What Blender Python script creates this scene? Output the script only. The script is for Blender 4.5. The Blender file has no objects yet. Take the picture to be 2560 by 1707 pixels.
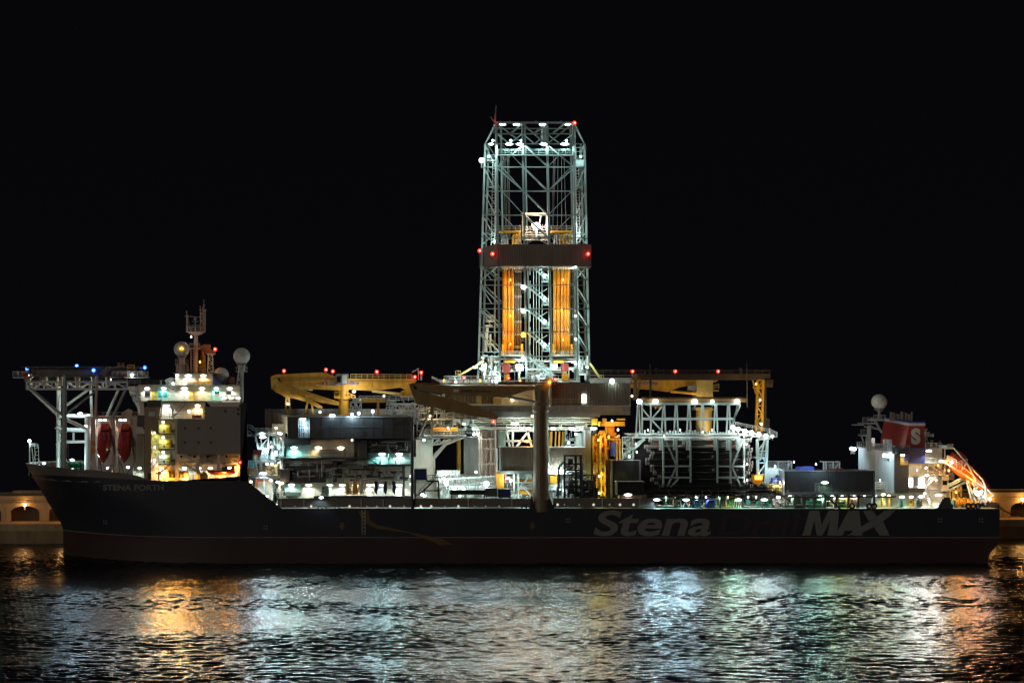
import bpy, math, random
import numpy as np
from mathutils import Vector, Matrix

# ---------------------------------------------------------------- frame of reference
# Y runs away from the viewer, Y = 0 is the port side of the hull, Z = 0 the harbour water.
CX, VH, S, D = 620.0, 950.0, 10.67, 420.0
CZ = (1408.0 - VH) / S
rnd = random.Random(7)
scene = bpy.context.scene
COL = scene.collection


def P(u, v, d=0.0):
    k = (1 + d / D) / S
    return Vector(((u - CX) * k, d, (VH - v) * k + CZ))


def zof(v, d):
    return P(0, v, d).z


def V3(p):
    return p if isinstance(p, Vector) else P(*p)


# ---------------------------------------------------------------- materials
MATS = {}


def paint(name, col, rough=0.5, metal=0.0, var=0.25, scale=0.6, streak=True, spec=0.5):
    m = bpy.data.materials.new(name)
    m.use_nodes = True
    nt = m.node_tree
    b = nt.nodes['Principled BSDF']
    tc = nt.nodes.new('ShaderNodeTexCoord')
    mp = nt.nodes.new('ShaderNodeMapping')
    mp.inputs['Scale'].default_value = (1.0, 1.0, 0.25) if streak else (1, 1, 1)
    nz = nt.nodes.new('ShaderNodeTexNoise')
    nz.inputs['Scale'].default_value = scale
    nz.inputs['Detail'].default_value = 6
    nz.inputs['Roughness'].default_value = 0.65
    cr = nt.nodes.new('ShaderNodeValToRGB')
    cr.color_ramp.elements[0].position = 0.3
    cr.color_ramp.elements[1].position = 0.62
    dk = tuple(c * (1 - var) for c in col)
    cr.color_ramp.elements[0].color = (dk[0], dk[1] * 0.95, dk[2] * 0.88, 1)
    cr.color_ramp.elements[1].color = (*col, 1)
    nt.links.new(tc.outputs['Object'], mp.inputs['Vector'])
    nt.links.new(mp.outputs['Vector'], nz.inputs['Vector'])
    nt.links.new(nz.outputs['Fac'], cr.inputs['Fac'])
    nt.links.new(cr.outputs['Color'], b.inputs['Base Color'])
    mr = nt.nodes.new('ShaderNodeMapRange')
    mr.inputs['To Min'].default_value = max(0.05, rough - 0.12)
    mr.inputs['To Max'].default_value = min(1, rough + 0.15)
    nt.links.new(nz.outputs['Fac'], mr.inputs['Value'])
    nt.links.new(mr.outputs['Result'], b.inputs['Roughness'])
    b.inputs['Metallic'].default_value = metal
    b.inputs['Specular IOR Level'].default_value = spec
    MATS[name] = m
    return m


def glow(name, col, st):
    m = bpy.data.materials.new(name)
    m.use_nodes = True
    nt = m.node_tree
    nt.nodes.clear()
    o = nt.nodes.new('ShaderNodeOutputMaterial')
    e = nt.nodes.new('ShaderNodeEmission')
    e.inputs['Color'].default_value = (*col, 1)
    e.inputs['Strength'].default_value = st
    nt.links.new(e.outputs[0], o.inputs['Surface'])
    m.cycles.emission_sampling = 'NONE'
    MATS[name] = m
    return m


paint('white', (0.62, 0.66, 0.64))
paint('cream', (0.60, 0.56, 0.47))
paint('teal_wall', (0.42, 0.60, 0.56))
paint('pink_steel', (0.55, 0.42, 0.36))
paint('steel', (0.30, 0.31, 0.30), 0.45)
paint('grey', (0.17, 0.175, 0.175))
paint('dark', (0.055, 0.056, 0.058))
paint('black', (0.02, 0.02, 0.022), 0.4)
paint('brown_wall', (0.34, 0.235, 0.14))
paint('unlit_cream', (0.235, 0.212, 0.185), 0.6, var=0.12, scale=0.15)  # cream wall; its lack of lamplight is put into the dark colour
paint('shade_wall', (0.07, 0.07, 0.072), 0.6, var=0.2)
paint('derrick_grey', (0.40, 0.53, 0.53))
paint('derrick_dark', (0.13, 0.115, 0.105))
paint('windwall', (0.21, 0.175, 0.155))
paint('ribbed', (0.24, 0.20, 0.155))
paint('navy', (0.027, 0.028, 0.040), 0.45, var=0.15, scale=0.05)
paint('bulwark_grey', (0.15, 0.135, 0.12), 0.6, var=0.2, scale=0.2)
paint('hull_red', (0.034, 0.018, 0.018), 0.6, var=0.3, scale=0.08)
paint('line_pale', (0.20, 0.13, 0.13), 0.6)
paint('letter', (0.17, 0.17, 0.163), 0.6, var=0.1)
paint('letter_red', (0.040, 0.022, 0.030), 0.6, var=0.1)
paint('mustard', (0.13, 0.085, 0.028), 0.6)
paint('yellow', (0.72, 0.38, 0.03), var=0.35)
paint('yellow_pale', (0.62, 0.47, 0.16))
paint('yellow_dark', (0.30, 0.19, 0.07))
paint('amber', (0.66, 0.27, 0.02), 0.35, var=0.6, scale=0.9)
paint('door_yellow', (0.80, 0.50, 0.03))
paint('red', (0.42, 0.035, 0.03), 0.35)
paint('boat_red', (0.33, 0.035, 0.022), 0.16, var=0.15)
paint('boat_orange', (0.80, 0.19, 0.02), 0.25, var=0.1)
paint('coral', (0.31, 0.045, 0.04), 0.5, var=0.1)
paint('blue', (0.035, 0.07, 0.42))
paint('blue_dark', (0.03, 0.04, 0.13))
paint('teal', (0.04, 0.22, 0.28))
paint('green', (0.02, 0.34, 0.12))
paint('green_dark', (0.02, 0.11, 0.08))
paint('funnel_blue', (0.03, 0.04, 0.17))
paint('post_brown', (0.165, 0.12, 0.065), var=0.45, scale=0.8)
paint('girder_brown', (0.095, 0.068, 0.045))
paint('deck', (0.13, 0.15, 0.125), 0.7)
paint('glass', (0.01, 0.012, 0.014), 0.08)
paint('rubber', (0.015, 0.015, 0.015), 0.8)
paint('russet', (0.35, 0.12, 0.06), 0.7)
paint('radome', (0.60, 0.60, 0.56), 0.5, var=0.08, streak=False)
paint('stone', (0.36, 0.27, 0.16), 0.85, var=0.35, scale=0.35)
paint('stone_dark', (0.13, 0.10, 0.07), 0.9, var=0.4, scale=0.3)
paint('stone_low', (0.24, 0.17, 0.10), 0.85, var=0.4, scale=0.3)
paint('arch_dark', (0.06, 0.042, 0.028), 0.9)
paint('pipe_black', (0.018, 0.018, 0.02), 0.35)
paint('pipe_dull', (0.09, 0.07, 0.05), 0.35)
paint('pipe_grey', (0.20, 0.20, 0.19), 0.4)
paint('rope', (0.2, 0.17, 0.12), 0.9)

LAMPC = dict(cool=(0.72, 1.0, 0.97), white=(0.97, 1.0, 0.94), teal=(0.45, 1.0, 0.92), warm=(1.0, 0.74, 0.36),
             orange=(1.0, 0.42, 0.06), red=(1.0, 0.02, 0.01), blue=(0.02, 0.12, 1.0), green=(0.55, 1.0, 0.75),
             lime=(0.95, 0.95, 0.28), pink=(1.0, 0.80, 0.70), sodium=(1.0, 0.47, 0.12), ice=(0.55, 0.83, 1.0), amber=(1.0, 0.46, 0.035))
for k_, c_ in LAMPC.items():
    glow('lens_' + k_, tuple(0.35 + 0.65 * x for x in c_) if k_ not in ('red', 'blue', 'orange', 'amber') else c_,
         9 if k_ not in ('red', 'blue') else 7)
glow('port_glow', (1.0, 0.92, 0.7), 0.7)
glow('port_dim', (1.0, 0.9, 0.75), 0.18)
glow('hot_red', (1.0, 0.35, 0.25), 6)
glow('hot_blue', (0.45, 0.75, 1.0), 6)


# ---------------------------------------------------------------- mesh builder
class MB:
    def __init__(self):
        self.v, self.f, self.m, self.mi = [], [], [], 0

    def add(self, vs, fs):
        n = len(self.v)
        self.v += [tuple(p) for p in vs]
        for f in fs:
            self.f.append([n + i for i in f])
            self.m.append(self.mi)
        return self

    def box(self, x0, x1, y0, y1, z0, z1):
        j = lambda: rnd.uniform(-0.004, 0.004)
        x0 += j(); x1 += j(); y0 += j(); y1 += j(); z0 += j(); z1 += j()
        return self.add([(x0, y0, z0), (x1, y0, z0), (x1, y1, z0), (x0, y1, z0), (x0, y0, z1), (x1, y0, z1), (x1, y1, z1), (x0, y1, z1)],
                        [(0, 3, 2, 1), (4, 5, 6, 7), (0, 1, 5, 4), (1, 2, 6, 5), (2, 3, 7, 6), (3, 0, 4, 7)])

    def pbox(self, u0, v0, u1, v1, d0, d1):
        a, b = P(u0, v1, d0), P(u1, v0, d0)
        return self.box(a.x, b.x, d0, d1, a.z, b.z)

    def pboxz(self, u0, v0, u1, zb, d0, d1):
        a, b = P(u0, v0, d0), P(u1, v0, d0)
        return self.box(a.x, b.x, d0, d1, zb, a.z)

    def bar(self, a, b, r, n=4, r2=None, cap=True):
        a, b = V3(a), V3(b)
        r2 = r if r2 is None else r2
        w = b - a
        if w.length < 1e-5:
            return self
        w.normalize()
        h = Vector((0, 0, 1)) if abs(w.z) < 0.95 else Vector((0, 1, 0))
        s = w.cross(h).normalized()
        t = w.cross(s).normalized()
        vs, fs = [], []
        o = math.pi / n
        for k in range(n):
            an = 2 * math.pi * k / n + o
            q = s * math.cos(an) + t * math.sin(an)
            vs += [a + q * r, b + q * r2]
        for k in range(n):
            i, jx = 2 * k, 2 * ((k + 1) % n)
            fs.append((i, i + 1, jx + 1, jx))
        if cap:
            fs.append([2 * k for k in range(n)])
            fs.append([2 * k + 1 for k in reversed(range(n))])
        return self.add(vs, fs)

    def path(self, pts, r, n=4):
        for a, b in zip(pts[:-1], pts[1:]):
            self.bar(a, b, r, n)
        return self

    def sphere(self, c, r, seg=20, rings=12, sx=1, sy=1, sz=1, lo=-1.0):
        c = V3(c)
        vs, fs = [], []
        for i in range(rings + 1):
            ph = math.asin(max(-1, lo)) + (math.pi / 2 - math.asin(max(-1, lo))) * i / rings
            for k in range(seg):
                an = 2 * math.pi * k / seg
                vs.append((c.x + r * sx * math.cos(ph) * math.cos(an), c.y + r * sy * math.cos(ph) * math.sin(an), c.z + r * sz * math.sin(ph)))
        for i in range(rings):
            for k in range(seg):
                k2 = (k + 1) % seg
                fs.append((i * seg + k, i * seg + k2, (i + 1) * seg + k2, (i + 1) * seg + k))
        return self.add(vs, fs)

    def prism(self, poly, d0, d1):
        n = len(poly)
        pts = [P(u, v, d0) for u, v in poly]
        vs = pts + [Vector((p.x, d1, p.z)) for p in pts]
        fs = [list(range(n)), list(range(2 * n - 1, n - 1, -1))]
        for k in range(n):
            k2 = (k + 1) % n
            fs.append((k, n + k, n + k2, k2))
        return self.add(vs, fs)

    def plan(self, xy, z0, z1):
        n = len(xy)
        vs = [(x, y, z0) for x, y in xy] + [(x, y, z1) for x, y in xy]
        fs = [list(range(n - 1, -1, -1)), list(range(n, 2 * n))]
        for k in range(n):
            k2 = (k + 1) % n
            fs.append((k, k2, n + k2, n + k))
        return self.add(vs, fs)

    def rail(self, pts, h=1.1, r=0.045, step=2.2, bars=3):
        pts = [V3(p) for p in pts]
        up = Vector((0, 0, 1))
        for a, b in zip(pts[:-1], pts[1:]):
            L = (b - a).length
            n = max(1, int(L / step))
            for k in range(n + 1):
                q = a.lerp(b, k / n)
                self.bar(q, q + up * h, r)
            for k in range(bars):
                hh = h * (k + 1) / bars
                self.bar(a + up * hh, b + up * hh, r * (1.2 if k == bars - 1 else 0.9))
        return self

    def corr(self, a, b, z0, z1, pitch=0.9, depth=0.25, th=0.12):
        """ribbed sheet standing between plan points a and b"""
        a, b = Vector((a[0], a[1], 0)), Vector((b[0], b[1], 0))
        L = (b - a).length
        t = (b - a) / L
        nrm = Vector((t.y, -t.x, 0))
        n = max(2, int(L / pitch))
        pr = []
        for k in range(n):
            for f, h in ((0.0, 0), (0.3, 0), (0.42, depth), (0.88, depth)):
                pr.append(a + t * (L * (k + f) / n) + nrm * h)
        pr.append(b)
        vs = [(p.x, p.y, z0) for p in pr] + [(p.x, p.y, z1) for p in pr]
        m = len(pr)
        vs += [(p.x - nrm.x * th, p.y - nrm.y * th, z1) for p in pr] + [(p.x - nrm.x * th, p.y - nrm.y * th, z0) for p in pr]
        fs = []
        for k in range(m - 1):
            fs.append((k, k + 1, m + k + 1, m + k))
            fs.append((m + k, m + k + 1, 2 * m + k + 1, 2 * m + k))
            fs.append((2 * m + k, 2 * m + k + 1, 3 * m + k + 1, 3 * m + k))
        return self.add(vs, fs)

    def truss(self, a0, a1, b0, b1, n, r, rc=None, x=False, posts=True):
        """two chords a0-a1 and b0-b1 with n bays of web members"""
        a0, a1, b0, b1 = V3(a0), V3(a1), V3(b0), V3(b1)
        rc = rc or r
        self.bar(a0, a1, rc); self.bar(b0, b1, rc)
        for k in range(n + 1):
            if posts:
                self.bar(a0.lerp(a1, k / n), b0.lerp(b1, k / n), r)
        for k in range(n):
            p, q = (a0.lerp(a1, k / n), b0.lerp(b1, (k + 1) / n)), (b0.lerp(b1, k / n), a0.lerp(a1, (k + 1) / n))
            if x:
                self.bar(*p, r * 0.8); self.bar(*q, r * 0.8)
            else:
                self.bar(*(p if k % 2 else q), r)
        return self

    def ladder(self, a, b, w=0.6, r=0.05, step=0.6):
        a, b = V3(a), V3(b)
        o = Vector((w / 2, 0, 0))
        self.bar(a - o, b - o, r); self.bar(a + o, b + o, r)
        n = int((b - a).length / step)
        for k in range(1, n):
            q = a.lerp(b, k / n)
            self.bar(q - o, q + o, r * 0.8)
        return self

    def stair(self, a, b, w=1.0, r=0.09):
        """flight with stringers, treads and hand rails, running in X between a and b"""
        a, b = V3(a), V3(b)
        o = Vector((0, w / 2, 0)); up = Vector((0, 0, 1.0))
        for sg in (-1, 1):
            self.bar(a + o * sg, b + o * sg, r)
            self.bar(a + o * sg + up, b + o * sg + up, 0.05)
            for k in range(4):
                q = a.lerp(b, k / 3) + o * sg
                self.bar(q, q + up, 0.04)
        n = max(3, int((b - a).length / 0.5))
        for k in range(n):
            q = a.lerp(b, (k + 0.5) / n)
            self.box(q.x - 0.14, q.x + 0.14, q.y - w / 2, q.y + w / 2, q.z - 0.03, q.z + 0.03)
        return self

    def pipes(self, u0, v0, u1, v1, d0, d1, n, seed, r=(0.08, 0.22)):
        """run of rectangular pipe bends over a face"""
        q = random.Random(seed)
        for _ in range(n):
            d = q.uniform(d0, d1)
            ua, va = q.uniform(u0, u1), q.uniform(v0, v1)
            rr = q.uniform(*r)
            pts = [(ua, va, d)]
            for _k in range(q.randint(1, 3)):
                if q.random() < 0.5:
                    ua = min(u1, max(u0, ua + q.uniform(-1, 1) * (u1 - u0) * 0.5))
                else:
                    va = min(v1, max(v0, va + q.uniform(-1, 1) * (v1 - v0) * 0.8))
                pts.append((ua, va, d))
            self.path(pts, rr, 6)
        return self

    def blocks(self, u0, v0, u1, v1, d0, d1, n, seed, wu=(4, 14), wv=(4, 14)):
        """small machinery boxes, valves and drums standing over a face"""
        q = random.Random(seed)
        for _ in range(n):
            a, b = q.uniform(*wu), q.uniform(*wv)
            uu, vv, dd = q.uniform(u0, u1 - a), q.uniform(v0, v1 - b), q.uniform(d0, d1)
            if q.random() < 0.65:
                self.pbox(uu, vv, uu + a, vv + b, dd, dd + q.uniform(0.4, 1.4))
            else:
                p = P(uu + a / 2, vv + b, dd)
                self.bar(p, p + Vector((0, 0, b / S)), a / S / 2, 10)
        return self

    def build(self, name, mat, parent=None, smooth=False):
        mats = [mat] if isinstance(mat, str) else mat
        o = LOC.get(parent.name, Vector()) if parent else Vector()
        me = bpy.data.meshes.new(name)
        me.from_pydata([(x - o.x, y - o.y, z - o.z) for x, y, z in self.v], [], self.f)
        for mm in mats:
            me.materials.append(MATS[mm])
        if len(mats) > 1:
            me.polygons.foreach_set('material_index', self.m)
        if smooth:
            me.polygons.foreach_set('use_smooth', [True] * len(me.polygons))
        me.update()
        ob = bpy.data.objects.new(name, me)
        COL.objects.link(ob)
        if parent:
            ob.parent = parent
            LOC[ob.name] = o
        return ob


LOC = {}


def thing(name, loc, label, cat, group=None):
    o = bpy.data.objects.new(name, None)
    o.empty_display_size = 0.5
    COL.objects.link(o)
    loc = V3(loc)
    o.location = loc
    LOC[o.name] = loc.copy()
    o['label'] = label
    o['category'] = cat
    if group:
        o['group'] = group
    return o


def single(name, mb, mat, loc, label, cat, group=None, smooth=False):
    """a thing that is one mesh"""
    loc = V3(loc)
    mb.v = [(x - loc.x, y - loc.y, z - loc.z) for x, y, z in mb.v]
    o = mb.build(name, mat, None, smooth)
    o.location = loc
    o['label'] = label
    o['category'] = cat
    if group:
        o['group'] = group
    return o


def struct(name, mb, mat, smooth=False):
    o = mb.build(name, mat, None, smooth)
    o['kind'] = 'structure'
    return o


# ---------------------------------------------------------------- lamps
LAMPMESH = {}


def lamp_mesh(col, size):
    key = (col, size)
    if key in LAMPMESH:
        return LAMPMESH[key]
    mb = MB()
    if size < 0:          # beacon: a dome on a short stem
        r = -size
        mb.bar(Vector((0, 0, -3 * r)), Vector((0, 0, -0.6 * r)), r * 0.35, 8)
        mb.mi = 1
        mb.sphere(Vector((0, 0, 0)), r, 12, 8)
        if col in ('red', 'blue'):
            mb.mi = 2
            mb.sphere(Vector((0, -r * 0.62, 0)), r * 0.5, 10, 6)
    else:
        w = size
        mb.box(-w, w, -0.05, 0.35, -0.16, 0.3)
        mb.bar(Vector((0, 0.1, 0.2)), Vector((0, 0.45, 0.55)), 0.06)
        mb.mi = 1
        mb.sphere(Vector((0, 0, 0.02)), 1.0, 14, 8, w * 1.05, .22, .26, lo=-1.0)
    me = bpy.data.meshes.new('lamp')
    me.from_pydata(mb.v, [], mb.f)
    me.materials.append(MATS['grey'])
    me.materials.append(MATS['lens_' + col])
    if size < 0 and col in ('red', 'blue'):
        me.materials.append(MATS['hot_' + col])
    me.polygons.foreach_set('material_index', mb.m)
    LAMPMESH[key] = me
    return me


POW = 3.0


def lamp(parent, u, v, d, col='cool', power=120, size=0.5, kind='spot', aim=(0, -0.5, -1), cone=168, name='floodlight', off=0.5, rad=0.26):
    p = P(u, v, d)
    o = LOC[parent.name]
    ob = bpy.data.objects.new(name, lamp_mesh(col, size))
    COL.objects.link(ob)
    ob.parent = parent
    ob.location = p - o
    if power <= 0:
        return ob
    ld = bpy.data.lights.new('light', 'SPOT' if kind == 'spot' else 'POINT')
    ld.energy = power * POW
    ld.color = LAMPC[col]
    ld.shadow_soft_size = rad
    if kind == 'spot':
        ld.spot_size = math.radians(cone)
        ld.spot_blend = 0.35
    lo = bpy.data.objects.new('light', ld)
    COL.objects.link(lo)
    lo.parent = parent
    a = Vector(aim).normalized()
    lo.location = p - o + Vector((0, -off, -0.12 if kind == 'spot' else 0))
    lo.rotation_euler = a.to_track_quat('-Z', 'Y').to_euler()
    return ob


def fill_spot(parent, u, v, d, col, power, aim=(0, -1, -0.35), cone=110, rad=0.4):
    """added spot without a fixture, for water streaks and brighter quay and casing"""
    ld = bpy.data.lights.new('light', 'SPOT')
    ld.energy = power * POW * 0.29
    ld.color = LAMPC[col]
    ld.shadow_soft_size = rad
    ld.spot_size = math.radians(cone)
    ld.spot_blend = 0.5
    lo = bpy.data.objects.new('light', ld)
    COL.objects.link(lo)
    lo.parent = parent
    lo.location = P(u, v, d) - LOC[parent.name]
    lo.rotation_euler = Vector(aim).normalized().to_track_quat('-Z', 'Y').to_euler()


def beacon(parent, u, v, d, col='red', power=30, r=0.42):
    return lamp(parent, u, v, d, col, power * (0.4 if col == 'red' else 0.7), -r, 'point', name='beacon', off=0.6, rad=0.3)


# ---------------------------------------------------------------- lettering
def lettering(body, u0, v0, u1, v1, d, mat, parent, name='lettering', shear=0.0, bold=0.0, flat=0.03):
    cu = bpy.data.curves.new('txt', 'FONT')
    cu.body = body
    cu.shear = shear
    cu.offset = bold
    cu.extrude = flat
    t = bpy.data.objects.new('txt', cu)
    COL.objects.link(t)
    bpy.context.view_layer.update()
    dg = bpy.context.evaluated_depsgraph_get()
    me = bpy.data.meshes.new_from_object(t.evaluated_get(dg))
    bpy.data.objects.remove(t)
    n = len(me.vertices)
    co = np.empty(n * 3)
    me.vertices.foreach_get('co', co)
    co = co.reshape(-1, 3)
    lo, hi = co.min(0), co.max(0)
    a, b = P(u0, v1, d), P(u1, v0, d)
    o = LOC[parent.name]
    x = a.x + (co[:, 0] - lo[0]) / (hi[0] - lo[0]) * (b.x - a.x)
    z = a.z + (co[:, 1] - lo[1]) / (hi[1] - lo[1]) * (b.z - a.z)
    y = d - co[:, 2]
    me.vertices.foreach_set('co', np.stack([x - o.x, y - o.y, z - o.z], 1).ravel())
    me.materials.clear()
    me.materials.append(MATS[mat])
    me.update()
    ob = bpy.data.objects.new(name, me)
    COL.objects.link(ob)
    ob.parent = parent
    LOC[ob.name] = o
    return ob
# ================================================================ camera, sky, city light
cam = bpy.data.cameras.new('camera')
cam.sensor_width = 36
cam.lens = 36 * (S * D) / 2560.0
cam.shift_x = (1280 - CX) / 2560.0
cam.shift_y = (VH - 853.5) / 2560.0
cam.clip_start = 1
cam.clip_end = 6000
co = bpy.data.objects.new('camera', cam)
co.location = (0, -D, CZ)
co.rotation_euler = (math.pi / 2, 0, 0)
COL.objects.link(co)
scene.camera = co

w = bpy.data.worlds.new('World')
scene.world = w
w.use_nodes = True
wn = w.node_tree
bg = wn.nodes['Background']
wtc = wn.nodes.new('ShaderNodeTexCoord')
wsx = wn.nodes.new('ShaderNodeSeparateXYZ')
wmr = wn.nodes.new('ShaderNodeMapRange')
wmr.inputs['From Min'].default_value = 0.0
wmr.inputs['From Max'].default_value = 0.5
wmx = wn.nodes.new('ShaderNodeMix')
wmx.data_type = 'RGBA'
wmx.inputs[6].default_value = (0.0021, 0.0021, 0.0031, 1)
wmx.inputs[7].default_value = (0.0014, 0.0014, 0.0020, 1)
wn.links.new(wtc.outputs['Generated'], wsx.inputs[0])
wn.links.new(wsx.outputs['Z'], wmr.inputs['Value'])
wn.links.new(wmr.outputs['Result'], wmx.inputs[0])
wn.links.new(wmx.outputs[2], bg.inputs['Color'])
bg.inputs['Strength'].default_value = 1.0

sl = bpy.data.lights.new('sun', 'SUN')
sl.energy = 0.44
sl.angle = math.radians(25)
sl.color = (1.0, 0.90, 0.78)
so = bpy.data.objects.new('sun', sl)
so.location = (-60, -200, 120)
so.rotation_euler = Vector((0.75, 1.0, -0.18)).to_track_quat('-Z', 'Y').to_euler()
COL.objects.link(so)

scene.view_settings.view_transform = 'Standard'
scene.view_settings.look = 'None'
scene.view_settings.exposure = 0
scene.view_settings.gamma = 1
scene.cycles.use_denoising = True
try:
    scene.cycles.denoiser = 'OPENIMAGEDENOISE'
except Exception:
    pass
scene.cycles.use_light_tree = True
scene.cycles.max_bounces = 5
scene.cycles.diffuse_bounces = 2
scene.cycles.glossy_bounces = 3
scene.cycles.sample_clamp_indirect = 4.0
scene.cycles.caustics_reflective = False
scene.cycles.caustics_refractive = False
scene.cycles.use_adaptive_sampling = False

# ================================================================ water
wm = bpy.data.materials.new('harbour_water')
wm.use_nodes = True
nt = wm.node_tree
b = nt.nodes['Principled BSDF']
b.inputs['Base Color'].default_value = (0.003, 0.005, 0.006, 1)
b.inputs['Roughness'].default_value = 0.17
b.inputs['IOR'].default_value = 1.36
tc = nt.nodes.new('ShaderNodeTexCoord')
mp = nt.nodes.new('ShaderNodeMapping')
mp.inputs['Scale'].default_value = (1.0, 0.5, 1)
nz = nt.nodes.new('ShaderNodeTexNoise')
nz.inputs['Scale'].default_value = 1.3
nz.inputs['Detail'].default_value = 4
nz.inputs['Roughness'].default_value = 0.72
bp = nt.nodes.new('ShaderNodeBump')
bp.inputs['Strength'].default_value = 1.0
bp.inputs['Distance'].default_value = 0.085
nt.links.new(tc.outputs['Object'], mp.inputs['Vector'])
nt.links.new(mp.outputs['Vector'], nz.inputs['Vector'])
nt.links.new(nz.outputs['Fac'], bp.inputs['Height'])
nt.links.new(bp.outputs['Normal'], b.inputs['Normal'])
MATS['water'] = wm

gx = np.arange(-72, 203.01, 0.20)
gy = np.arange(-182, 70.01, 0.27)
nx, ny = len(gx), len(gy)
X, Y = np.meshgrid(gx.astype(np.float32), gy.astype(np.float32))
rs = np.random.RandomState(3)
H = np.zeros_like(X)
mod = np.zeros_like(X)
for k in range(9):
    lam = rs.uniform(25, 80)
    th = rs.normal(math.pi / 2, 0.5)
    mod += np.sin(2 * math.pi / lam * (X * math.cos(th) + Y * math.sin(th)) + rs.uniform(0, 6.28))
mod = 0.9 + 0.16 * mod
for k in range(90):
    lam = 0.65 * (4.0 / 0.65) ** rs.uniform(0, 1)
    th = rs.normal(math.pi / 2 + 0.06, 0.42)
    kk = 2 * math.pi / lam
    slope = 0.029 * (1.15 if lam < 2.0 else 0.8)
    H += slope / kk * np.sin(kk * (X * math.cos(th) + Y * math.sin(th)) + rs.uniform(0, 6.28))
H *= np.clip(mod, 0.4, 1.4)
ed = np.minimum.reduce([X - gx[0], gx[-1] - X, Y - gy[0], gy[-1] - Y])
H *= np.clip(ed / 8.0, 0, 1)
vs = np.stack([X.ravel(), Y.ravel(), H.ravel()], 1)
ii = np.arange(nx * ny).reshape(ny, nx)
q = np.stack([ii[:-1, :-1], ii[:-1, 1:], ii[1:, 1:], ii[1:, :-1]], -1).reshape(-1, 4)
# flat apron of the same sheet out to the horizon
c0, c1, c2, c3 = ii[0, 0], ii[0, -1], ii[-1, -1], ii[-1, 0]
n0 = len(vs)
B = 4500.0
vs = np.vstack([vs, [[-B, -B, 0], [B, -B, 0], [B, 230, 0], [-B, 230, 0]]])
me = bpy.data.meshes.new('water')
ring = [list(map(int, ii[0, ::-1])) + [n0, n0 + 1], list(map(int, ii[::-1, -1])) + [n0 + 1, n0 + 2],
        list(map(int, ii[-1, :])) + [n0 + 2, n0 + 3], list(map(int, ii[:, 0])) + [n0 + 3, n0]]
loops = np.concatenate([q.ravel()] + [np.array(r) for r in ring]).astype(np.int32)
tot = np.concatenate([np.full(len(q), 4), [len(r) for r in ring]]).astype(np.int32)
sta = np.concatenate([[0], np.cumsum(tot)[:-1]]).astype(np.int32)
me.vertices.add(len(vs))
me.vertices.foreach_set('co', vs.astype(np.float32).ravel())
me.loops.add(len(loops))
me.loops.foreach_set('vertex_index', loops)
me.polygons.add(len(tot))
me.polygons.foreach_set('loop_start', sta)
me.polygons.foreach_set('use_smooth', [True] * len(tot))
me.materials.append(wm)
me.update()
wo = bpy.data.objects.new('water', me)
wo['kind'] = 'structure'
COL.objects.link(wo)

# ================================================================ quay and breakwater
QA, QB = Vector((-140, 46, 0)), Vector((290, 70, 0))
qd = (QB - QA).normalized()
qn = Vector((-qd.y, qd.x, 0))


def Q(s, t, z):
    p = QA + qd * s + qn * t
    return (p.x, p.y, z)


QL = (QB - QA).length
mb = MB()
mb.plan([Q(0, 0, 0)[:2], Q(QL, 0, 0)[:2], Q(QL, 9.9, 0)[:2], Q(0, 9.9, 0)[:2]], -3, 3.35)
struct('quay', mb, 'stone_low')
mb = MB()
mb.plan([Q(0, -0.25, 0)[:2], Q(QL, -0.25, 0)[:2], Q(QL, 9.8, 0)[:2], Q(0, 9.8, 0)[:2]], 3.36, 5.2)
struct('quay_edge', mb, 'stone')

bw = thing('breakwater_wall', Q(QL / 2, 10, 5.2), 'long stone breakwater wall with arched recesses lit orange behind the ship', 'wall')
mb = MB()
p_, wpil, zb, zs, zt, ztop = 10.1, 2.4, 5.2, 7.7, 9.5, 12.2
nb = int(QL / p_) - 1
for k in range(nb):
    s0 = k * p_ + 5.4
    sec = [(0, zb), (wpil / 2, zb)]
    N = 12
    arch = []
    for i in range(N + 1):
        a = math.pi * (1 - i / N)
        arch.append((p_ / 2 + math.cos(a) * (p_ - wpil) / 2, zs + math.sin(a) * (zt - zs)))
    t0, t1 = 6.0, 9.9
    A = lambda s, z, t=t0: Q(s0 + s, t, z)
    mb.add([A(0, zb), A(wpil / 2, zb), A(wpil / 2, ztop), A(0, ztop)], [(0, 1, 2, 3)])
    mb.add([A(p_ - wpil / 2, zb), A(p_, zb), A(p_, ztop), A(p_ - wpil / 2, ztop)], [(0, 1, 2, 3)])
    for (sa, za), (sb, zb_) in zip(arch[:-1], arch[1:]):
        mb.add([A(sa, za), A(sb, zb_), A(sb, ztop), A(sa, ztop)], [(0, 1, 2, 3)])
        mb.add([A(sa, za), A(sb, zb_), A(sb, zb_, t1), A(sa, za, t1)], [(3, 2, 1, 0)])
    for sx in (wpil / 2, p_ - wpil / 2):
        mb.add([A(sx, zb), A(sx, zs), A(sx, zs, t1), A(sx, zb, t1)], [(0, 1, 2, 3)])
mb.plan([Q(0, 5.7, 0)[:2], Q(QL, 5.7, 0)[:2], Q(QL, 5.98, 0)[:2], Q(0, 5.98, 0)[:2]], 10.1, 10.4)
mb.plan([Q(0, 5.75, 0)[:2], Q(QL, 5.75, 0)[:2], Q(QL, 5.98, 0)[:2], Q(0, 5.98, 0)[:2]], 10.7, 10.85)
mb.build('arcade', 'stone', bw)
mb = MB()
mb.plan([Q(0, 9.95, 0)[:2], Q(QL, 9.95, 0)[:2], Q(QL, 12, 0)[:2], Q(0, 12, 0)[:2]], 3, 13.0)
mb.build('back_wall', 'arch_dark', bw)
mb = MB()
s = 0
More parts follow.
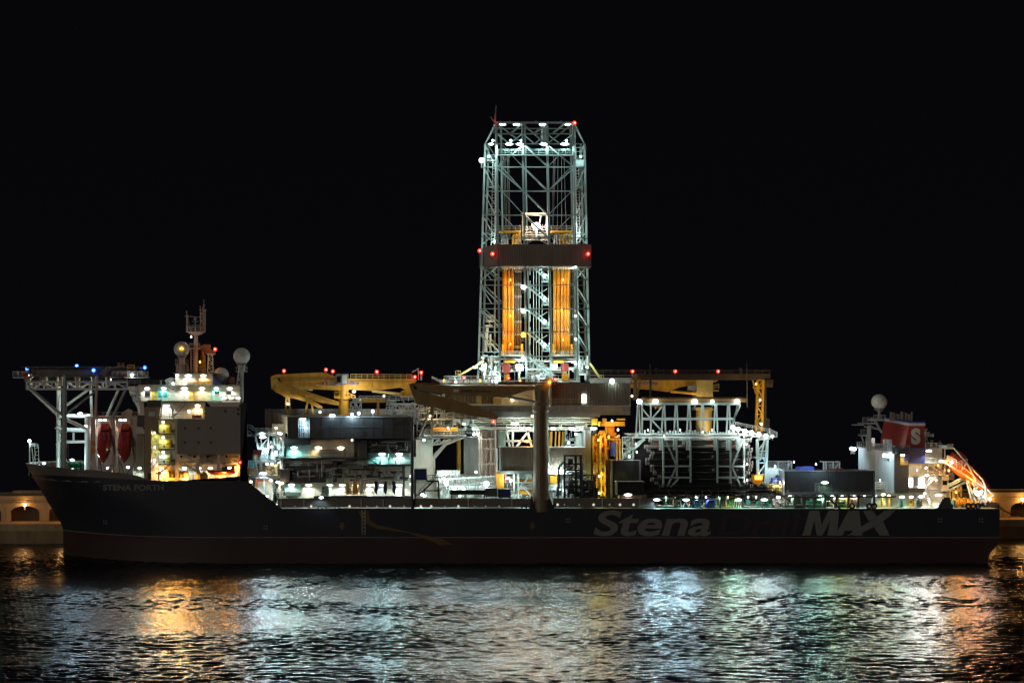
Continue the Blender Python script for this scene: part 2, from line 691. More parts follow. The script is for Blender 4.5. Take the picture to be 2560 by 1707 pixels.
while s < QL - 14:
    L = rnd.uniform(9, 16)
    z = 13.3 + (0.25 if rnd.random() < 0.4 else -0.2)
    mb.plan([Q(s, 6.4, 0)[:2], Q(s + L, 6.4, 0)[:2], Q(s + L, 9.9, 0)[:2], Q(s, 9.9, 0)[:2]], ztop + 0.01, z)
    s += L + 0.02
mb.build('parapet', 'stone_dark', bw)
mb = MB()
q_ = random.Random(5)
for k in range(14):
    s = q_.uniform(0, QL)
    mb.bar(Q(s, 5.9, 9.7 + q_.random() * 2), Q(s + q_.uniform(-3, 3), 5.9, 9.7 + q_.random() * 2), 0.06)
mb.build('cable', 'black', bw)


def quay_lamp(u, v, power):
    # find the wall point under this pixel
    d = 56.0
    for _ in range(6):
        p = P(u, v, d)
        s = (p - QA).dot(qd)
        d = QA.y + qd.y * s + qn.y * 5.6
    lamp(bw, u, v, d, 'sodium', power, -0.42, 'point', name='wall_lamp', off=0.9, rad=0.35)


quay_lamp(62, 1262, 150)
quay_lamp(-55, 1262, 110)
quay_lamp(160, 1264, 150)
quay_lamp(2473, 1246, 230)
quay_lamp(2556, 1248, 260)
quay_lamp(2660, 1248, 350)

# mooring lines at stern and bow
for pts, lab in (([(2494, 1262, 12), (2515, 1278, 30), (2560, 1290, 58)], 'dark mooring rope sagging from the stern down to the quay'),
                 ([(2488, 1264, 30), (2530, 1288, 56), (2548, 1290, 62)], 'second mooring rope running from stern rail to quay bollards')):
    mb = MB()
    mb.path([P(*p) for p in pts], 0.10, 6)
    single('mooring_rope', mb, 'rope', P(*pts[0]), lab, 'rope', 'mooring ropes')
# ================================================================ drillship: hull
ship = thing('drillship', P(1280, 1408, 21), 'dark blue drillship with pale bow and side lettering, tall white forward house and red funnel', 'ship')
BEAM = 42.0
ZL = zof(1343, 0)
ZD = zof(1271, 0)


def interp(x, tab):
    if x <= tab[0][0]:
        return tab[0][1]
    for (x0, y0), (x1, y1) in zip(tab[:-1], tab[1:]):
        if x <= x1:
            return y0 + (y1 - y0) * (x - x0) / (x1 - x0)
    return tab[-1][1]


def X0(u, d=0.0):
    return P(u, 0, d).x


stem = sorted([(P(u, v, 21).z, P(u, v, 21).x) for u, v in ((158, 1450), (158, 1329), (157, 1314), (129, 1271), (106, 1230), (84, 1195), (63, 1157))])
XT = stem[-1][1]
toptab = [(XT, P(63, 1157, 21).z), (X0(134, 6), zof(1166, 6)), (X0(231, 1), zof(1174, 1)), (X0(320), zof(1184, 0)), (X0(350), zof(1192, 0)), (X0(372), zof(1202, 0)),
          (X0(618), zof(1202, 0)), (X0(705), ZD)]
striptab = [(XT, 2.6), (X0(120), 2.1), (X0(320), 1.35), (X0(372), 0.05), (X0(705), 0.0)]
XE = X0(2499)


def xstern(z):
    return interp(z, [(-3, X0(2460)), (0, X0(2470)), (2.2, X0(2474)), (4.9, XE), (30, XE)])


def half(s):
    s = max(0.0, min(1.0, s))
    return 1 - (1 - s) ** 2.6


def hull_y(x, z):
    xs = interp(z, stem)
    le = interp(z, [(0, 46), (6, 42), (12, 34), (17, 24), (23, 19)])
    return 21 - 21 * half((x - xs) / le)


cols = [0, .4, 1, 2, 3, 4.5, 6, 8, 10, 12, 14, 16.5, 19, 22, 25, 27.5, 29, 31, 35, 40, 46, 52, 60]
cols = [XT + c for c in cols if XT + c < X0(617)] + [X0(618), X0(640), X0(665), X0(690), X0(705)] + [X0(705 + k * 115) for k in range(1, 15)] + [X0(2400), X0(2440), X0(2470), XE]
cols = sorted(cols)
low = [-3, 0, 2.2, 4.4, ZL - 0.09, ZL + 0.10, 8, 10.5, ZD]
mb = MB()
for side in (0, 1):
    grid = []
    for xk in cols:
        column = []
        zt = interp(xk, toptab)
        st = interp(xk, striptab)
        zs_ = low + [ZD + max(0, zt - st - ZD) * f for f in (0.33, 0.66, 1.0)] + [max(zt, ZD)]
        for z in zs_:
            x = xk
            xs = interp(z, stem)
            x += (xs - XT) * max(0.0, 1 - (xk - XT) / 52.0)
            x += (xstern(z) - XE) * max(0.0, 1 - (XE - xk) / 6.0)
            y = hull_y(x, z)
            column.append((x, y if side == 0 else BEAM - y, z))
        grid.append(column)
    nz_ = len(grid[0])
    base = len(mb.v)
    mb.v += [p for c in grid for p in c]
    for i in range(len(cols) - 1):
        for j in range(nz_ - 1):
            a, b_, c, d_ = base + i * nz_ + j, base + (i + 1) * nz_ + j, base + (i + 1) * nz_ + j + 1, base + i * nz_ + j + 1
            f = [a, b_, c, d_] if side == 0 else [d_, c, b_, a]
            if j >= len(low) - 1 and max(mb.v[k][2] for k in (c, d_)) - min(mb.v[k][2] for k in (a, b_)) < 1e-3:
                continue
            mb.f.append(f)
            mb.m.append(1 if j < 4 else 2 if j == 4 else 3 if j == nz_ - 2 else 0)
    if side == 0:
        e0 = [base + (len(cols) - 1) * nz_ + j for j in range(len(low))]
    else:
        e1 = [base + (len(cols) - 1) * nz_ + j for j in range(len(low))]
for j in range(len(low) - 1):
    mb.f.append([e0[j], e1[j], e1[j + 1], e0[j + 1]])
    mb.m.append(1 if j < 4 else 2 if j == 4 else 0)
for j in range(len(low)):
    for e_ in (e0, e1):
        mb.v.append(mb.v[e_[j]]); e_[j] = len(mb.v) - 1
for k in range(len(mb.f) - len(low) + 1, len(mb.f)):
    j = k - (len(mb.f) - len(low) + 1)
    mb.f[k] = [e0[j], e1[j], e1[j + 1], e0[j + 1]]
hull = mb.build('hull', ['navy', 'hull_red', 'line_pale', 'bulwark_grey'], ship, smooth=True)


def on_hull(u0, v0, u1, v1, body, mat, **k):
    o = lettering(body, u0, v0, u1, v1, -0.05, mat, hull, **k)
    r = LOC[ship.name]
    for vx in o.data.vertices:
        vx.co.y = vx.co.y + hull_y(vx.co.x + r.x, vx.co.z + r.z)
    return o


on_hull(257, 1211, 410, 1226, 'STENA FORTH', 'letter', name='ship_name', bold=0.03)
on_hull(1484, 1275, 1778, 1339.5, 'Stena', 'letter', name='side_lettering', shear=0.2, bold=0.022)
on_hull(1792, 1283, 2006, 1338, 'Drill', 'letter_red', name='side_lettering', shear=0.2, bold=0.022)
mb = MB()
for poly in ([(2006, 1338), (2024, 1276), (2048, 1276), (2054, 1310), (2072, 1276), (2098, 1276), (2092, 1338), (2068, 1338), (2076, 1300), (2056, 1338), (2042, 1338), (2036, 1300), (2026, 1338)],
             [(2088, 1338), (2122, 1276), (2148, 1276), (2156, 1338), (2132, 1338), (2130, 1326), (2112, 1326), (2106, 1338)],
             [(2118, 1338), (2150, 1318), (2176, 1302), (2196, 1288), (2212, 1276), (2240, 1274), (2220, 1294), (2190, 1314), (2150, 1334)],
             [(2158, 1276), (2182, 1276), (2192, 1290), (2183, 1297), (2172, 1302)], [(2186, 1318), (2208, 1303), (2224, 1338), (2200, 1338)]):
    mb.prism(poly, -0.05 - 0.004 * len(mb.f), -0.02)
mb.build('side_lettering', 'letter', hull)
mb = MB()
mb.prism([(896, 1277), (921, 1277), (925, 1300), (945, 1312), (1040, 1333), (1105, 1347), (1132, 1360), (1100, 1362), (1080, 1352), (1020, 1331), (940, 1320), (908, 1304)], -0.06, -0.02)
mb.build('bow_swoosh', 'mustard', hull)
for uc in (855, 1331):
    mb = MB()
    mb.prism([(uc - 4, 1306), (uc + 4, 1306), (uc + 4, 1314), (uc + 8, 1314), (uc, 1325), (uc - 8, 1314), (uc - 4, 1314)], -0.06, -0.02)
    mb.build('tug_arrow', 'mustard', hull)
mb = MB()
for u, v in ((257, 1310), (664, 1318), (1420, 1300), (2350, 1300), (2452, 1300)):
    c = P(u, v, 0)
    for k in range(4):
        a = k * math.pi / 2 + 0.785
        q = c + Vector((math.cos(a), 0, math.sin(a))) * 0.45
        mb.bar(Vector((q.x, hull_y(q.x, q.z) - 0.06, q.z)), Vector((q.x, hull_y(q.x, q.z) + 0.1, q.z)), 0.2, 8)
mb.build('thruster_mark', 'letter', hull)
mb = MB()
mb.ladder(P(909, 1336, -0.25), P(909, 1273, -0.25), 0.7, 0.08, 0.8)
mb.build('pilot_ladder', 'cream', hull)
for k, u in enumerate((174, 183, 192)):
    mb = MB()
    q = P(u + 23, 1187, 0); y = hull_y(q.x, q.z)
    mb.bar(Vector((q.x, y - 0.1, q.z)), Vector((q.x, y + 0.3, q.z)), 0.42, 12)
    mb.build('hawse_hole', 'letter', hull)

# decks
ZF = zof(1201, 0) - 0.15
mb = MB()
xs_ = [XT + c for c in (1.5, 3, 5, 8, 12, 16, 20, 25, 32)] + [X0(612)]
pl = [(x, hull_y(x, ZF) + 0.06) for x in xs_]
mb.plan(pl + [(x, BEAM - y) for x, y in reversed(pl)], ZF - 0.3, ZF)
mb.build('foredeck', 'deck', ship)
mb = MB()
mb.box(X0(600), XE - 0.1, 0.08, BEAM - 0.08, ZD - 0.5, ZD - 0.02)
mb.build('main_deck', 'deck', ship)
mb = MB()
xl = [XT + c for c in (0.8, 2, 4, 6, 8, 11, 14, 18, 22, 26)]
for a, b_ in zip(xl[:-1], xl[1:]):
    za, zb2 = interp(a, toptab), interp(b_, toptab)
    ya, yb = BEAM - hull_y(a, za) - 0.35, BEAM - hull_y(b_, zb2) - 0.35
    mb.add([(a, ya, ZF), (b_, yb, ZF), (b_, yb, zb2 + 0.1), (a, ya, za + 0.1)], [(0, 1, 2, 3)])
    mb.bar(Vector((a, ya - 0.5, ZF)), Vector((a, ya, za)), 0.08)
mb.build('bulwark_lining', 'white', ship)

# midship bulwark, set a step inboard, with portholes and a lit gutter at its foot
bul = MB()
for u0, u1, v0 in ((694, 1030, 1246), (1034.5, 1170, 1247), (1171.5, 1328, 1247), (1383, 1505, 1246), (1507.5, 1634, 1246)):
    bul.pbox(u0, v0, u1, 1267.6, 1.0, 1.2)
    bul.pbox(u0, v0 - 1.2, u1, v0, 0.85, 1.3)
bulw = bul.build('side_bulwark', 'bulwark_grey', ship)
q_ = random.Random(3)
for u in (737, 778, 874, 917, 942, 975, 1010, 1052, 1078, 1112, 1146, 1186, 1214, 1248, 1394, 1411, 1448, 1484, 1524, 1550, 1584):
    mb = MB()
    r = q_.choice((0.16, 0.22, 0.30))
    p = P(u, 1265 if u < 1300 else 1261, 1.0)
    mb.bar(p + Vector((0, -0.07, 0)), p + Vector((0, 0.05, 0)), r, 10)
    mb.build('porthole', ['port_glow' if r > 0.25 else 'port_dim'], bulw)  # glowing disc stands in for deck light coming through the hole
mb = MB()
for u in (703, 760, 903, 958, 1034, 1171, 1280, 1506, 1600):
    mb.pbox(u - 1, 1248, u + 1, 1270, 0.7, 0.95)
mb.build('bulwark_stay', 'cream', bulw)
for u in (800, 811, 843, 1310):
    mb = MB()
    p = P(u, 1268, 0.7)
    for k in range(12):
        a, b_ = k * math.pi / 6, (k + 1) * math.pi / 6
        mb.bar(p + Vector((math.cos(a), 0, math.sin(a))) * 0.5, p + Vector((math.cos(b_), 0, math.sin(b_))) * 0.5, 0.16, 6)
    mb.build('fairlead_ring', 'grey' if u < 1300 else 'blue', bulw)
lamp(ship, 803, 1243.5, -0.6, 'ice', 90, 0.5, cone=110, aim=(-0.1, 0.45, -1))

# ================================================================ forward house
fh = MB()
fh.pbox(362, 1022, 600, 1212, 6.2, 34)
fhouse = fh.build('forward_house', 'cream', ship)
mb = MB()
mb.pbox(443, 1048, 601, 1135, 0.3, 2.6)
mb.pbox(511, 1017, 600.5, 1048.2, 0.5, 6.1)
for v in (1075, 1101):
    mb.pbox(443.5, v, 600.5, v + 0.7, 0.24, 0.4)
mb.build('side_screen', 'unlit_cream', fhouse)
for u, v in ((462, 1070), (496, 1070), (527, 1070), (462, 1106), (496, 1106), (527, 1106), (562, 1027), (594, 1022), (594, 1034)):
    mb = MB()
    mb.pbox(u - 2.2, v - 2.2, u + 2.2, v + 2.2, 0.18, 0.45)
    mb.build('screen_port', 'black', fhouse)
mb = MB()
mb.prism([(601.5, 1006), (617.5, 1008), (617.5, 1204), (601.5, 1204), (600, 1190), (596, 1197), (589, 1201.5), (443, 1201.5), (443, 1204.5), (617, 1204.5)], 0.02, 0.22)
mb.pbox(603, 1009, 617, 1202, 0.25, 12)
mb.build('end_wall', 'navy', fhouse)
mb = MB()
mb.prism([(361, 1047), (396, 1047), (396, 1088), (378, 1072), (378, 1199), (361, 1199)], 1.0, 3.0)
mb.pbox(361, 1046, 378, 1199, 3.05, 6.1)
mb.prism([(362, 1017), (402, 1017), (396, 1046.5), (362, 1046.5)], 1.6, 6.0)
mb.build('corner_wall', 'brown_wall', fhouse)
mb = MB()
mb.prism([(371, 1040), (373, 1029), (388, 1029), (388, 1040)], 1.45, 1.65)
mb.build('window', 'white', fhouse)
mb = MB()
mb.pbox(369, 1000, 403, 1016.8, 1.3, 6.0)
mb.pbox(343, 1038, 361, 1070, 5, 8)
mb.build('corner_box', 'shade_wall', fhouse)
# balconies
mb = MB()
mb.pbox(378, 1047, 443, 1212, 5.0, 6.1)
mb.build('recess_wall', 'cream', fhouse)
for v in (1047, 1082, 1121, 1159):
    mb = MB()
    mb.pbox(396 if v > 1050 else 394, v, 438, v + 3.2, 1.0, 4.95)
    mb.rail([P(397, v, 1.1), P(437, v, 1.1)], 1.1, 0.05, 1.2)
    mb.build('balcony_floor', 'grey', fhouse)
mb = MB()
mb.pbox(437.5, 1050, 443, 1135, 0.6, 4.9)
mb.pbox(396, 1050, 397, 1198, 1.2, 1.5)
mb.build('balcony_post', 'cream', fhouse)
for v in (1062, 1099, 1137, 1023):
    mb = MB()
    k = 3 if v == 1023 else 0
    mb.pbox(416 + k, v, 426 + k, v + 21, 4.7, 4.95)
    dr = mb.build('door', 'door_yellow', fhouse)
    mb = MB(); mb.pbox(418.5 + k, v + 3, 423 + k, v + 7.5, 4.62, 4.72); mb.build('window', 'lens_warm' if v == 1023 else 'cream', fhouse)
    mb = MB(); mb.pbox(426.4 + k, v, 427.8 + k, v + 21, 4.4, 4.95); mb.build('door_frame', 'dark', fhouse)
    if v != 1023:
        mb = MB(); p = P(433, v + 16, 4.6); mb.bar(p, p + Vector((0, 0.3, 0)), 0.5, 14); mb.pbox(408, v + 14, 412, v + 19, 4.3, 4.6); mb.build('hose_reel', 'dark', fhouse)
mb = MB()
for va, vb in ((1091, 1120), (1129, 1158), (1166, 1198)):
    mb.stair(P(380, va - 8, 3.5), P(395, vb - 8, 3.5), 0.9, 0.1)
    mb.stair(P(395, va - 14, 2), P(380, vb - 26, 2), 0.9, 0.1)
mb.build('stair', 'white', fhouse)
lamp(fhouse, 408, 1055, 4.8, 'lime', 150, 0.3)
lamp(fhouse, 408, 1093, 4.8, 'lime', 130, 0.3)
lamp(fhouse, 408, 1130, 4.8, 'cool', 130, 0.3)
lamp(fhouse, 386, 1080, 4.8, 'lime', 100, 0.3)
lamp(fhouse, 386, 1118, 4.8, 'lime', 70, 0.3)
lamp(fhouse, 386, 1150, 4.8, 'white', 70, 0.3)
# open deck below the screen
mb = MB()
mb.pbox(443, 1135, 600, 1212, 5.3, 6.1)
mb.build('gallery_wall', 'cream', fhouse)
mb = MB()
mb.pbox(443, 1157, 600, 1160.5, 2.6, 5.25)
mb.rail([P(446, 1157, 2.7), P(600, 1157, 2.7)], 1.1, 0.05, 1.6)
mb.build('gallery_floor', 'cream', fhouse)
for ua, ub, uc in ((438, 447, 441), (489, 499, 493), (541, 551, 545), (592.5, 600, 596)):
    mb = MB()
    mb.prism([(ua, 1212), (ua, 1165), (ua + 4, 1135.3), (ub, 1135.3), (ub, 1212)], 1.4, 2.4)
    mb.build('deck_pillar', 'cream', fhouse)
for u, v in ((453, 1141), (486, 1141), (519, 1141), (566, 1140)):
    mb = MB(); mb.pbox(u - 2.2, v - 3, u + 2.2, v + 3, 5.2, 5.35); mb.build('window', 'glass', fhouse)
for u, pw, c in ((404, 560, 'warm'), (461, 200, 'cool'), (497, 120, 'ice'), (526, 260, 'warm'), (574, 340, 'warm'), (594, 180, 'warm')):
    lamp(fhouse, u, 1170, 5.1, c, pw, 0.55)
lamp(fhouse, 412, 1193, 1.6, 'orange', 900, 0.4, 'point', rad=0.4)
for u_, p_w in ((388, 1500), (412, 2600), (436, 2200), (462, 2200), (486, 900), (552, 700), (585, 500)):
    fill_spot(fhouse, u_, 1190, 0.5, 'orange', p_w)
lamp(fhouse, 560, 1193, 1.4, 'orange', 900, 0.4, 'point', rad=0.4)
lamp(fhouse, 590, 1168, 1.8, 'orange', 420, 0.4, 'point', rad=0.3)
lamp(fhouse, 466, 1194, 1.6, 'orange', 420, 0.3, 'point')
mb = MB()
for u, v, ww, hh in ((419, 1172, 12, 26),):
    mb.pbox(u, v, u + ww, v + hh, 4.9, 5.1)
mb.build('door', 'door_yellow', fhouse)
# upper white level
mb = MB()
mb.pbox(400, 1006, 513, 1047, 3.4, 6.1)
mb.build('upper_wall', 'cream', fhouse)
mb = MB()
mb.pbox(398, 1046.6, 511, 1050, 0.8, 6.0)
mb.rail([P(400, 1046.6, 0.9), P(508, 1046.6, 0.9)], 1.1, 0.05, 1.5)
mb.path([P(430, 1047, 0.7), P(505, 1047, 0.7), P(509, 1044, 0.7), P(509, 1018, 0.7)], 0.12, 6)
mb.build('upper_floor', 'cream', fhouse)
mb = MB(); mb.pbox(480, 1037, 504, 1045.5, 1.0, 1.5); mb.build('rail_cover', 'red', fhouse)
mb = MB()
mb.stair(P(433, 1044, 1.8), P(462, 1012, 1.8), 1.2, 0.14)
mb.stair(P(463, 994, 3.0), P(420, 966, 3.0), 1.0, 0.12)
mb.build('stair', 'grey', fhouse)
for u in (472, 490):
    mb = MB(); mb.pbox(u - 2, 1025, u + 3, 1032, 3.3, 3.45); mb.build('window', 'lens_warm', fhouse)
mb = MB(); mb.prism([(398, 1047), (405, 1008), (432, 1008), (436, 1047), (432, 1047), (428, 1012), (408, 1012), (402, 1047)], 2.0, 2.3); mb.build('cab_frame', 'white', fhouse)
lamp(fhouse, 415, 1013, 3.2, 'white', 420, 0.8)
lamp(fhouse, 494, 1014, 3.2, 'warm', 330, 0.6)
# bridge level
mb = MB()
mb.pbox(352, 964, 600, 1004, 5.0, 34)
brid = mb.build('bridge_wall', 'cream', fhouse)
mb = MB()
mb.pbox(355, 1001, 600, 1004.6, 1.6, 34.3)
mb.pbox(430, 962.4, 600, 965, 4.2, 34.3)
mb.pbox(345, 961.8, 432, 965, 4.4, 34.3)
mb.rail([P(403, 1001, 1.7), P(598, 1001, 1.7)], 1.1, 0.05, 1.6)
mb.build('bridge_deck', 'cream', fhouse)
mb = MB()
mb.prism([(517, 1004.8), (600, 1004.8), (618, 1010), (600, 1011), (596, 1016.8), (528, 1016.5)], 0.2, 5)
mb.build('bridge_wing', 'cream', fhouse)
for u0, u1, v0, v1, m in ((363, 374, 977, 990, 'glass'), (396, 404, 980, 992, 'teal'), (408, 417, 980, 992, 'teal'), (537, 548, 978, 984, 'glass'), (566, 578, 977, 984, 'glass'), (537, 548, 984.5, 989, 'russet'), (552, 562, 983, 989, 'lens_warm')):
    mb = MB(); mb.pbox(u0, v0, u1, v1, 4.86, 5.02); mb.build('bridge_window', m, fhouse)
for u0, u1 in ((379, 392), (474, 486)):
    mb = MB(); mb.pbox(u0, 978, u1, 1001, 4.84, 5.02); mb.build('door', 'door_yellow', fhouse)
    mb = MB(); mb.pbox(u0 + 4, 983, u1 - 4, 990, 4.76, 4.9); mb.build('window', 'cream', fhouse)
mb = MB(); mb.pbox(393, 965.4, 419.5, 1000.8, 4.9, 5.01); mb.build('teal_lit_patch', 'teal_wall', fhouse)  # teal lamplight painted on the cream wall behind the lamp
mb = MB(); mb.pbox(530, 967, 553, 1000.8, 4.9, 5.01); mb.build('teal_lit_patch', 'teal_wall', fhouse)
for u, pw, c, s_ in ((368, 220, 'white', .6), (409, 260, 'teal', .6), (461, 420, 'white', .8), (505, 300, 'warm', .7), (541, 220, 'teal', .55), (574, 240, 'white', .6)):
    lamp(fhouse, u, 971, 4.8, c, pw, s_)
for u in (560, 578, 595):
    lamp(fhouse, u, 995, 2.2, 'white', 70, 0.5, aim=(0, -0.2, -1))
mb = MB(); mb.pbox(556, 998, 598, 1001, 1.9, 2.3)
for k in range(16):
    mb.pbox(557 + k * 2.6, 995, 558.2 + k * 2.6, 998, 1.8, 2.2)
mb.build('equipment_rail', 'dark', fhouse)
# bridge front, flaring out and up towards the helideck
mb = MB()
n_ = 9
prof = [(1041, 362, 349), (1020, 360, 345), (1000, 358, 334), (985, 356, 326), (966, 354, 322)]
rings = []
for v, ub, uf in prof:
    xb, xf = P(ub, v, 5).x, P(uf, v, 20).x
    z = zof(v, 5)
    ring = []
    for k in range(n_ + 1):
        a = math.pi * k / n_
        ring.append((xb - (xb - xf) * math.sin(a) ** 0.8, 20 - 15 * math.cos(a), z))
    rings.append(ring)
for r0, r1 in zip(rings[:-1], rings[1:]):
    vs_ = r0 + r1
    m_ = len(r0)
    mb.add(vs_, [(k + 1, k, m_ + k, m_ + k + 1) for k in range(m_ - 1)])
mb.add(rings[-1], [list(range(n_ + 1))])
mb.build('bridge_front', 'cream', fhouse)
mb = MB()
for k in range(7):
    mb.bar(P(327 + k * 4, 985, 6 + k * .2), P(335 + k * 3.6, 1005, 5.4 + k * .2), 0.12)
mb.bar(P(325, 986, 5.2), P(352, 996, 4.8), 0.2); mb.bar(P(324, 975, 5.2), P(352, 982, 4.8), 0.16)
mb.rail([P(322, 962, 6), P(352, 962, 5)], 1.1, 0.06, 1.5)
mb.build('front_walkway', 'steel', fhouse)
# monkey island
mb = MB()
mb.pbox(438, 934, 532, 963, 7.0, 30)
mb.build('top_house', 'cream', fhouse)
mb = MB()
mb.pbox(434, 931.5, 540, 934.2, 6.2, 31)
mb.rail([P(440, 931.5, 6.3), P(537, 931.5, 6.3)], 1.1, 0.05, 1.6)
mb.rail([P(350, 962, 4.6), P(436, 962, 4.6), P(532, 962, 4.6), P(596, 962, 4.6)], 1.1, 0.05, 1.6)
mb.build('roof_deck', 'grey', fhouse)
mb = MB(); mb.pbox(468, 952, 500 + 30, 957, 6.8, 7.1); mb.pbox(497, 936, 498, 963, 6.7, 7.05); mb.build('cable_tray', 'yellow_dark', fhouse)
lamp(fhouse, 443, 938, 6.8, 'cool', 60, 0.4, aim=(-0.3, -.4, -1))
lamp(fhouse, 471, 939, 6.8, 'white', 520, 0.8)
lamp(fhouse, 508, 939, 6.8, 'warm', 320, 0.7)
lamp(fhouse, 433, 959, 3.8, 'white', 60, 0.4, aim=(-0.4, -.4, -1))
mb = MB(); mb.prism([(412, 950), (424, 944), (436, 944), (436, 962), (416, 962)], 8, 10); mb.pbox(400, 950, 404, 962, 6, 6.6); mb.build('roof_box', 'white', fhouse)
mb = MB(); mb.prism([(533, 944), (540, 942), (556, 958), (551, 962), (536, 960)], 6, 8); mb.bar(P(534, 943, 5.8), P(552, 961, 5.8), 0.4); mb.build('roof_slide', 'blue', fhouse)
mb = MB(); mb.pbox(574, 942, 586, 962, 12, 15); mb.build('vent_housing', 'russet', fhouse)
mb = MB()
mb.pbox(340, 1076, 360, 1212, 4.2, 6.2)
for k in range(6):
    mb.pbox(340 + k * 3.6, 1078, 341.4 + k * 3.6, 1210, 3.9, 4.25)
mb.prism([(338, 1078), (341, 1066), (357, 1068), (361, 1076), (361, 1085), (338, 1085)], 2.5, 6)
mb.build('vent_trunk', 'cream', fhouse)
lamp(fhouse, 349, 1170, 3.2, 'cool', 220, 0.4)

# ================================================================ helideck
hd = thing('helideck', P(160, 1165, 18), 'octagonal helicopter deck on tall pale legs above the bow with blue edge lights', 'helideck')
mb = MB()
cx, cy = P(213, 920, 20).x, 20.0
zt = 46.0
oc = [(cx + 14.9 * math.cos(math.pi / 8 + k * math.pi / 4), cy + 14.9 * math.sin(math.pi / 8 + k * math.pi / 4)) for k in range(8)]
mb.plan(oc, zt - 0.35, zt)
mb.build('deck_plate', 'dark', hd)
mb = MB()
oc2 = [(cx + 13.6 * math.cos(math.pi / 8 + k * math.pi / 4), cy + 13.6 * math.sin(math.pi / 8 + k * math.pi / 4)) for k in range(8)]
mb.plan(oc2, zt - 1.9, zt - 0.36)
for k in range(24):
    y = cy - 12 + k
    mb.box(cx - 11, cx + 11, y - 0.1, y + 0.1, zt - 2.3, zt - 1.92)
mb.build('deck_girder', 'derrick_dark', hd)
mb = MB()
for k in range(8):
    a, b_ = Vector((*oc[k], zt)), Vector((*oc[(k + 1) % 8], zt))
    oa, ob = Vector((cx + (a.x - cx) * 1.1, cy + (a.y - cy) * 1.1, zt + 0.1)), Vector((cx + (b_.x - cx) * 1.1, cy + (b_.y - cy) * 1.1, zt + 0.1))
    mb.truss(a, b_, oa, ob, 6, 0.06)
mb.build('safety_net', 'grey', hd)
for u, v, d in ((68, 921, 20), (192, 914.5, 31), (234, 925.5, 6), (362, 918.5, 20)):
    beacon(hd, u, v, d, 'blue', 22, 0.45)
mb = MB()
for d in (8, 30):
    mb.truss(P(66 if d < 20 else 80, 955, d), P(318, 955, d), P(66 if d < 20 else 80, 972.5, d), P(318, 972.5, d), 8, 0.22, 0.34)
for u in (68, 112, 152, 194, 234, 270, 312):
    mb.bar(P(u, 972.5, 8), Vector((P(u, 972.5, 8).x, 30, zof(972.5, 8))), 0.25)
mb.build('truss', 'white', hd)
mb = MB()
for u in (72, 112, 152, 194, 234, 270):
    mb = MB(); mb.bar(P(u, 966, 14), P(u, 934, 14), 0.62, 12)
    mb.bar(P(u, 935.5, 14), P(u, 933.5, 14), 0.85, 12)
    mb.build('stub_column', 'cream', hd)
mb = MB()
mb.pbox(66, 953.5, 318, 955.6, 8.6, 11)
mb.pbox(66, 962, 318, 963.5, 10, 13)
mb.rail([P(78, 953.5, 11), P(318, 953.5, 11)], 1.25, 0.06, 2.0)
mb.build('walkway', 'white', hd)
for a, b_, r in (((146, 1172, 28), (147, 934, 28), .55), ((146, 1172, 24), (150, 972, 28), .28), ((150, 1090, 24), (141, 1030, 28), .25)):
    mb = MB(); mb.bar(a, b_, r, 10); mb.build('leg', 'white', hd)
mb = MB(); mb.bar(P(161.5, 1176, 8), P(162.5, 934, 8), 0.5, 10); mb.build('leg', 'steel', hd)
mb = MB(); mb.bar(P(155, 1176, 10), P(157, 975, 12), 0.24, 8); mb.build('leg', 'steel', hd)
mb = MB(); mb.bar(P(227, 974, 28), P(230, 1045, 28), 0.36, 8); mb.build('leg', 'white', hd)
mb = MB(); mb.bar(P(243, 936, 8), P(239, 1045, 8), 0.36, 8); mb.build('leg', 'pink_steel', hd)
mb = MB(); mb.bar(P(217, 1040, 20), P(216, 1180, 20), 0.5, 8); mb.build('leg', 'white', hd)
mb = MB(); mb.bar(P(223, 1040, 12), P(223, 1180, 12), 0.4, 8); mb.build('leg', 'white', hd)
mb = MB()
for a, b_, r in (((70, 968, 28), (144, 1038, 28), .36), ((74, 968, 8), (158, 1040, 8), .3), ((220, 974, 28), (165, 1014, 28), .36), ((241, 976, 8), (164, 1036, 8), .26),
                 ((296, 974, 26), (267, 1040, 26), .36), ((314, 974, 8), (282, 1043, 8), .36), ((60, 944, 10), (74, 968, 10), .26)):
    mb = MB(); mb.bar(a, b_, r, 8); mb.build('diagonal_strut', 'steel', hd)
mb = MB()
for a, b_, r in (((150, 1039, 24), (226, 1039, 24), .5), ((162, 1047, 12), (222, 1074, 12), .42), ((142, 1073, 24), (222, 1076, 24), .5), ((140, 1070, 26), (160, 1082, 8), .3),
                 ((160, 1104, 20), (222, 1104, 20), .32), ((184, 1082, 20), (184, 1104, 20), .28), ((142, 1110, 26), (160, 1090, 10), .22), ((142, 1060, 26), (158, 1072, 10), .22)):
    mb = MB(); mb.bar(a, b_, r, 6); mb.build('cross_brace', 'white', hd)
mb = MB(); mb.ladder(P(161.5 + 7, 1165, 10), P(161.5 + 7, 1105, 10), 0.6, 0.06); mb.build('ladder', 'grey', hd)
for ua, ub, va, vb in ((32, 74, 925, 944), (280, 370, 926, 944)):
    mb = MB()
    mb.pbox(ua, vb - 1.5, ub, vb + 1, 9, 16)
    mb.rail([P(ua, vb - 1.5, 9), P(ub, vb - 1.5, 9)], 1.3, 0.07, 1.1)
    mb.rail([P(ua, vb - 1.5, 15.8), P(ub, vb - 1.5, 15.8)], 1.3, 0.07, 1.1)
    mb.blocks(ua + 8, va, ub, vb - 1, 10, 13, 9 if ua > 100 else 5, 11, (3, 8), (5, 12))
    mb.build('side_platform', 'white', hd)
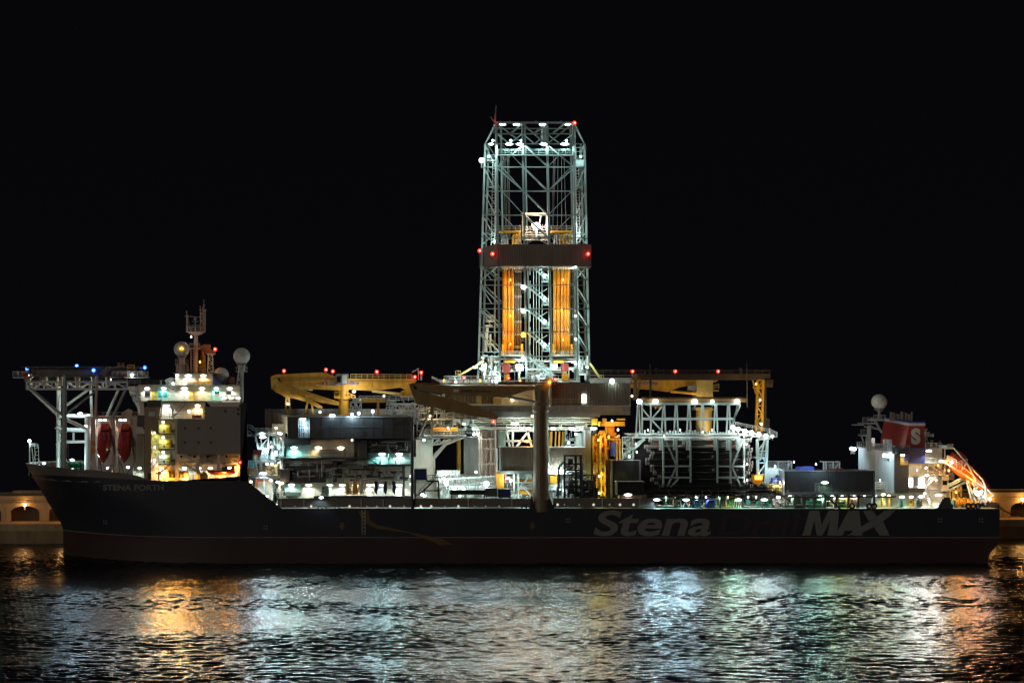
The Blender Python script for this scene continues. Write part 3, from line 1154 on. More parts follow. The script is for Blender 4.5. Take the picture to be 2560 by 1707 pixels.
for u0, u1, v0, v1 in ((56, 71, 931, 942), (303, 311, 936, 945), (296, 300, 936, 944)):
    mb = MB(); mb.pbox(u0, v0, u1, v1, 8.4, 9.2); mb.build('fire_monitor', 'red', hd)
mb = MB()
for u in (297, 307):
    mb.path([P(u - 3, 917, 16), P(u - 2, 908, 16), P(u + 2, 908, 16), P(u + 3, 917, 16), P(u - 2, 913, 16)], 0.1)
mb.rail([P(319, 925, 10), P(336, 925, 10)], 1.2, 0.1, 0.9)
mb.build('hatch_frame', 'yellow', hd)
lamp(hd, 200, 1034, 22, 'ice', 520, 0.6, 'point', off=1.0)
lamp(hd, 214, 1066, 14, 'ice', 300, 0.5, 'point', off=1.0)
lamp(hd, 70, 938, 9.5, 'white', 40, 0.3, 'point')
lamp(hd, 330, 938, 9, 'white', 22, 0.4, 'point')
for u in (115, 195, 275):
    lamp(hd, u, 949, 16, 'warm', 330, 0.35, 'point', off=-.6)
lamp(hd, 180, 1150, 20, 'cool', 420, 0.5, 'point', off=1)
lamp(hd, 110, 1158, 22, 'cool', 160, 0.4, 'point', off=1)

# ================================================================ lifeboats
def lifeboat(label, stern, axis, up, L, W, H, hullmat, topmat, group):
    ax, up = Vector(axis).normalized(), Vector(up).normalized()
    sd = ax.cross(up).normalized()
    st = V3(stern)
    t = thing('lifeboat', st, label, 'lifeboat', group)
    secs = [(0, .55, .6), (.03, .78, .8), (.12, .95, .95), (.3, 1, 1), (.55, 1, .98), (.75, .86, .9), (.88, .55, .7), (.96, .25, .45), (1, .03, .12)]
    for part, a0, a1, m in (('hull', math.pi, 2 * math.pi, hullmat), ('canopy', 0, math.pi, topmat)):
        mb = MB()
        N = 10
        rows = []
        for s_, fw, fhh in secs:
            c = st + ax * (s_ * L) + up * (0.12 * H * (1 - fhh))
            row = []
            for k in range(N + 1):
                a = a0 + (a1 - a0) * k / N
                ca, sa = math.cos(a), math.sin(a)
                ex = 0.62
                px = math.copysign(abs(ca) ** ex, ca) * W / 2 * fw
                pz = math.copysign(abs(sa) ** ex, sa) * H * (0.5 if part == 'hull' else 0.5) * fhh
                row.append(c + sd * px + up * pz)
            rows.append(row)
        for r0, r1 in zip(rows[:-1], rows[1:]):
            m_ = N + 1
            mb.add(r0 + r1, [(k, k + 1, m_ + k + 1, m_ + k) for k in range(N)])
        mb.add(rows[0], [list(range(N + 1))])
        mb.build(part, m, t, smooth=True)
    mb = MB()
    def blk(s0, s1, w0, w1, h0, h1):
        vs_ = []
        for s_, ww in ((s0, w0), (s1, w1)):
            for sg in (-1, 1):
                for h in (h0, h1):
                    vs_.append(st + ax * s_ * L + sd * sg * W / 2 * ww * (1 if h == h0 else 0.85) + up * h * H)
        mb.add(vs_, [(0, 1, 3, 2), (4, 6, 7, 5), (0, 4, 5, 1), (2, 3, 7, 6), (1, 5, 7, 3), (0, 2, 6, 4)])
    blk(0.05, 0.24, 0.6, 0.7, 0.38, 0.60)
    wh = mb.build('wheelhouse', topmat, t)
    mb = MB(); blk(0.225, 0.255, 0.5, 0.5, 0.46, 0.57); mb.build('window', 'glass', wh)
    for s0_, s1_ in ((.46, .52), (.66, .70)):
        mb = MB(); blk(s0_, s1_, .28, .28, .44, .53); mb.build('hatch', topmat, t)
    mb = MB()
    for sg in (-1, 1):
        pts = [st + ax * (s_ * L) + sd * sg * (W / 2 * fw + 0.04) for s_, fw, _ in secs]
        mb.path(pts, 0.09, 6)
    mb.build('rubbing_strake', 'white', t)
    for k in range(4):
        for sg in (-1, 1):
            mb = MB()
            c = st + ax * (0.34 + k * 0.12) * L + sd * sg * W * 0.43 + up * H * 0.30
            mb.bar(c - sd * sg * 0.12, c + sd * sg * 0.14, 0.24, 10)
            mb.build('porthole', 'glass', t)
    return t


th = math.radians(47)
for u, lab in ((264, 'dark red free fall lifeboat hanging bow down, the one nearer the helideck legs'), (315, 'dark red free fall lifeboat hanging bow down beside the brown corner wall of the house')):
    lifeboat(lab, P(u, 1066, 12.2), (0, -math.cos(th), -math.sin(th)), (0, -math.sin(th), math.cos(th)), 11.6, 3.3, 3.0, 'boat_red', 'boat_red', 'lifeboats at the bow')
lf = thing('lifeboat_launcher', P(285, 1198, 8), 'pinkish steel launching frame around the two bow lifeboats', 'launching frame')
mb = MB()
mb.pbox(228, 1041.5, 347, 1047.5, 9, 16)
mb.build('top_beam', 'pink_steel', lf)
for ua, ub in ((228, 238), (279, 288), (333, 342)):
    mb = MB(); mb.pbox(ua, 1047.6, ub, 1200, 9.5, 11); mb.build('post', 'pink_steel', lf)
for ua in (240, 277, 291, 328):
    mb = MB(); mb.bar(P(ua, 1048, 14.5), P(ua + 8, 1182, 3.0), 0.24, 4); mb.build('launch_rail', 'brown_wall', lf)
mb = MB(); mb.pbox(232, 1042, 345, 1200, 16.2, 16.6); mb.build('back_panel', 'pink_steel', lf)
mb = MB(); mb.rail([P(240, 1041.4, 9.2), P(345, 1041.4, 9.2)], 1.1, 0.05, 1.5); mb.pbox(304, 1031, 328, 1041, 10, 13); mb.prism([(306, 1031), (320, 1022), (330, 1026), (330, 1031)], 12, 14); mb.build('top_rail', 'pink_steel', lf)
for u in (250, 262, 301, 312):
    lamp(lf, u, 1050, 11.5, 'pink', 190, 0.4, aim=(0.1, -0.5, -1))
mb = MB(); mb.pbox(250, 1052, 274, 1063, 10.5, 11); mb.pbox(300, 1052, 324, 1063, 10.5, 11); mb.build('winch_hood', 'white', lf)
mb = MB()
for u in (268, 320):
    mb.bar(P(u - 14, 1196, 4), P(u + 14, 1160, 5), 0.3); mb.bar(P(u - 6, 1200, 5), P(u - 20, 1150, 6), 0.2); mb.bar(P(u + 6, 1200, 5), P(u + 12, 1165, 6), 0.2)
mb.build('lower_brace', 'steel', lf)
lamp(lf, 320, 1168, 8, 'cool', 260, 0.4, aim=(0, -.2, -1))
lamp(lf, 270, 1170, 9, 'pink', 90, 0.4, aim=(0, -.2, -1))
mb = MB(); mb.pbox(229, 1102, 237, 1112, 9, 9.4); mb.pbox(229, 1120, 237, 1134, 9, 9.4); mb.build('life_raft', 'boat_orange', lf)
# ================================================================ mast, radomes, small things of the fore ship
rm = thing('radar_mast', P(489, 932, 16), 'grey radar mast with forked top platform behind the white radome', 'mast')
mb = MB(); mb.bar(P(489, 934, 16), P(490, 832, 16), 0.62, 10, 0.5); mb.build('column', 'pink_steel', rm)
mb = MB(); mb.prism([(465, 828), (513, 828), (513, 830), (497, 838), (484, 838), (465, 830)], 14.5, 17.5); mb.rail([P(466, 828, 14.6), P(512, 828, 14.6)], 1.1, .06, 1.1); mb.build('platform', 'pink_steel', rm)
mb = MB(); mb.pbox(465.5, 787, 470, 828, 15.5, 16.2); mb.bar(P(467, 787, 16), P(466.5, 777, 16), 0.2); mb.bar(P(471, 800, 16), P(476, 828, 16), 0.15); mb.bar(P(462, 790, 16), P(500, 793, 16), .09); mb.build('side_post', 'pink_steel', rm)
mb = MB(); mb.truss(P(501, 828, 15.5), P(501, 775, 15.5), P(513, 828, 15.5), P(513, 775, 15.5), 6, .12, .16); mb.pbox(505, 773, 513, 828, 16, 16.6); mb.pbox(498, 774, 517, 775.5, 15.2, 16.6); mb.bar(P(500.5, 775, 16), P(500.5, 764, 16), .12); mb.bar(P(510, 775, 16), P(509.5, 748, 16), .08); mb.bar(P(507, 775, 16), P(510, 762, 16), .25); mb.build('mast_tower', 'pink_steel', rm)
mb = MB(); mb.pbox(478, 812, 503, 814, 15, 15.6); mb.bar(P(488, 828, 15.5), P(488, 798, 15.5), .2); mb.sphere(P(488, 797, 15.5), 0.45, 10, 6); mb.pbox(480, 803, 497, 804.5, 15, 15.5); mb.build('radar_bar', 'steel', rm)
mb = MB(); mb.pbox(473, 870, 500, 873, 14.5, 18); mb.pbox(476, 873, 478, 932, 16, 17); mb.rail([P(473, 870, 14.6), P(500, 870, 14.6)], 1.1, .06, 1.1); mb.ladder(P(481, 932, 15), P(481, 872, 15), .6, .06); mb.build('lower_platform', 'pink_steel', rm)
mb = MB(); mb.truss(P(519, 930, 15), P(521, 887, 15), P(533, 930, 15), P(531, 887, 15), 4, .1, .16); mb.pbox(517, 884, 536, 887, 14.5, 16); mb.build('signal_post', 'white', rm)
beacon(rm, 538, 873, 15, 'red', 50, 0.42)
lamp(rm, 500, 905, 13.5, 'orange', 55, 0.2, 'point', off=.5)
lamp(rm, 478, 842, 13, 'pink', 22, 0.15, 'point', off=1.5)

pc = thing('provision_crane', P(507, 932, 18), 'small yellow crane folded beside the radar mast', 'crane')
mb = MB(); mb.bar(P(507, 932, 18), P(507, 888, 18), 0.7, 10); mb.pbox(498, 905, 514, 926, 17.3, 19); mb.build('pedestal', 'yellow', pc)
mb = MB(); mb.prism([(498, 868), (508, 861), (526, 861), (527, 873), (537, 878), (537, 886), (520, 884), (504, 884)], 17, 18.5); mb.build('boom', 'yellow_dark', pc)
mb = MB(); mb.bar(P(505, 880, 16.8), P(512, 902, 16.8), 0.3, 8); mb.build('ram', 'yellow', pc)


def radome(name, u, v, d, rpx, label, ped, base_v, mat='white', lamp_=None):
    c = P(u, v, d)
    r = rpx / S * (1 + d / D)
    t = thing('radome', P(u, base_v, d), label, 'radome', None)
    mb = MB()
    mb.sphere(c, r, 28, 16, lo=-0.86)
    mb.build('dome', 'radome', t, smooth=True)
    mb = MB()
    mb.bar(c - Vector((0, 0, r * 1.08)), c - Vector((0, 0, r * 0.84)), r * 0.62, 16)
    mb.build('base_ring', 'grey', t)
    mb = MB()
    ped(mb, c, r)
    mb.build('pedestal', mat, t)
    return t


def ped1(mb, c, r):
    b_ = c - Vector((0, 0, r * 1.05))
    mb.bar(b_, P(454, 932, 10), 0.75, 12)
    mb.bar(b_ - Vector((0, 0, 1.6)), b_ - Vector((0, 0, 1.8)), 1.6, 12)
    for a in range(8):
        q = b_ - Vector((0, 0, 1.6)) + Vector((math.cos(a * .785) * 1.5, math.sin(a * .785) * 1.5, 0))
        mb.bar(q, q + Vector((0, 0, 1.2)), .06)
    mb.pbox(440, 913, 470, 931, 10.5, 13)


def ped2(mb, c, r):
    b_ = c - Vector((0, 0, r * 1.05))
    mb.bar(b_, b_ - Vector((0, 0, 1.5)), 0.9, 12)
    for z in (0.6, 1.6):
        mb.box(c.x - 1.35, c.x + 1.35, c.y - 1.35, c.y + 1.35, b_.z - z - .08, b_.z - z + .08)
    for a in (-1.3, -.5, .5, 1.3):
        mb.bar(Vector((c.x + a, c.y - 1.3, b_.z - 1.6)), Vector((c.x + a, c.y - 1.3, b_.z - .4)), .06)
    mb.truss(P(586, 1000, 5.5), P(597, 928, 5.5), P(607, 1000, 5.5), P(608, 928, 5.5), 7, .11, .2)
    mb.truss(P(588, 1000, 7.5), P(598, 928, 7.5), P(607, 1000, 7.5), P(608, 928, 7.5), 7, .09, .15)
    mb.bar(P(605, 1004, 6.4), P(605, 928, 6.4), .42, 8)


def ped3(mb, c, r):
    mb.bar(c - Vector((0, 0, r)), P(553, 963, 14), 1.2, 14)


radome('radome', 454, 873, 10, 19.5, 'white radome ball with an orange glint, left of the radar mast', ped1, 932, 'pink_steel')
radome('radome', 604, 890, 6.5, 21, 'grey white radome ball on a lattice tower at the aft end of the forward house', ped2, 1004)
radome('radome', 553, 938, 14, 19.5, 'large cream radome sitting low on the bridge roof right of the mast', ped3, 963)
def pedA(mb, c, r):
    b_ = c - Vector((0, 0, r * 1.05))
    mb.bar(b_, P(2198, 1050, 14), .3, 10)
    for sg in (-1, 1):
        mb.bar(b_ + Vector((sg * .9, 0, 0)), b_ - Vector((0, 0, .8)), .12)
    mb.pbox(2184, 1047, 2213, 1052, 13, 17)
    mb.rail([P(2184, 1047, 13), P(2213, 1047, 13)], 1.0, .06, .9)
    for a, b2 in ((2190, 2206), (2186, 2203)):
        mb.bar(P(a, 1052, 13.2), P(b2, 1082, 14), .12)
radome('radome', 2198, 1004, 14, 19, 'grey radome ball on a thin stem above the red funnel at the stern', pedA, 1050, 'steel')
# glowing beads on the first dome stand in for an orange reflection
rd = bpy.data.objects['radome']
for du, dv in ((-3, 0), (3, 0), (0, -2.5)):
    lamp(rd, 454 + du, 872 + dv, 7.9, 'amber', 3, -0.14, 'point', name='glint_bead', off=.3, rad=.12)

bm = thing('bow_mast', P(85, 1165, 20), 'thin white bow mast with a single bright lamp at the prow', 'mast')
mb = MB(); mb.bar(P(74, 1166, 20), P(74, 1104, 20), .16, 6); mb.ladder(P(93, 1165, 20), P(91, 1110, 20), .9, .08, .9); mb.bar(P(84, 1165, 20), P(80, 1120, 20), .12); mb.bar(P(80, 1166, 20), P(90, 1128, 20), .12)
mb.rail([P(76, 1118, 20), P(94, 1118, 20)], .9, .06, 1.); mb.build('post', 'white', bm)
lamp(bm, 73.5, 1102, 20, 'cool', 90, -.4, 'point', name='mast_lamp', off=.6)


def winch(u, v, d, w, mat, label, grp=None, drum='steel'):
    p = P(u, v, d)
    t = thing('winch', p, label, 'winch', grp)
    mb = MB(); mb.box(p.x - w * .6, p.x + w * .6, d - .9, d + .9, p.z, p.z + .5); mb.box(p.x - w * .62, p.x - w * .5, d - .8, d + .8, p.z + .5, p.z + 1.9); mb.box(p.x + w * .5, p.x + w * .62, d - .8, d + .8, p.z + .5, p.z + 1.9); mb.build('frame', mat, t)
    mb = MB(); c = p + Vector((0, 0, 1.35))
    mb.bar(c - Vector((w * .48, 0, 0)), c + Vector((w * .48, 0, 0)), .75, 14)
    for s_ in (-.48, .0, .46):
        mb.bar(c + Vector((w * s_, 0, 0)), c + Vector((w * s_ + .12, 0, 0)), 1.25, 16)
    mb.build('drum', drum, t)
    return t


winch(188, 1176, 12, 2.6, 'green_dark', 'dark green mooring winch on the bow deck below the helideck', None, 'green')
winch(431, 1199, 2.6, 1.8, 'yellow_pale', 'cream winch lit orange on the open side deck, left of its pair', 'deck winches', 'brown_wall')
winch(460, 1199, 2.6, 1.8, 'cream', 'cream winch with brown drum under the grey screen, right of its pair', 'deck winches', 'brown_wall')

for (ub, vb), (ut, vt), mats, lab in (((399, 1200), (433, 1155), 'pink_steel', 'small davit crane with boom raised right in front of the stair recess'),
                                    ((496, 1199), (457, 1155), 'yellow_pale', 'small davit crane with boom raised left under the grey screen')):
    t = thing('davit_crane', P(ub, vb, 1.2), lab, 'crane', 'davit cranes on the open side deck')
    mb = MB(); mb.bar(P(ub, vb, 1.2), P(ub, vb - 15, 1.2), .42, 10, .34); mb.pbox(ub - 4.5, vb - 22, ub + 4.5, vb - 14, .8, 1.7); mb.build('pedestal', mats, t)
    s_ = 1 if ut > ub else -1
    mb = MB(); mb.bar(P(ub - 10 * s_, vb - 16, 1.2), P(ub, vb - 18, 1.2), .25); mb.bar(P(ub, vb - 18, 1.2), P(ut, vt, 1.2), .32, 4, .2); mb.build('boom', mats, t)
    mb = MB(); mb.bar(P(ut, vt, 1.2), P(ut, vt + 6, 1.2), .05); mb.bar(P(ut, vt + 6, 1.2), P(ut, vt + 8, 1.2), .14, 6); mb.build('hook', 'dark', t)

rb = thing('rescue_boat', P(555, 1188, 1.6), 'orange lit rescue boat with raised stern on a cradle by the red light', 'boat')
mb = MB()
mb.prism([(517, 1176), (522, 1182), (528, 1186), (545, 1188), (575, 1187), (588, 1183), (590, 1178), (585, 1176), (587, 1165), (581, 1166), (576, 1172), (560, 1176), (535, 1176), (533, 1174), (521, 1174)], 0.9, 2.9)
mb.build('hull', 'russet', rb)
mb = MB(); mb.bar(P(519, 1179, .8), P(589, 1180, .8), .16, 8); mb.build('fender_tube', 'boat_red', rb)
mb = MB(); mb.prism([(553, 1176), (556, 1168), (566, 1164), (572, 1176)], 1.3, 2.5); mb.build('console', 'dark', rb)
mb = MB()
for u in (552, 558, 571, 573):
    mb.bar(P(u, 1188, 1.5), P(u + (1 if u < 560 else -1), 1201, 1.5), .16)
mb.bar(P(561, 1158, 1.8), P(551, 1174, 1.5), .1); mb.bar(P(561, 1158, 1.8), P(570, 1174, 1.5), .1); mb.bar(P(560, 1158, 1.8), P(560, 1164, 1.8), .18)
mb.build('cradle', 'brown_wall', rb)
for u, lab in ((483, 'small dark deck locker on the open side deck, left of the tall cabinet'), ):
    mb = MB(); mb.pbox(u - 2.5, 1187, u + 2.5, 1199, 2.5, 3.5); mb.pbox(u - 3, 1186, u + 3, 1187.4, 2.3, 3.6); single('deck_locker', mb, 'grey', P(u, 1199, 3), lab, 'locker')
t = thing('cable_drum', P(509, 1199, 2.4), 'dark grey cable drum standing upright beside the davit crane', 'drum')
mb = MB(); mb.bar(P(509, 1190, 2.0), P(509, 1190, 3.4), .75, 16); mb.build('drum', 'grey', t)
for y_ in (1.9, 3.4):
    mb = MB(); mb.bar(P(509, 1190, 2.4) + Vector((0, y_ - 2.4, 0)), P(509, 1190, 2.4) + Vector((0, y_ - 2.3, 0)), 1.05, 18); mb.build('flange', 'dark', t)
mb = MB(); mb.pbox(370, 1183, 376, 1200, .4, 1.4); mb.bar(P(373, 1183, .9), P(373, 1181, .9), .4, 10); single('bollard', mb, 'navy', P(373, 1200, .9), 'dark blue bollard post at the foot of the brown corner wall', 'bollard')
wl = thing('warning_light', P(600, 1156, 0), 'red warning light box on the aft edge of the forward house', 'light')
mb = MB(); mb.pbox(595, 1150.5, 605, 1161, -.25, .0); mb.pbox(594.5, 1149.5, 605.5, 1150.8, -.6, .0); mb.build('housing', 'red', wl)
beacon(wl, 600, 1155.5, -.5, 'red', 18, .3)

# ================================================================ windscreens and access tower between house and module
ws = thing('wind_screen', P(690, 1076, 12), 'beige curved wind screen panel standing at an angle above the access tower', 'screen')
mb = MB()
a, b_ = P(664, 1023, 26), P(719, 1041, 7)
c, d_ = P(664, 1075, 26), P(719, 1083, 7)
nrm = Vector((0.3, 0.1, 0))
mb.add([a, b_, d_, c, a + nrm, b_ + nrm, d_ + nrm, c + nrm], [(0, 1, 2, 3), (7, 6, 5, 4), (0, 4, 5, 1), (3, 2, 6, 7), (0, 3, 7, 4), (1, 5, 6, 2)])
mb.build('panel', 'cream', ws)
mb = MB()
for f in (.35, .7):
    mb.bar(a.lerp(b_, f) + Vector((-.15, -.15, 0)), c.lerp(d_, f) + Vector((-.15, -.15, 0)), .12)
mb.bar(a, b_, .2); mb.bar(d_, b_, .25)
mb.build('stiffener', 'steel', ws)
lamp(ws, 690, 1070, 8, 'warm', 90, .3, 'point', off=2.5)
fs = thing('wind_screen', P(860, 1045, 34), 'long pale ribbed wind screen running behind the left yellow crane', 'screen')
mb = MB(); mb.corr(P(664, 0, 34).to_2d(), P(1055, 0, 34).to_2d(), zof(1060, 34), zof(1024, 34), .8, .25); mb.build('panel', 'white', fs)
mb = MB()
for u in (664, 740, 812, 900, 980, 1053):
    mb.pbox(u - 1.2, 1022, u + 1.2, 1060, 33.2, 33.7)
mb.pbox(664, 1022, 1054, 1024, 33.3, 33.6); mb.build('post', 'white', fs)

at = thing('access_tower', P(660, 1276, 6), 'white lattice access tower with stairs and gangway right of the forward house', 'tower')
mb = MB(); mb.pbox(638, 1082, 690, 1089, 4, 9); mb.rail([P(638, 1082, 4.1), P(688, 1082, 4.1)], 1.1, .06, 1.2); mb.pbox(644, 1120, 672, 1124, 4, 8); mb.rail([P(644, 1120, 4.1), P(672, 1120, 4.1)], 1.1, .06, 1.2)
mb.pbox(640, 1152, 690, 1157, 3, 8); mb.rail([P(655, 1152, 3.1), P(690, 1152, 3.1)], 1.1, .06, 1.2); mb.pbox(622, 1188, 700, 1195, 2, 8); mb.rail([P(622, 1188, 2.1), P(700, 1188, 2.1)], 1.1, .06, 1.4); mb.build('platform', 'white', at)
mb = MB(); mb.bar(P(639, 1090, 4), P(646, 1123, 4), .28); mb.bar(P(671, 1090, 4), P(671, 1123, 4), .28); mb.bar(P(648, 1122, 4.2), P(669, 1096, 4.2), .2); mb.bar(P(652, 1092, 4.4), P(655, 1122, 4.4), .22)
mb.truss(P(657, 1124, 4), P(652, 1150, 4), P(670, 1124, 4), P(668, 1150, 4), 3, .16, .22, x=True)
mb.bar(P(637, 1140, 3), P(645, 1188, 3), .26); mb.bar(P(651, 1140, 3), P(656, 1190, 3), .26)
for k in range(6):
    mb.bar(P(638.5 + k * 1.2, 1145 + k * 7, 3), P(651.5 + k * .8, 1145 + k * 7, 3), .09)
for u in (622, 660, 698):
    mb.bar(P(u, 1195, 3), P(u + 4, 1276, 3), .25)
mb.build('frame', 'white', at)
mb = MB(); mb.pbox(618, 1086, 638, 1091, 4, 6); mb.rail([P(618, 1073, 4.2), P(630, 1076, 4.2), P(640, 1086, 4.2)], 1.2, .09, .9); mb.bar(P(619, 1074, 4.2), P(619, 1090, 4.2), .2); mb.bar(P(621, 1076, 4.2), P(637, 1089, 4.2), .16); mb.build('gangway', 'white', at)
mb = MB()
mb.stair(P(664, 1178, 3.4), P(690, 1192, 3.4), 1.0, .12); mb.stair(P(700, 1255, 2.4), P(676, 1200, 2.4), 1.0, .1); mb.stair(P(664, 1216, 3.2), P(660, 1275, 3.2), 1, .08)
mb.build('stair', 'steel', at)
mb = MB(); mb.pipes(680, 1095, 712, 1190, 4, 9, 26, 21, (.12, .4)); mb.pipes(625, 1196, 712, 1268, 5, 9, 40, 22, (.08, .25)); mb.build('pipework', 'white', at)
mb = MB(); mb.blocks(672, 1100, 712, 1150, 4.5, 9, 22, 23, (4, 12), (6, 20)); mb.blocks(656, 1158, 700, 1187, 5, 9, 12, 24); mb.blocks(690, 1200, 716, 1268, 3, 8, 16, 25); mb.build('machinery', 'white', at)
mb = MB(); mb.pbox(645, 1203, 683, 1250, 4.5, 8); mb.build('tank', 'cream', at)
mb = MB(); mb.pbox(642, 1196, 684, 1203, 4.2, 8); mb.pbox(639, 1190, 645, 1215, 4, 5); mb.build('tank_lid', 'russet', at)
mb = MB(); mb.pbox(680, 1060, 713, 1212, 9.5, 12); mb.pbox(648, 1124, 700, 1276, 12.2, 14); mb.build('back_wall', 'steel', at)
for u, v, d, c, pw, s_ in ((655, 1084, 2.6, 'ice', 900, .7), (657, 1093, 2.6, 'ice', 600, .8), (697, 1083, 6, 'cool', 70, .3), (702, 1084, 6, 'cool', 70, .3), (679, 1117, 3.5, 'cool', 200, .3), (658, 1183, 1.6, 'ice', 800, .9), (668, 1160, 4, 'warm', 160, .35),
                         (680, 1160, 4, 'warm', 140, .3), (677, 1200, 3.4, 'white', 150, .4), (695, 1205, 2.6, 'white', 150, .5), (705, 1208, 2.6, 'warm', 100, .4), (627, 1204, 4, 'warm', 90, .35), (690, 1262, 2, 'cool', 90, .3), (668, 1240, 2.5, 'cool', 110, .3), (690, 1130, 3.4, 'ice', 300, .3), (640, 1240, 4, 'white', 120, .25)):
    lamp(at, u, v, d, c, pw * .6, s_, 'point' if s_ < .45 else 'spot', off=.7)

boxes = ((634, 1126, 662, 1142, 9, 12, 'red', 'small red topped container, uppermost behind the access tower stairs'), (629, 1136, 646, 1152, 7, 10, 'yellow_pale', 'beige container between the blue and red boxes by the access tower'),
         (621, 1152, 642, 1170, 5, 9, 'teal', 'teal blue container stacked above the orange edged beige one'), (619, 1169.8, 644, 1186, 4, 8, 'cream', 'beige container with orange top edge, lowest beside the forward house'))
for u0, v0, u1, v1, d0, d1, m, lab in boxes:
    t = thing('container', P((u0 + u1) / 2, v1, d0), lab, 'container', 'containers behind the forward house')
    a, b_ = P(u0, v1, d0), P(u1, v0, d0)
    mb = MB(); mb.corr((a.x, d0), (b_.x, d0), a.z, b_.z, .5, .08); mb.box(a.x, b_.x, d0 + .15, d1, a.z, b_.z); mb.build('body', m, t)
    mb = MB(); mb.box(a.x - .05, b_.x + .05, d0 - .15, d1 + .05, b_.z - .1, b_.z + .08); mb.box(a.x - .06, a.x + .1, d0 - .14, d0 + .1, a.z, b_.z); mb.box(b_.x - .1, b_.x + .06, d0 - .14, d0 + .1, a.z, b_.z); mb.build('frame', 'russet' if m != 'teal' else 'steel', t)

# ================================================================ engine module
em = thing('engine_module', P(870, 1271, 10), 'tall dark walled machinery house behind the midship bulwark with rows of dome lamps', 'deckhouse')
mb = MB(); mb.pbox(719, 1043, 745, 1093.5, 1.5, 3); mb.pbox(774.5, 1043, 1033, 1093.5, 1.5, 3); mb.pbox(745.2, 1043.5, 774.3, 1045, 1.6, 3)
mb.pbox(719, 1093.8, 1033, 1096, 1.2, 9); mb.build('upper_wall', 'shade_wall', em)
mb = MB(); mb.pbox(718, 1040.8, 1034, 1043, 1.3, 20); mb.build('roof', 'steel', em)
mb = MB()
for k in range(6):
    mb.pbox(746 + k * 5.2, 1045, 747.4 + k * 5.2, 1093, 3, 3.3)
mb.blocks(746, 1047, 774, 1093, 3.5, 6, 16, 31, (4, 9), (6, 16)); mb.pbox(746, 1068, 774, 1070, 2.9, 3.3); mb.build('inlet_frame', 'white', em)
mb = MB(); mb.blocks(746, 1062, 760, 1092, 3.2, 4, 5, 32, (4, 9), (6, 14)); mb.build('inlet_motor', 'blue', em)
lamp(em, 757, 1047, 2.6, 'ice', 160, .7, aim=(0, .3, -1)); lamp(em, 765, 1070, 2.8, 'ice', 70, .3, 'point')
mb = MB(); mb.pbox(712, 1096.2, 1034, 1211, 9.2, 20); mb.build('core', 'grey', em)
mb = MB(); mb.pbox(716, 1112, 776, 1144, 8.2, 9.1); mb.build('wall_panel', 'teal_wall', em)  # teal of the lamp put into this wall colour
mb = MB(); mb.pbox(776.2, 1098, 885, 1144, 8.2, 9.1); mb.build('wall_panel', 'cream', em)
mb = MB(); mb.pbox(920, 1132, 1026, 1160, 8.0, 9.1); mb.build('wall_panel', 'teal_wall', em)  # wall colour carries the teal of its lamps
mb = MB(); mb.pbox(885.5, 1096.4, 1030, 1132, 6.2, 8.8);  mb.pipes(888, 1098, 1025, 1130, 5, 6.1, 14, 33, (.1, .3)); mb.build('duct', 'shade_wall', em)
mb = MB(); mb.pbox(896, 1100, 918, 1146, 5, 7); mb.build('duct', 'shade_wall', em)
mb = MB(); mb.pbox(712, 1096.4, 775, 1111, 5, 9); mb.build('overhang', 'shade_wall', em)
mb = MB(); mb.pbox(929, 1110, 939, 1119, 6.0, 6.2); mb.build('label_plate', 'yellow_pale', em)
mb = MB(); mb.pbox(702, 1144, 925, 1148, 3.2, 9); mb.rail([P(718, 1144, 3.3), P(922, 1144, 3.3)], 1.2, .05, 2.5); mb.pbox(920, 1160, 1030, 1165, 3.2, 9); mb.rail([P(922, 1160, 3.3), P(1028, 1160, 3.3)], 1.2, .05, 2.5)
mb.stair(P(920, 1146, 4), P(950, 1164, 4), 1., .12); mb.build('walkway', 'dark', em)
for u in (952, 972, 989):
    mb = MB(); mb.pbox(u - .8, 1135, u + .8, 1163, 3.2, 3.5); mb.build('walkway_post', 'black', em)
mb = MB(); mb.prism([(796, 1124), (862, 1124), (860, 1126), (800, 1126)], 4, 8); mb.bar(P(862, 1120, 5), P(862, 1143, 5), .15); mb.build('canopy', 'brown_wall', em)
mb = MB(); mb.pbox(712, 1150, 1026, 1211, 8.4, 9.15); mb.build('lower_wall', 'cream', em)
mb = MB(); mb.pbox(694, 1173, 724, 1203, 2.5, 8); mb.pbox(724, 1182, 815, 1203, 3.5, 8.2); mb.pbox(832, 1152, 842, 1205, 6, 8); mb.pbox(714, 1160, 830, 1170, 6, 8.2); mb.pbox(846, 1160, 922, 1170, 6.4, 8.2)
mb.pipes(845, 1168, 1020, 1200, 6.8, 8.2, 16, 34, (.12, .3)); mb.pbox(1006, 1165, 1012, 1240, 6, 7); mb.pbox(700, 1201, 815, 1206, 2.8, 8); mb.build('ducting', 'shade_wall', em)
mb = MB(); mb.pbox(704, 1206, 1034, 1271, 9.2, 14); mb.build('ground_wall', 'cream', em)
mb = MB()
for u0, u1 in ((712, 753), ):
    mb.pbox(u0, 1208, u1, 1240, 7, 9)
mb.pbox(712, 1229, 754, 1238, 5, 7); mb.build('ground_panel', 'teal_wall', em)
mb = MB(); mb.path([P(831, 1225, 5), P(831, 1186, 5), P(888, 1186, 5), P(888, 1228, 5)], .13, 6); mb.path([P(912, 1228, 4.6), P(912, 1199, 4.6), P(1006, 1199, 4.6), P(1006, 1234, 4.6)], .13, 6); mb.bar(P(856, 1186, 5), P(856, 1200, 5), .08); mb.bar(P(960, 1199, 4.6), P(960, 1215, 4.6), .1); mb.path([P(800, 1198, 4), P(800, 1238, 4)], .12)
mb.pipes(860, 1195, 910, 1236, 4.5, 8, 16, 35, (.08, .2)); mb.build('pipework', 'cream', em)
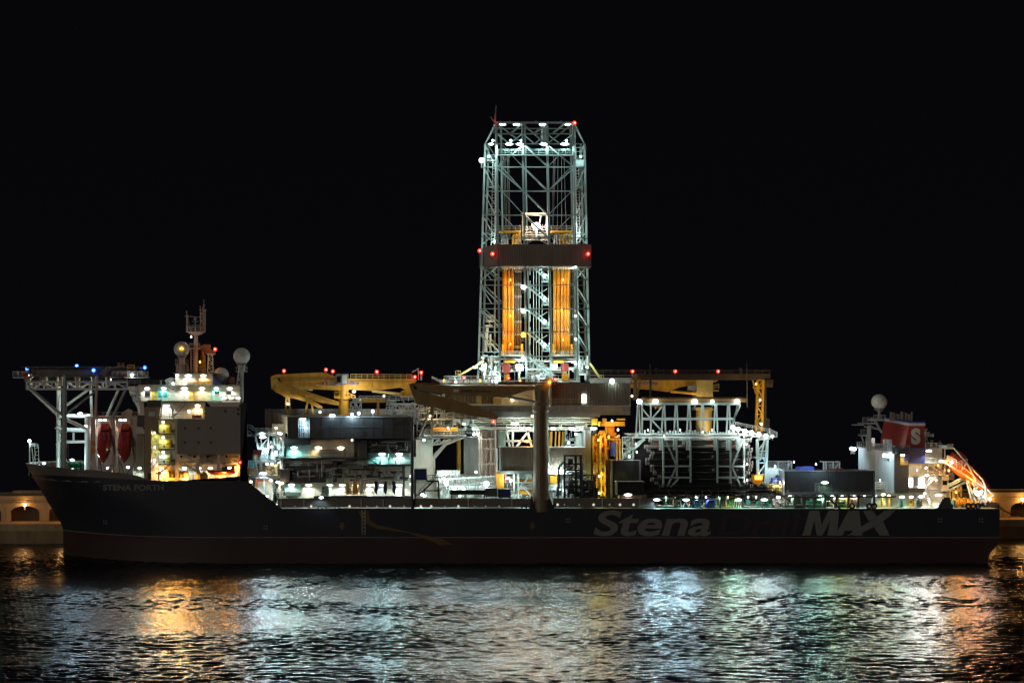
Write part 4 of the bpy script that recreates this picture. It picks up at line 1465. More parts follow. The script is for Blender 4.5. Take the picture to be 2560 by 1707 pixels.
mb = MB(); mb.rail([P(716, 1238, 3), P(1030, 1238, 3)], 1.1, .05, 2.2); mb.build('railing', 'grey', em)
for u, c, pw in ((735, 'teal', 480), (796, 'warm', 480), (852, 'warm', 420)):
    lamp(em, u, 1119, 8.0, c, pw, .8)
for u, c in ((955, 'teal'), (998, 'cool')):
    lamp(em, u, 1135, 7.8, c, 460, .8)
for u, c, pw in ((729, 'cool', 120), (772, 'white', 300), (825, 'cool', 110), (856, 'white', 260), (888, 'warm', 110), (924, 'white', 180), (956, 'ice', 110), (998, 'white', 260)):
    lamp(em, u, 1212, 8.8 if u > 760 else 6.8, c, pw * 1.7, .75)
lamp(em, 805, 1243, 3, 'warm', 40, .5); lamp(em, 880, 1100, 3, 'warm', 60, .2)
mb = MB(); mb.pbox(785, 1240, 826, 1247, 2, 4); mb.pbox(826, 1240, 1030, 1247, 2.2, 4.4); mb.pipes(835, 1240, 1025, 1247, 1.9, 2.1, 10, 37, (.1, .25)); mb.build('hatch_coaming', 'shade_wall', em)
mb = MB(); mb.bar(P(1031, 1271, .7), P(1030, 1055, .7), .42, 12); mb.path([P(1030, 1056, .7), P(1026, 1050, .9), P(1024, 1043, 1.5)], .42, 12); mb.build('vent_pipe', 'black', em)
lamp(em, 1026.5, 1190, 1.4, 'cool', 35, .2, 'point'); lamp(em, 1026.5, 1210, 1.4, 'cool', 35, .2, 'point')
# equipment standing on the ground deck of the module
for u, w_, h_, m, lab in ((868, 10, 32, 'yellow_pale', 'short yellowish valve column left of the tall yellow tank'), (888, 14, 40, 'yellow', 'tall yellow tank with a lamp behind it on the module deck'), (905, 11, 28, 'cream', 'cream domed tank right of the tall yellow tank')):
    p = P(u, 1238, 5.5)
    t = thing('pressure_tank', p, lab, 'tank', 'tanks on the module deck')
    r = w_ / S / 2
    mb = MB(); mb.bar(p + Vector((0, 0, .3)), p + Vector((0, 0, h_ / S - r)), r, 12); mb.sphere(p + Vector((0, 0, h_ / S - r)), r, 12, 6, lo=0); mb.build('vessel', m, t)
    mb = MB()
    for sg in (-1, 1):
        mb.bar(p + Vector((sg * r * .8, -.2, 0)), p + Vector((sg * r * .8, -.2, .5)), .08)
    for k in range(3):
        z = .8 + k * h_ / S / 4
        mb.bar(p + Vector((-r * 1.05, 0, z)), p + Vector((r * 1.05, 0, z)), r * 1.04 if False else .1)
        mb.bar(p + Vector((r, 0, z)), p + Vector((r + .5, 0, z)), .1)
    mb.build('fitting', 'brown_wall', t)
for u, lab in ((940, 'black hanging cover left of the pair'), (963, 'black hanging cover with narrow lower end, middle'), (985, 'black hanging cover nearest the black vent pipe')):
    mb = MB(); q_ = random.Random(u)
    mb.prism([(u - 5, 1203), (u + 4, 1203), (u + 5, 1222), (u + 2, 1236), (u - 1, 1232), (u - 4, 1228)], 5, 6)
    single('hanging_cover', mb, 'black', P(u, 1236, 5.5), 'dark ' + lab + ' in front of the lit module deck', 'cover', 'covers hung in front of the module deck')
t = thing('control_cabinet', P(812, 1240, 5), 'pale switch cabinet lit teal on the module deck', 'cabinet')
mb = MB(); mb.pbox(803, 1213, 822, 1238, 5, 6); mb.build('body', 'teal_wall', t)
mb = MB(); mb.pbox(806, 1217, 812, 1222, 4.9, 5); mb.pbox(806, 1227, 809, 1230, 4.9, 5); mb.pbox(815, 1215, 816, 1238, 4.9, 5); mb.build('panel', 'dark', t)

for u, v, c, pw in ((735, 1122, 'teal', 1100), (796, 1122, 'white', 500), (852, 1122, 'cool', 700), (955, 1138, 'teal', 1000), (998, 1138, 'ice', 900), (880, 1036, 'ice', 800), (772, 1214, 'cool', 500), (924, 1216, 'ice', 500)):
    fill_spot(em, u, v, 0.6 if v > 1100 else 1.0, c, pw, rad=0.5)  # fixtureless spots added to brighten the water
for u, v, c, pw in ((655, 1086, 'ice', 1300), (668, 1183, 'ice', 900), (690, 1205, 'cool', 500)):
    fill_spot(at, u, v, 1.4, c, pw, rad=0.5)

mb = MB()
for u in range(730, 1030, 25):
    if 742 < u < 778:
        continue
    mb.pbox(u, 1044, u + .8, 1093, 1.42, 1.52)
mb.pbox(775, 1068, 1032, 1068.8, 1.44, 1.5)
mb.build('wall_stiffener', 'grey', em)
for u0, u1, v0, v1 in ((800, 808, 1075, 1092), (905, 913, 1075, 1092), (985, 1008, 1052, 1062)):
    mb = MB(); mb.pbox(u0, v0, u1, v1, 1.38, 1.52); mb.build('door' if v1 - v0 > 12 else 'vent_grille', 'dark', em)
mb = MB(); mb.pipes(724, 1150, 920, 1200, 2.6, 3.4, 22, 201, (.07, .16)); mb.pipes(925, 1100, 1030, 1130, 4, 5, 14, 202, (.07, .18)); mb.blocks(850, 1172, 1000, 1198, 5, 6.4, 12, 203, (6, 16), (6, 14)); mb.build('wall_pipework', 'steel', em)
# ================================================================ knuckle boom cranes
def crane_text(o, u0, u1, v0, v1, d, mat='blue_dark'):
    lettering('Stena Drilling', u0, v0, u1, v1, d, mat, o, name='boom_lettering', shear=.15, bold=.02)


def emblem(o, u0, v0, u1, v1, d, ground='red', fg='white'):
    mb = MB(); mb.pbox(u0, v0, u1, v1, d - .03, d); e = mb.build('emblem_plate', ground, o)
    lettering('S', u0 + (u1 - u0) * .3, v0 + (v1 - v0) * .15, u1 - (u1 - u0) * .3, v1 - (v1 - v0) * .12, d - .05, fg, o, name='emblem_letter', bold=.04)


cl = thing('knuckle_crane', P(859, 1060, 30), 'bright yellow knuckle boom crane folded above the dark machinery house', 'crane', 'yellow knuckle boom cranes')
mb = MB(); mb.bar(P(859, 1062, 30), P(859, 972, 30), 1.25, 20); mb.bar(P(859, 998, 30), P(859, 990, 30), 1.7, 20); mb.bar(P(859, 973, 30), P(859, 962, 30), 1.5, 20); mb.build('pedestal', 'yellow', cl, smooth=False)
mb = MB(); mb.pbox(836, 990, 850, 996, 28, 29.5); mb.rail([P(836, 990, 28), P(850, 990, 28)], 1.1, .06, .8); mb.rail([P(870, 992, 28.2), P(888, 1000, 28.2)], 1.1, .06, .8); mb.build('platform', 'yellow', cl)
mb = MB(); mb.prism([(700, 945), (838, 942), (872, 946), (1040, 947), (1042, 952), (1032, 961), (1003, 968), (938, 977), (870, 974), (848, 975), (760, 972), (735, 966), (703, 962)], 28.8, 31.2); boom = mb.build('main_boom', 'yellow', cl)
mb = MB(); mb.prism([(678, 941), (690, 936), (800, 931), (815, 931), (838, 941), (845, 944), (690, 944)], 27.4, 29); mb.build('upper_jib', 'yellow', cl)
mb = MB(); mb.bar(P(684, 944, 27.3), P(842, 944.5, 27.3), .14); mb.bar(P(800, 945, 27.2), P(846, 966, 27.2), .16); mb.build('jib_line', 'yellow_dark', cl)
mb = MB(); mb.prism([(677, 941), (690, 941), (704, 962), (722, 978), (738, 990), (730, 996), (712, 992), (698, 984), (678, 972)], 27.6, 30); mb.build('knuckle', 'yellow', cl)
mb = MB(); mb.prism([(700, 955), (718, 958), (780, 983), (847, 1004), (847, 1013), (800, 1006), (740, 988), (706, 968)], 28.2, 29.8); mb.build('lower_jib', 'yellow', cl)
mb = MB(); mb.prism([(690, 968), (722, 978), (790, 1005), (806, 1016), (804, 1021), (795, 1020), (770, 1006), (715, 990), (688, 980)], 26.6, 28); mb.build('fly_jib', 'yellow', cl)
mb = MB(); mb.bar(P(730, 965, 27.5), P(782, 974, 27.5), .35, 10); mb.bar(P(930, 977, 28.4), P(1005, 986, 28.4), .4, 10); mb.bar(P(840, 966, 28.4), P(790, 962, 28.4), .2, 8); mb.bar(P(688, 960, 27), P(732, 972, 27), .14); mb.build('ram', 'yellow_pale', cl)
mb = MB(); mb.prism([(1000, 968), (1032, 960), (1040, 962), (1040, 994), (1002, 994), (1003, 978), (1014, 974)], 29, 31); mb.build('boom_foot', 'yellow', cl)
mb = MB(); mb.prism([(839, 936), (845, 934), (871, 934), (872, 938), (868, 960), (846, 960)], 26.5, 29.5); cab = mb.build('cab', 'steel', cl)
mb = MB(); mb.pbox(842, 941, 852, 956, 26.35, 26.5); mb.build('window', 'glass', cab); mb = MB(); mb.pbox(855, 937, 867, 958, 26.3, 26.5); mb.build('door', 'white', cab)
mb = MB(); mb.rail([P(876, 946, 29), P(1030, 947, 29)], 1.1, .07, 1.4); mb.rail([P(686, 958, 27), P(700, 982, 27)], 1, .07, 1); mb.build('railing', 'yellow_pale', cl)
emblem(cl, 805, 954, 819, 963, 28.75)
crane_text(cl, 825, 898, 952, 964.5, 28.74, 'blue')
for u0, u1, top in ((712, 727, 996), (762, 785, 992)):
    mb = MB()
    mb.bar(P((u0 + u1) / 2 - 3, top, 28), P(u0, 1043, 28), .36); mb.bar(P((u0 + u1) / 2 + 3, top, 28), P(u1, 1043, 28), .36); mb.bar(P(u0 + 2, 1036, 28), P(u1 - 2, 1036, 28), .2); mb.pbox(u0 + 2, top - 5, u1 - 2, top + 1, 27, 29)
    mb.build('boom_rest', 'yellow', cl)
for u, v in ((710, 927), (815, 924), (832, 928), (942, 929), (1053, 931), (1037, 942)):
    mb_ = beacon(cl, u, v, 28, 'red', 26)
mb = MB(); mb.bar(P(815, 931, 28), P(815, 925, 28), .08); mb.bar(P(1046, 950, 28), P(1046, 922, 28), .14); mb.prism([(1030, 929), (1046, 920), (1048, 922), (1032, 931)], 27.5, 28.5); mb.bar(P(1053, 950, 28), P(1053, 932, 28), .3); mb.build('beacon_post', 'pink_steel', cl)
lamp(cl, 885, 979, 27, 'white', 330, .4, 'point', off=1.5)
for u, v, pw in ((720, 1010, 1500), (800, 1030, 1100), (900, 1000, 1200), (960, 990, 900)):
    lamp(cl, u, v, 22, 'white', pw, .25, 'spot', aim=(0, .7, 1), cone=120, off=0)

# pallets of gear, lamps and walkway frame right of the crane
wf = thing('walkway_frame', P(960, 1043, 20), 'white lattice walkway frame with yellow beams right of the left crane pedestal', 'walkway')
mb = MB(); mb.truss(P(974, 1010, 18), P(1068, 1010, 18), P(974, 1026, 18), P(1068, 1026, 18), 6, .2, .32); mb.truss(P(876, 1005, 20), P(903, 1005, 20), P(876, 1042, 20), P(903, 1042, 20), 2, .2, .25, x=True); mb.bar(P(978, 1028, 18), P(978, 1045, 18), .4); mb.bar(P(1038, 1028, 18), P(1038, 1045, 18), .4); mb.bar(P(985, 1043, 18), P(1010, 1028, 18), .25)
mb.rail([P(974, 1003, 17.5), P(1068, 1003, 17.5)], 1.3, .08, 1.5); mb.rail([P(898, 1002, 19), P(972, 1002, 19)], 1.2, .08, 1.5); mb.build('truss', 'white', wf)
mb = MB(); mb.pbox(905, 993, 964, 1006, 20, 21); mb.pbox(943, 1006, 948, 1042, 20, 20.6); mb.pbox(1000, 1012, 1040, 1026, 21, 22); mb.build('beam', 'yellow', wf)
mb = MB(); mb.blocks(880, 994, 915, 1010, 20, 22, 8, 41, (4, 14), (4, 12)); mb.pipes(965, 1000, 1040, 1042, 19, 22, 20, 42, (.08, .2)); mb.build('machinery', 'white', wf)
for u, v, pw in ((880, 1036, 380), (932, 1028, 110), (827, 1039, 40), (834, 1039, 40), (897, 1033, 20)):
    lamp(wf, u, v, 1.6, 'ice', pw, -.62 if pw > 500 else -.35, 'point', off=1, rad=.4)
mb = MB(); mb.blocks(795, 1034, 830, 1043, 16, 18, 10, 44, (4, 12), (4, 9)); single('gear_pile', mb, 'yellow_pale', P(810, 1043, 17), 'low pile of yellowish rigging gear on the machinery house roof', 'gear')

# near crane, rising from the ship's side
cn = thing('knuckle_crane', P(1352, 1271, 1.8), 'brown unlit knuckle boom crane on a thick round pedestal at the ship side', 'crane', None)
c = P(1352, 1271, 1.9)
mb = MB()
zz = [(1278, 2.35), (1262, 2.3), (1240, 1.98), (1205, 1.82), (1030, 1.75), (1026, 1.95), (1012, 1.95), (1008, 1.75), (975, 1.75)]
for (va, ra), (vb, rb_) in zip(zz[:-1], zz[1:]):
    mb.bar(Vector((c.x, c.y, zof(va, 1.9))), Vector((c.x, c.y, zof(vb, 1.9))), ra, 36, rb_, cap=False)
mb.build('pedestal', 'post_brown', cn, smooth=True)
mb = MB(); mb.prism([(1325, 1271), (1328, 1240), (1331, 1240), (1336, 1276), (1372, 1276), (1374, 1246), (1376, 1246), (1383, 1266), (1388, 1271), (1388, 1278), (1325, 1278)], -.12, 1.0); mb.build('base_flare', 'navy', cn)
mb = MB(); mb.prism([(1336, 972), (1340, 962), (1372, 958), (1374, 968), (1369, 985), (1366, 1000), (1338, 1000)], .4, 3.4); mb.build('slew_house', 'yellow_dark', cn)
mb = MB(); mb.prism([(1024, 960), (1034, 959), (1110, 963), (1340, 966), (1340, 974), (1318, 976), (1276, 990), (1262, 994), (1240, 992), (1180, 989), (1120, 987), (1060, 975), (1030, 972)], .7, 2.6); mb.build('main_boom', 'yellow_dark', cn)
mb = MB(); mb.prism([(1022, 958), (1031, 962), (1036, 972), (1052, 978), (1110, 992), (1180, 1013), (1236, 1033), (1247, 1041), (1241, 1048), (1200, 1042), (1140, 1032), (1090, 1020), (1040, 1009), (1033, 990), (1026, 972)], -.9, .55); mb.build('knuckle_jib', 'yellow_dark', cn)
mb = MB(); mb.bar(P(1268, 991, 0.3), P(1336, 1004, .3), .3, 10); mb.bar(P(1046, 974, .3), P(1105, 986, .3), .25, 10); mb.build('ram', 'grey', cn)
mb = MB(); mb.pbox(1030, 957.2, 1370, 959.5, .6, 2.7); mb.rail([P(1080, 957.2, .7), P(1362, 957.2, .7)], .9, .06, 1.4); mb.build('boom_walkway', 'russet', cn)  # orange lamplight put into the walkway colour
mb = MB(); mb.pbox(1076, 1016, 1084, 1036, 0, 1.2); mb.bar(P(1072, 1034, 2), P(1048, 1090, 6), .28); mb.bar(P(1080, 1034, 2), P(1079, 1090, 6), .35); mb.build('boom_rest', 'yellow_dark', cn)
mb = MB(); mb.ladder(Vector((c.x - .3, c.y - 1.95, zof(1240, 1.9))), Vector((c.x - .3, c.y - 1.95, zof(1030, 1.9))), .5, .05, .6); mb.build('ladder', 'yellow_dark', cn)
for v_ in (1090, 1150, 1205):
    mb = MB(); rr = 1.77 + (v_ - 1030) / 175 * .08
    mb.bar(Vector((c.x, c.y, zof(v_, 1.9))), Vector((c.x, c.y, zof(v_ + 1, 1.9))), rr + .06, 36); mb.build('weld_ring', 'post_brown', cn)
mb = MB(); mb.path([P(1040, 968, .64), P(1120, 972, .64), P(1240, 976, .64), P(1330, 970, .64)], .07, 6); mb.path([P(1040, 985, -.95), P(1120, 1006, -.95), P(1225, 1037, -.95)], .07, 6)
for u_ in (1060, 1095, 1180, 1250, 1300):
    mb.pbox(u_, 964.5, u_ + 1, 984 if u_ < 1260 else 974, .62, .7)
mb.build('hose_run', 'brown_wall', cn)
mb = MB(); mb.bar(P(1241, 1044, -.2), P(1241, 1062, -.2), .06); mb.bar(P(1241, 1062, -.2), P(1241, 1066, -.2), .25, 8); mb.build('hook', 'dark', cn)
mb = MB(); mb.pbox(1134, 971, 1147, 980, .62, .68); mb.build('emblem_plate', 'white', cn)
crane_text(cn, 1152, 1228, 972, 983, .66, 'blue_dark')
mb = MB(); mb.bar(P(1373, 960, 1), P(1374, 944, 1), .5, 8); mb.pbox(1368, 950, 1378, 962, .6, 2); mb.build('mast_head', 'amber', cn)
for u, v, d, pw in ((1233, 1054, -.2, 60), (1387, 948, 2, 40), (1271, 945, 8, 26), (1160, 944, 10, 26)):
    beacon(cn, u, v, d, 'red', pw, .38)
for u in (1110, 1200, 1300):
    lamp(cn, u, 951, 1.6, 'amber', 30, .2, 'point', off=0)
lamp(cn, 1374, 955, 0.4, 'amber', 45, .25, 'point')
lamp(cn, 1331, 1040, 3.5, 'warm', 0, .3)

# right crane
cr = thing('knuckle_crane', P(1758, 1092, 33), 'yellow knuckle boom crane standing behind the white pipe rack frame', 'crane', 'yellow knuckle boom cranes')
mb = MB(); mb.bar(P(1760, 1095, 33), P(1760, 1018, 33), 2.0, 24); mb.bar(P(1760, 1026, 33), P(1760, 1022, 33), 2.3, 24); mb.pbox(1740, 1018, 1781, 1026, 31, 35); mb.build('pedestal', 'yellow_pale', cr)
mb = MB(); mb.prism([(1741, 950), (1783, 950), (1781, 975), (1783, 992), (1741, 992)], 31, 35); mb.rail([P(1782, 975, 31), P(1797, 972, 31)], 1.2, .07, .8); mb.pbox(1780, 975, 1797, 978, 31, 33); mb.pbox(1757, 978, 1775, 990, 30.6, 31); mb.build('slew_house', 'yellow_pale', cr)
mb = MB(); mb.prism([(1480, 953), (1576, 950), (1798, 949), (1790, 955), (1741, 960), (1700, 968), (1680, 975), (1671, 979), (1640, 975), (1590, 971), (1540, 962), (1480, 957)], 31.5, 33.8); mb.build('main_boom', 'yellow', cr)
mb = MB(); mb.bar(P(1676, 978, 31.2), P(1741, 984, 31.2), .35, 10); mb.build('ram', 'yellow', cr)
mb = MB(); mb.pbox(1720, 962, 1740, 976, 30.5, 31.5); mb.build('cab', 'steel', cr)
emblem(cr, 1560, 953, 1570, 961, 31.45)
crane_text(cr, 1576, 1645, 953, 963, 31.44, 'blue')
mb = MB(); mb.prism([(1605, 1008), (1660, 1008), (1650, 1020), (1620, 1014)], 30, 32); mb.build('jib_end', 'yellow', cr)
lamp(cr, 1758, 1080, 28, 'warm', 500, .3, 'point', off=1.5)
for u, v, pw in ((1640, 1000, 900), (1720, 1000, 900), (1780, 1000, 600), (1580, 990, 500)):
    lamp(cr, u, v, 27, 'warm', pw, .25, 'spot', aim=(0, .6, 1), cone=120, off=0)

# pipe handling gantry crane
gc = thing('gantry_crane', P(1750, 1092, 18), 'long dark gantry girder with yellow lattice leg at its aft end above the pipe rack', 'crane')
mb = MB(); mb.pbox(1588, 936, 1912, 950, 15, 18); mb.pbox(1590, 934, 1925, 936.5, 14.6, 18.4); mb.rail([P(1470, 933.8, 14.8), P(1925, 933.8, 14.8)], .9, .06, 1.8); mb.pbox(1470, 936, 1588, 940, 15, 18); mb.build('girder', 'girder_brown', gc)
mb = MB(); mb.truss(P(1890, 1078, 15), P(1894, 950, 15), P(1905, 1078, 15), P(1908, 950, 15), 6, .22, .36); mb.bar(P(1882, 950, 15), P(1890, 985, 15), .2); mb.bar(P(1882, 968, 15), P(1908, 968, 15), .2); mb.build('leg', 'yellow', gc)
mb = MB(); mb.pbox(1909, 950, 1916, 1070, 16, 18); mb.pbox(1911, 950, 1932, 968, 15, 17); mb.rail([P(1911, 962, 14.8), P(1932, 962, 14.8)], 1.2, .07, .8); mb.pbox(1906, 935, 1926, 946, 15, 17); mb.pbox(1905, 1046, 1924, 1074, 17, 19); mb.build('drive_housing', 'girder_brown', gc)
mb = MB(); mb.bar(P(1590, 936, 15), P(1586, 1000, 15), .5, 4); mb.pbox(1584, 938, 1590, 945, 14.5, 15.5); mb.bar(P(1600, 945, 14.5), P(1592, 1000, 14.5), .3); mb.build('leg', 'yellow_dark', gc)
mb = MB(); mb.bar(P(1626, 945, 14), P(1626, 1012, 14), .3); mb.bar(P(1626, 936, 14), P(1625, 910, 14), .16); mb.bar(P(1868, 1018, 14), P(1867, 908, 14), .16); mb.pbox(1640, 920, 1645, 926, 14, 15); mb.pbox(1850, 920, 1856, 934, 14, 15); mb.pbox(1612, 928, 1616, 934, 14, 15); mb.build('hoist_post', 'dark', gc)
for u in (1581, 1688, 1795):
    beacon(gc, u, 928, 15, 'red', 30)
mb = MB()
for u in (1581, 1688, 1795):
    mb.bar(P(u, 934, 15), P(u, 929, 15), .1)
mb.build('beacon_post', 'dark', gc)
lamp(gc, 1903, 1060, 12, 'warm', 220, .25, 'point'); lamp(gc, 1900, 1000, 11, 'warm', 160, .2, 'point'); lamp(gc, 1890, 960, 11, 'amber', 90, .2, 'point')

mb = MB()
for u in (760, 800, 890, 930, 970, 1005):
    mb.pbox(u, 949, u + 1, 970 if u < 940 else 962, 28.7, 28.85)
mb.path([P(705, 950, 28.7), P(836, 949, 28.7)], .09); mb.path([P(876, 952, 28.7), P(1030, 953, 28.7)], .09)
mb.path([P(712, 962, 28.1), P(775, 985, 28.1), P(845, 1008, 28.1)], .1); mb.path([P(700, 974, 26.5), P(790, 1010, 26.5)], .1)
for u, v in ((745, 978), (785, 990), (820, 1001)):
    mb.pbox(u, v - 4, u + 1, v + 10, 28.05, 28.2)
mb.build('boom_stiffener', 'yellow_dark', cl)
mb = MB()
for u in (1600, 1640, 1690, 1730):
    mb.pbox(u, 952, u + 1, 968 if u < 1700 else 958, 31.35, 31.5)
mb.path([P(1590, 968, 31.3), P(1675, 975, 31.3)], .1)
mb.build('boom_stiffener', 'yellow_dark', cr)
# ================================================================ derrick
dk = thing('derrick', P(1340, 960, 21), 'tall floodlit lattice drilling derrick with a dark wind wall band at mid height', 'derrick')
DN, DM, DF = 12.0, 21.0, 30.0
def bars(name, segs, mat, n=4):
    mb = MB()
    for a, b, r in segs:
        mb.bar(a, b, r * 0.86, n)
    return mb.build(name, mat, dk)
# main columns (near, middle and far faces)
def colu(t, ub, ut, vb=955, vt=308):
    return ub + (ut - ub) * (vb - t) / (vb - vt)
for (ub, ut), d, r, m in (((1250, 1241), DN, .36, 'derrick_grey'), ((1444, 1433), DN, .36, 'derrick_grey'), ((1317, 1306), DN, .33, 'derrick_grey'), ((1377, 1367), DN, .33, 'derrick_grey'),
                         ((1262, 1252), DF, .36, 'derrick_grey'), ((1438, 1426), DF, .36, 'derrick_grey'), ((1325, 1312), DF, .3, 'derrick_grey'), ((1380, 1368), DF, .3, 'derrick_grey')):
    bars('column', [((ub, 955, d), (colu(660, ub, ut), 660, d), r + .02), ((colu(660, ub, ut), 660, d), (ut, 308, d), r)], m)
for (ub, ut), d in (((1195, 1213), DM - 2), ((1474, 1461), DM - 2), ((1206, 1221), DM + 5), ((1466, 1452), DM + 5)):
    bars('column', [((ub, 955, d), (ut, 360, d), .38)], 'derrick_grey')
for (ub, ut), d in (((1236, 1240), DM - 1), ((1448, 1436), DM - 1)):
    bars('column', [((ub, 955, d), (ut, 310, d), .3)], 'derrick_grey')
LN = lambda v: (colu(v, 1250, 1241), v, DN)
RN = lambda v: (colu(v, 1444, 1433), v, DN)
LF = lambda v: (colu(v, 1262, 1252), v, DF)
RF = lambda v: (colu(v, 1438, 1426), v, DF)
C1 = lambda v: (colu(v, 1317, 1306), v, DN)
C2 = lambda v: (colu(v, 1377, 1367), v, DN)
LM = lambda v: (1195 + 18 * (955 - v) / 595, v, DM - 2)
RM = lambda v: (1474 - 13 * (955 - v) / 595, v, DM - 2)
LM2 = lambda v: (1206 + 15 * (955 - v) / 595, v, DM + 5)
RM2 = lambda v: (1466 - 14 * (955 - v) / 595, v, DM + 5)
LI = lambda v: (1236 + 4 * (955 - v) / 645, v, DM - 1)
RI = lambda v: (1448 - 12 * (955 - v) / 645, v, DM - 1)
seg = []
for v in (308, 322, 335, 360, 418, 478, 538, 594):
    seg.append((LN(v), RN(v), .2)); seg.append((LF(v), RF(v), .2))
    if v >= 360:
        seg += [(LM(v), LN(v), .17), (RM(v), RN(v), .17), (LM(v), LI(v), .15), (RM(v), RI(v), .15), (LM2(v), LF(v), .15), (RM2(v), RF(v), .15), (LM(v), LM2(v), .15), (RM(v), RM2(v), .15)]
    seg += [(LN(v), LF(v), .16), (RN(v), RF(v), .16)]
bars('horizontal_beam', seg, 'derrick_grey')
seg = []
for v in (700, 713, 759, 772, 818, 830, 880, 891, 930):
    hv = v in (713, 772, 830, 891)
    if hv:
        seg.append((LN(v), RN(v), .17))
    seg += [(LM(v), LN(v), .18 if hv else .15), (RM(v), RN(v), .18 if hv else .15), (LM2(v), LF(v), .15), (RM2(v), RF(v), .15)]
bars('horizontal_beam', seg, 'derrick_grey')
seg = [((1238, 308, DN), LM(360), .2), ((1436, 308, DN), RM(360), .2), (LM(360), (1241, 312, DM), .15), (RM(360), (1433, 312, DM), .15)]
# crown braces
for a, b in ((1242, 1306), (1306, 1367), (1367, 1433)):
    seg += [((a, 335, DN + 2), ((a + b) / 2, 360, DN + 2), .2), ((b, 335, DN + 2), ((a + b) / 2, 360, DN + 2), .2)]
seg += [((1246, 312, DN), C1(360), .2), (C1(310), C2(362), .28), ((1428, 312, DN), C2(360), .2), ((1345, 330, DN), (1370, 310, DN), .18), (C1(310), (1290, 345, DN), .0001)]
seg += [((1246, 312, DF), (1330, 375, DF), .18), ((1430, 312, DF), (1350, 375, DF), .18)]
# upper braces front
seg += [(C1(360), C2(416), .3), (C1(418), C2(478), .3), (C1(478), C2(538), .3), (C1(538), (1372, 596, DN), .34),
        (LN(418), C1(364), .2), (RN(418), C2(362), .2), (LN(420), C1(478), .24), (RN(420), C2(478), .2)]
for va, vb in ((360, 418), (418, 478), (478, 538), (538, 594)):
    seg += [(LM(va + 4), LI(vb), .18), (LM2(va + 4), LF(vb), .15), (RM(va), RI(vb), .18), (RM2(vb), RF(va), .15), (LF(va), C1(vb)[:2] + (DF,), .12), (RF(va), C2(vb)[:2] + (DF,), .12)]
for va, vb in ((580, 612),):
    seg += [(LM(va), LI(vb), .2), (LM(vb), LI(va), .2), (RM(va), RI(vb), .2), (RM(vb), RI(va), .2), (LM2(va), LF(vb), .2), (RM2(va), RF(vb), .2)]
    for k in range(6):
        a = LN(596)[0] + k * (RN(596)[0] - LN(596)[0]) / 6
        seg += [((a, 596 if k % 2 else 612, DN + 1), (a + 31, 612 if k % 2 else 596, DN + 1), .16)]
for va, vb in ((664, 700), (713, 759), (772, 818), (830, 880), (891, 945)):
    seg += [(LM(va), LN(vb), .22), (LM2(va), LF(vb), .2), (RM(vb), RN(va), .22), (RM2(vb), RF(va), .2), (LM(va + 3), (LN(vb)[0] - 18, vb, DM - 4), .16)]
    seg += [(C1(va), C2(vb)[:2] + (DF,), .0001)]
seg += [(LM(700), LN(664), .18), (RM(664), RN(700), .16), (C1(893), C2(940), .2)]
side = {}
for sg_ in [s for s in seg if s[2] > .01]:
    a_, b_ = sg_[0], sg_[1]
    um = (a_[0] + b_[0]) / 2
    if 1250 < um < 1432:
        bars('diagonal_brace', [sg_], 'derrick_grey')
    else:
        side.setdefault(('left' if um < 1340 else 'right', 'upper' if (a_[1] + b_[1]) / 2 < 640 else 'lower'), []).append(sg_)
for k_ in side:
    bars('side_lattice', side[k_], 'derrick_grey')
# wind wall band
mb = MB()
w0 = [P(1241, 0, 10.6), P(1478, 0, 10.6), P(1470, 0, 31), P(1238, 0, 31), P(1199, 0, 22)]
pts = [(p.x, p.y) for p in w0]
za, zb2 = zof(664, 12), zof(612, 12)
for a, b in zip(pts, pts[1:] + pts[:1]):
    mb.corr(a, b, za, zb2, .55, .1)
mb.build('wind_wall', 'windwall', dk)
mb = MB(); mb.plan(pts, za - .25, za - .02); mb.build('wind_wall_floor', 'derrick_dark', dk)
# upper walkway with rails
for d in (DN - .6, DF - 1):
    mb = MB()
    mb.pbox(1244, 386, 1432, 388, d, d + 1.6)
    for dd in (d, d + 1.5):
        mb.rail([P(1246, 386, dd), P(1431, 386, dd)], 1.2, .05, 1.6)
    mb.build('crown_walkway', 'derrick_grey', dk)
mb = MB()
mb.pbox(1217, 400, 1240, 402, DM - 3, DM + 3); mb.rail([P(1217, 400, DM - 3), P(1240, 400, DM - 3)], 1.2, .05, 1)
mb.build('side_walkway', 'derrick_grey', dk)
mb = MB(); mb.pbox(1440, 400, 1460, 417, DM - 3, DM - 1); mb.rail([P(1440, 400, DM - 3), P(1460, 400, DM - 3)], 3.0, .06, .7)
mb.build('side_walkway', 'derrick_grey', dk)
for v in (466, 535, 585):
    mb = MB()
    mb.pbox(1222, v, 1238, v + 1.5, DM - 3, DM); mb.rail([P(1222, v, DM - 3), P(1238, v, DM - 3)], 1.2, .05, 1)
    mb.pbox(1442, v, 1458, v + 1.5, DM - 3, DM); mb.rail([P(1442, v, DM - 3), P(1458, v, DM - 3)], 1.2, .05, 1)
    mb.build('side_walkway', 'derrick_grey', dk)
mb = MB()
mb.ladder(P(1232, 612, DM - 4), P(1236, 400, DM - 4), .8, .06, .7); mb.ladder(P(1446, 612, DM - 4), P(1443, 420, DM - 4), .8, .06, .7); mb.ladder(P(1360, 600, DN - .5), P(1360, 560, DN - .5), .8, .06, .7)
mb.pbox(1356, 318, 1371, 362, DN + 1, DN + 3)
for k in range(5):
    mb.bar(P(1357 + k * 3.4, 364, DN + .9), P(1357 + k * 3.4, 318, DN + .9), .12)
mb.build('ladder', 'white', dk)
mb = MB()
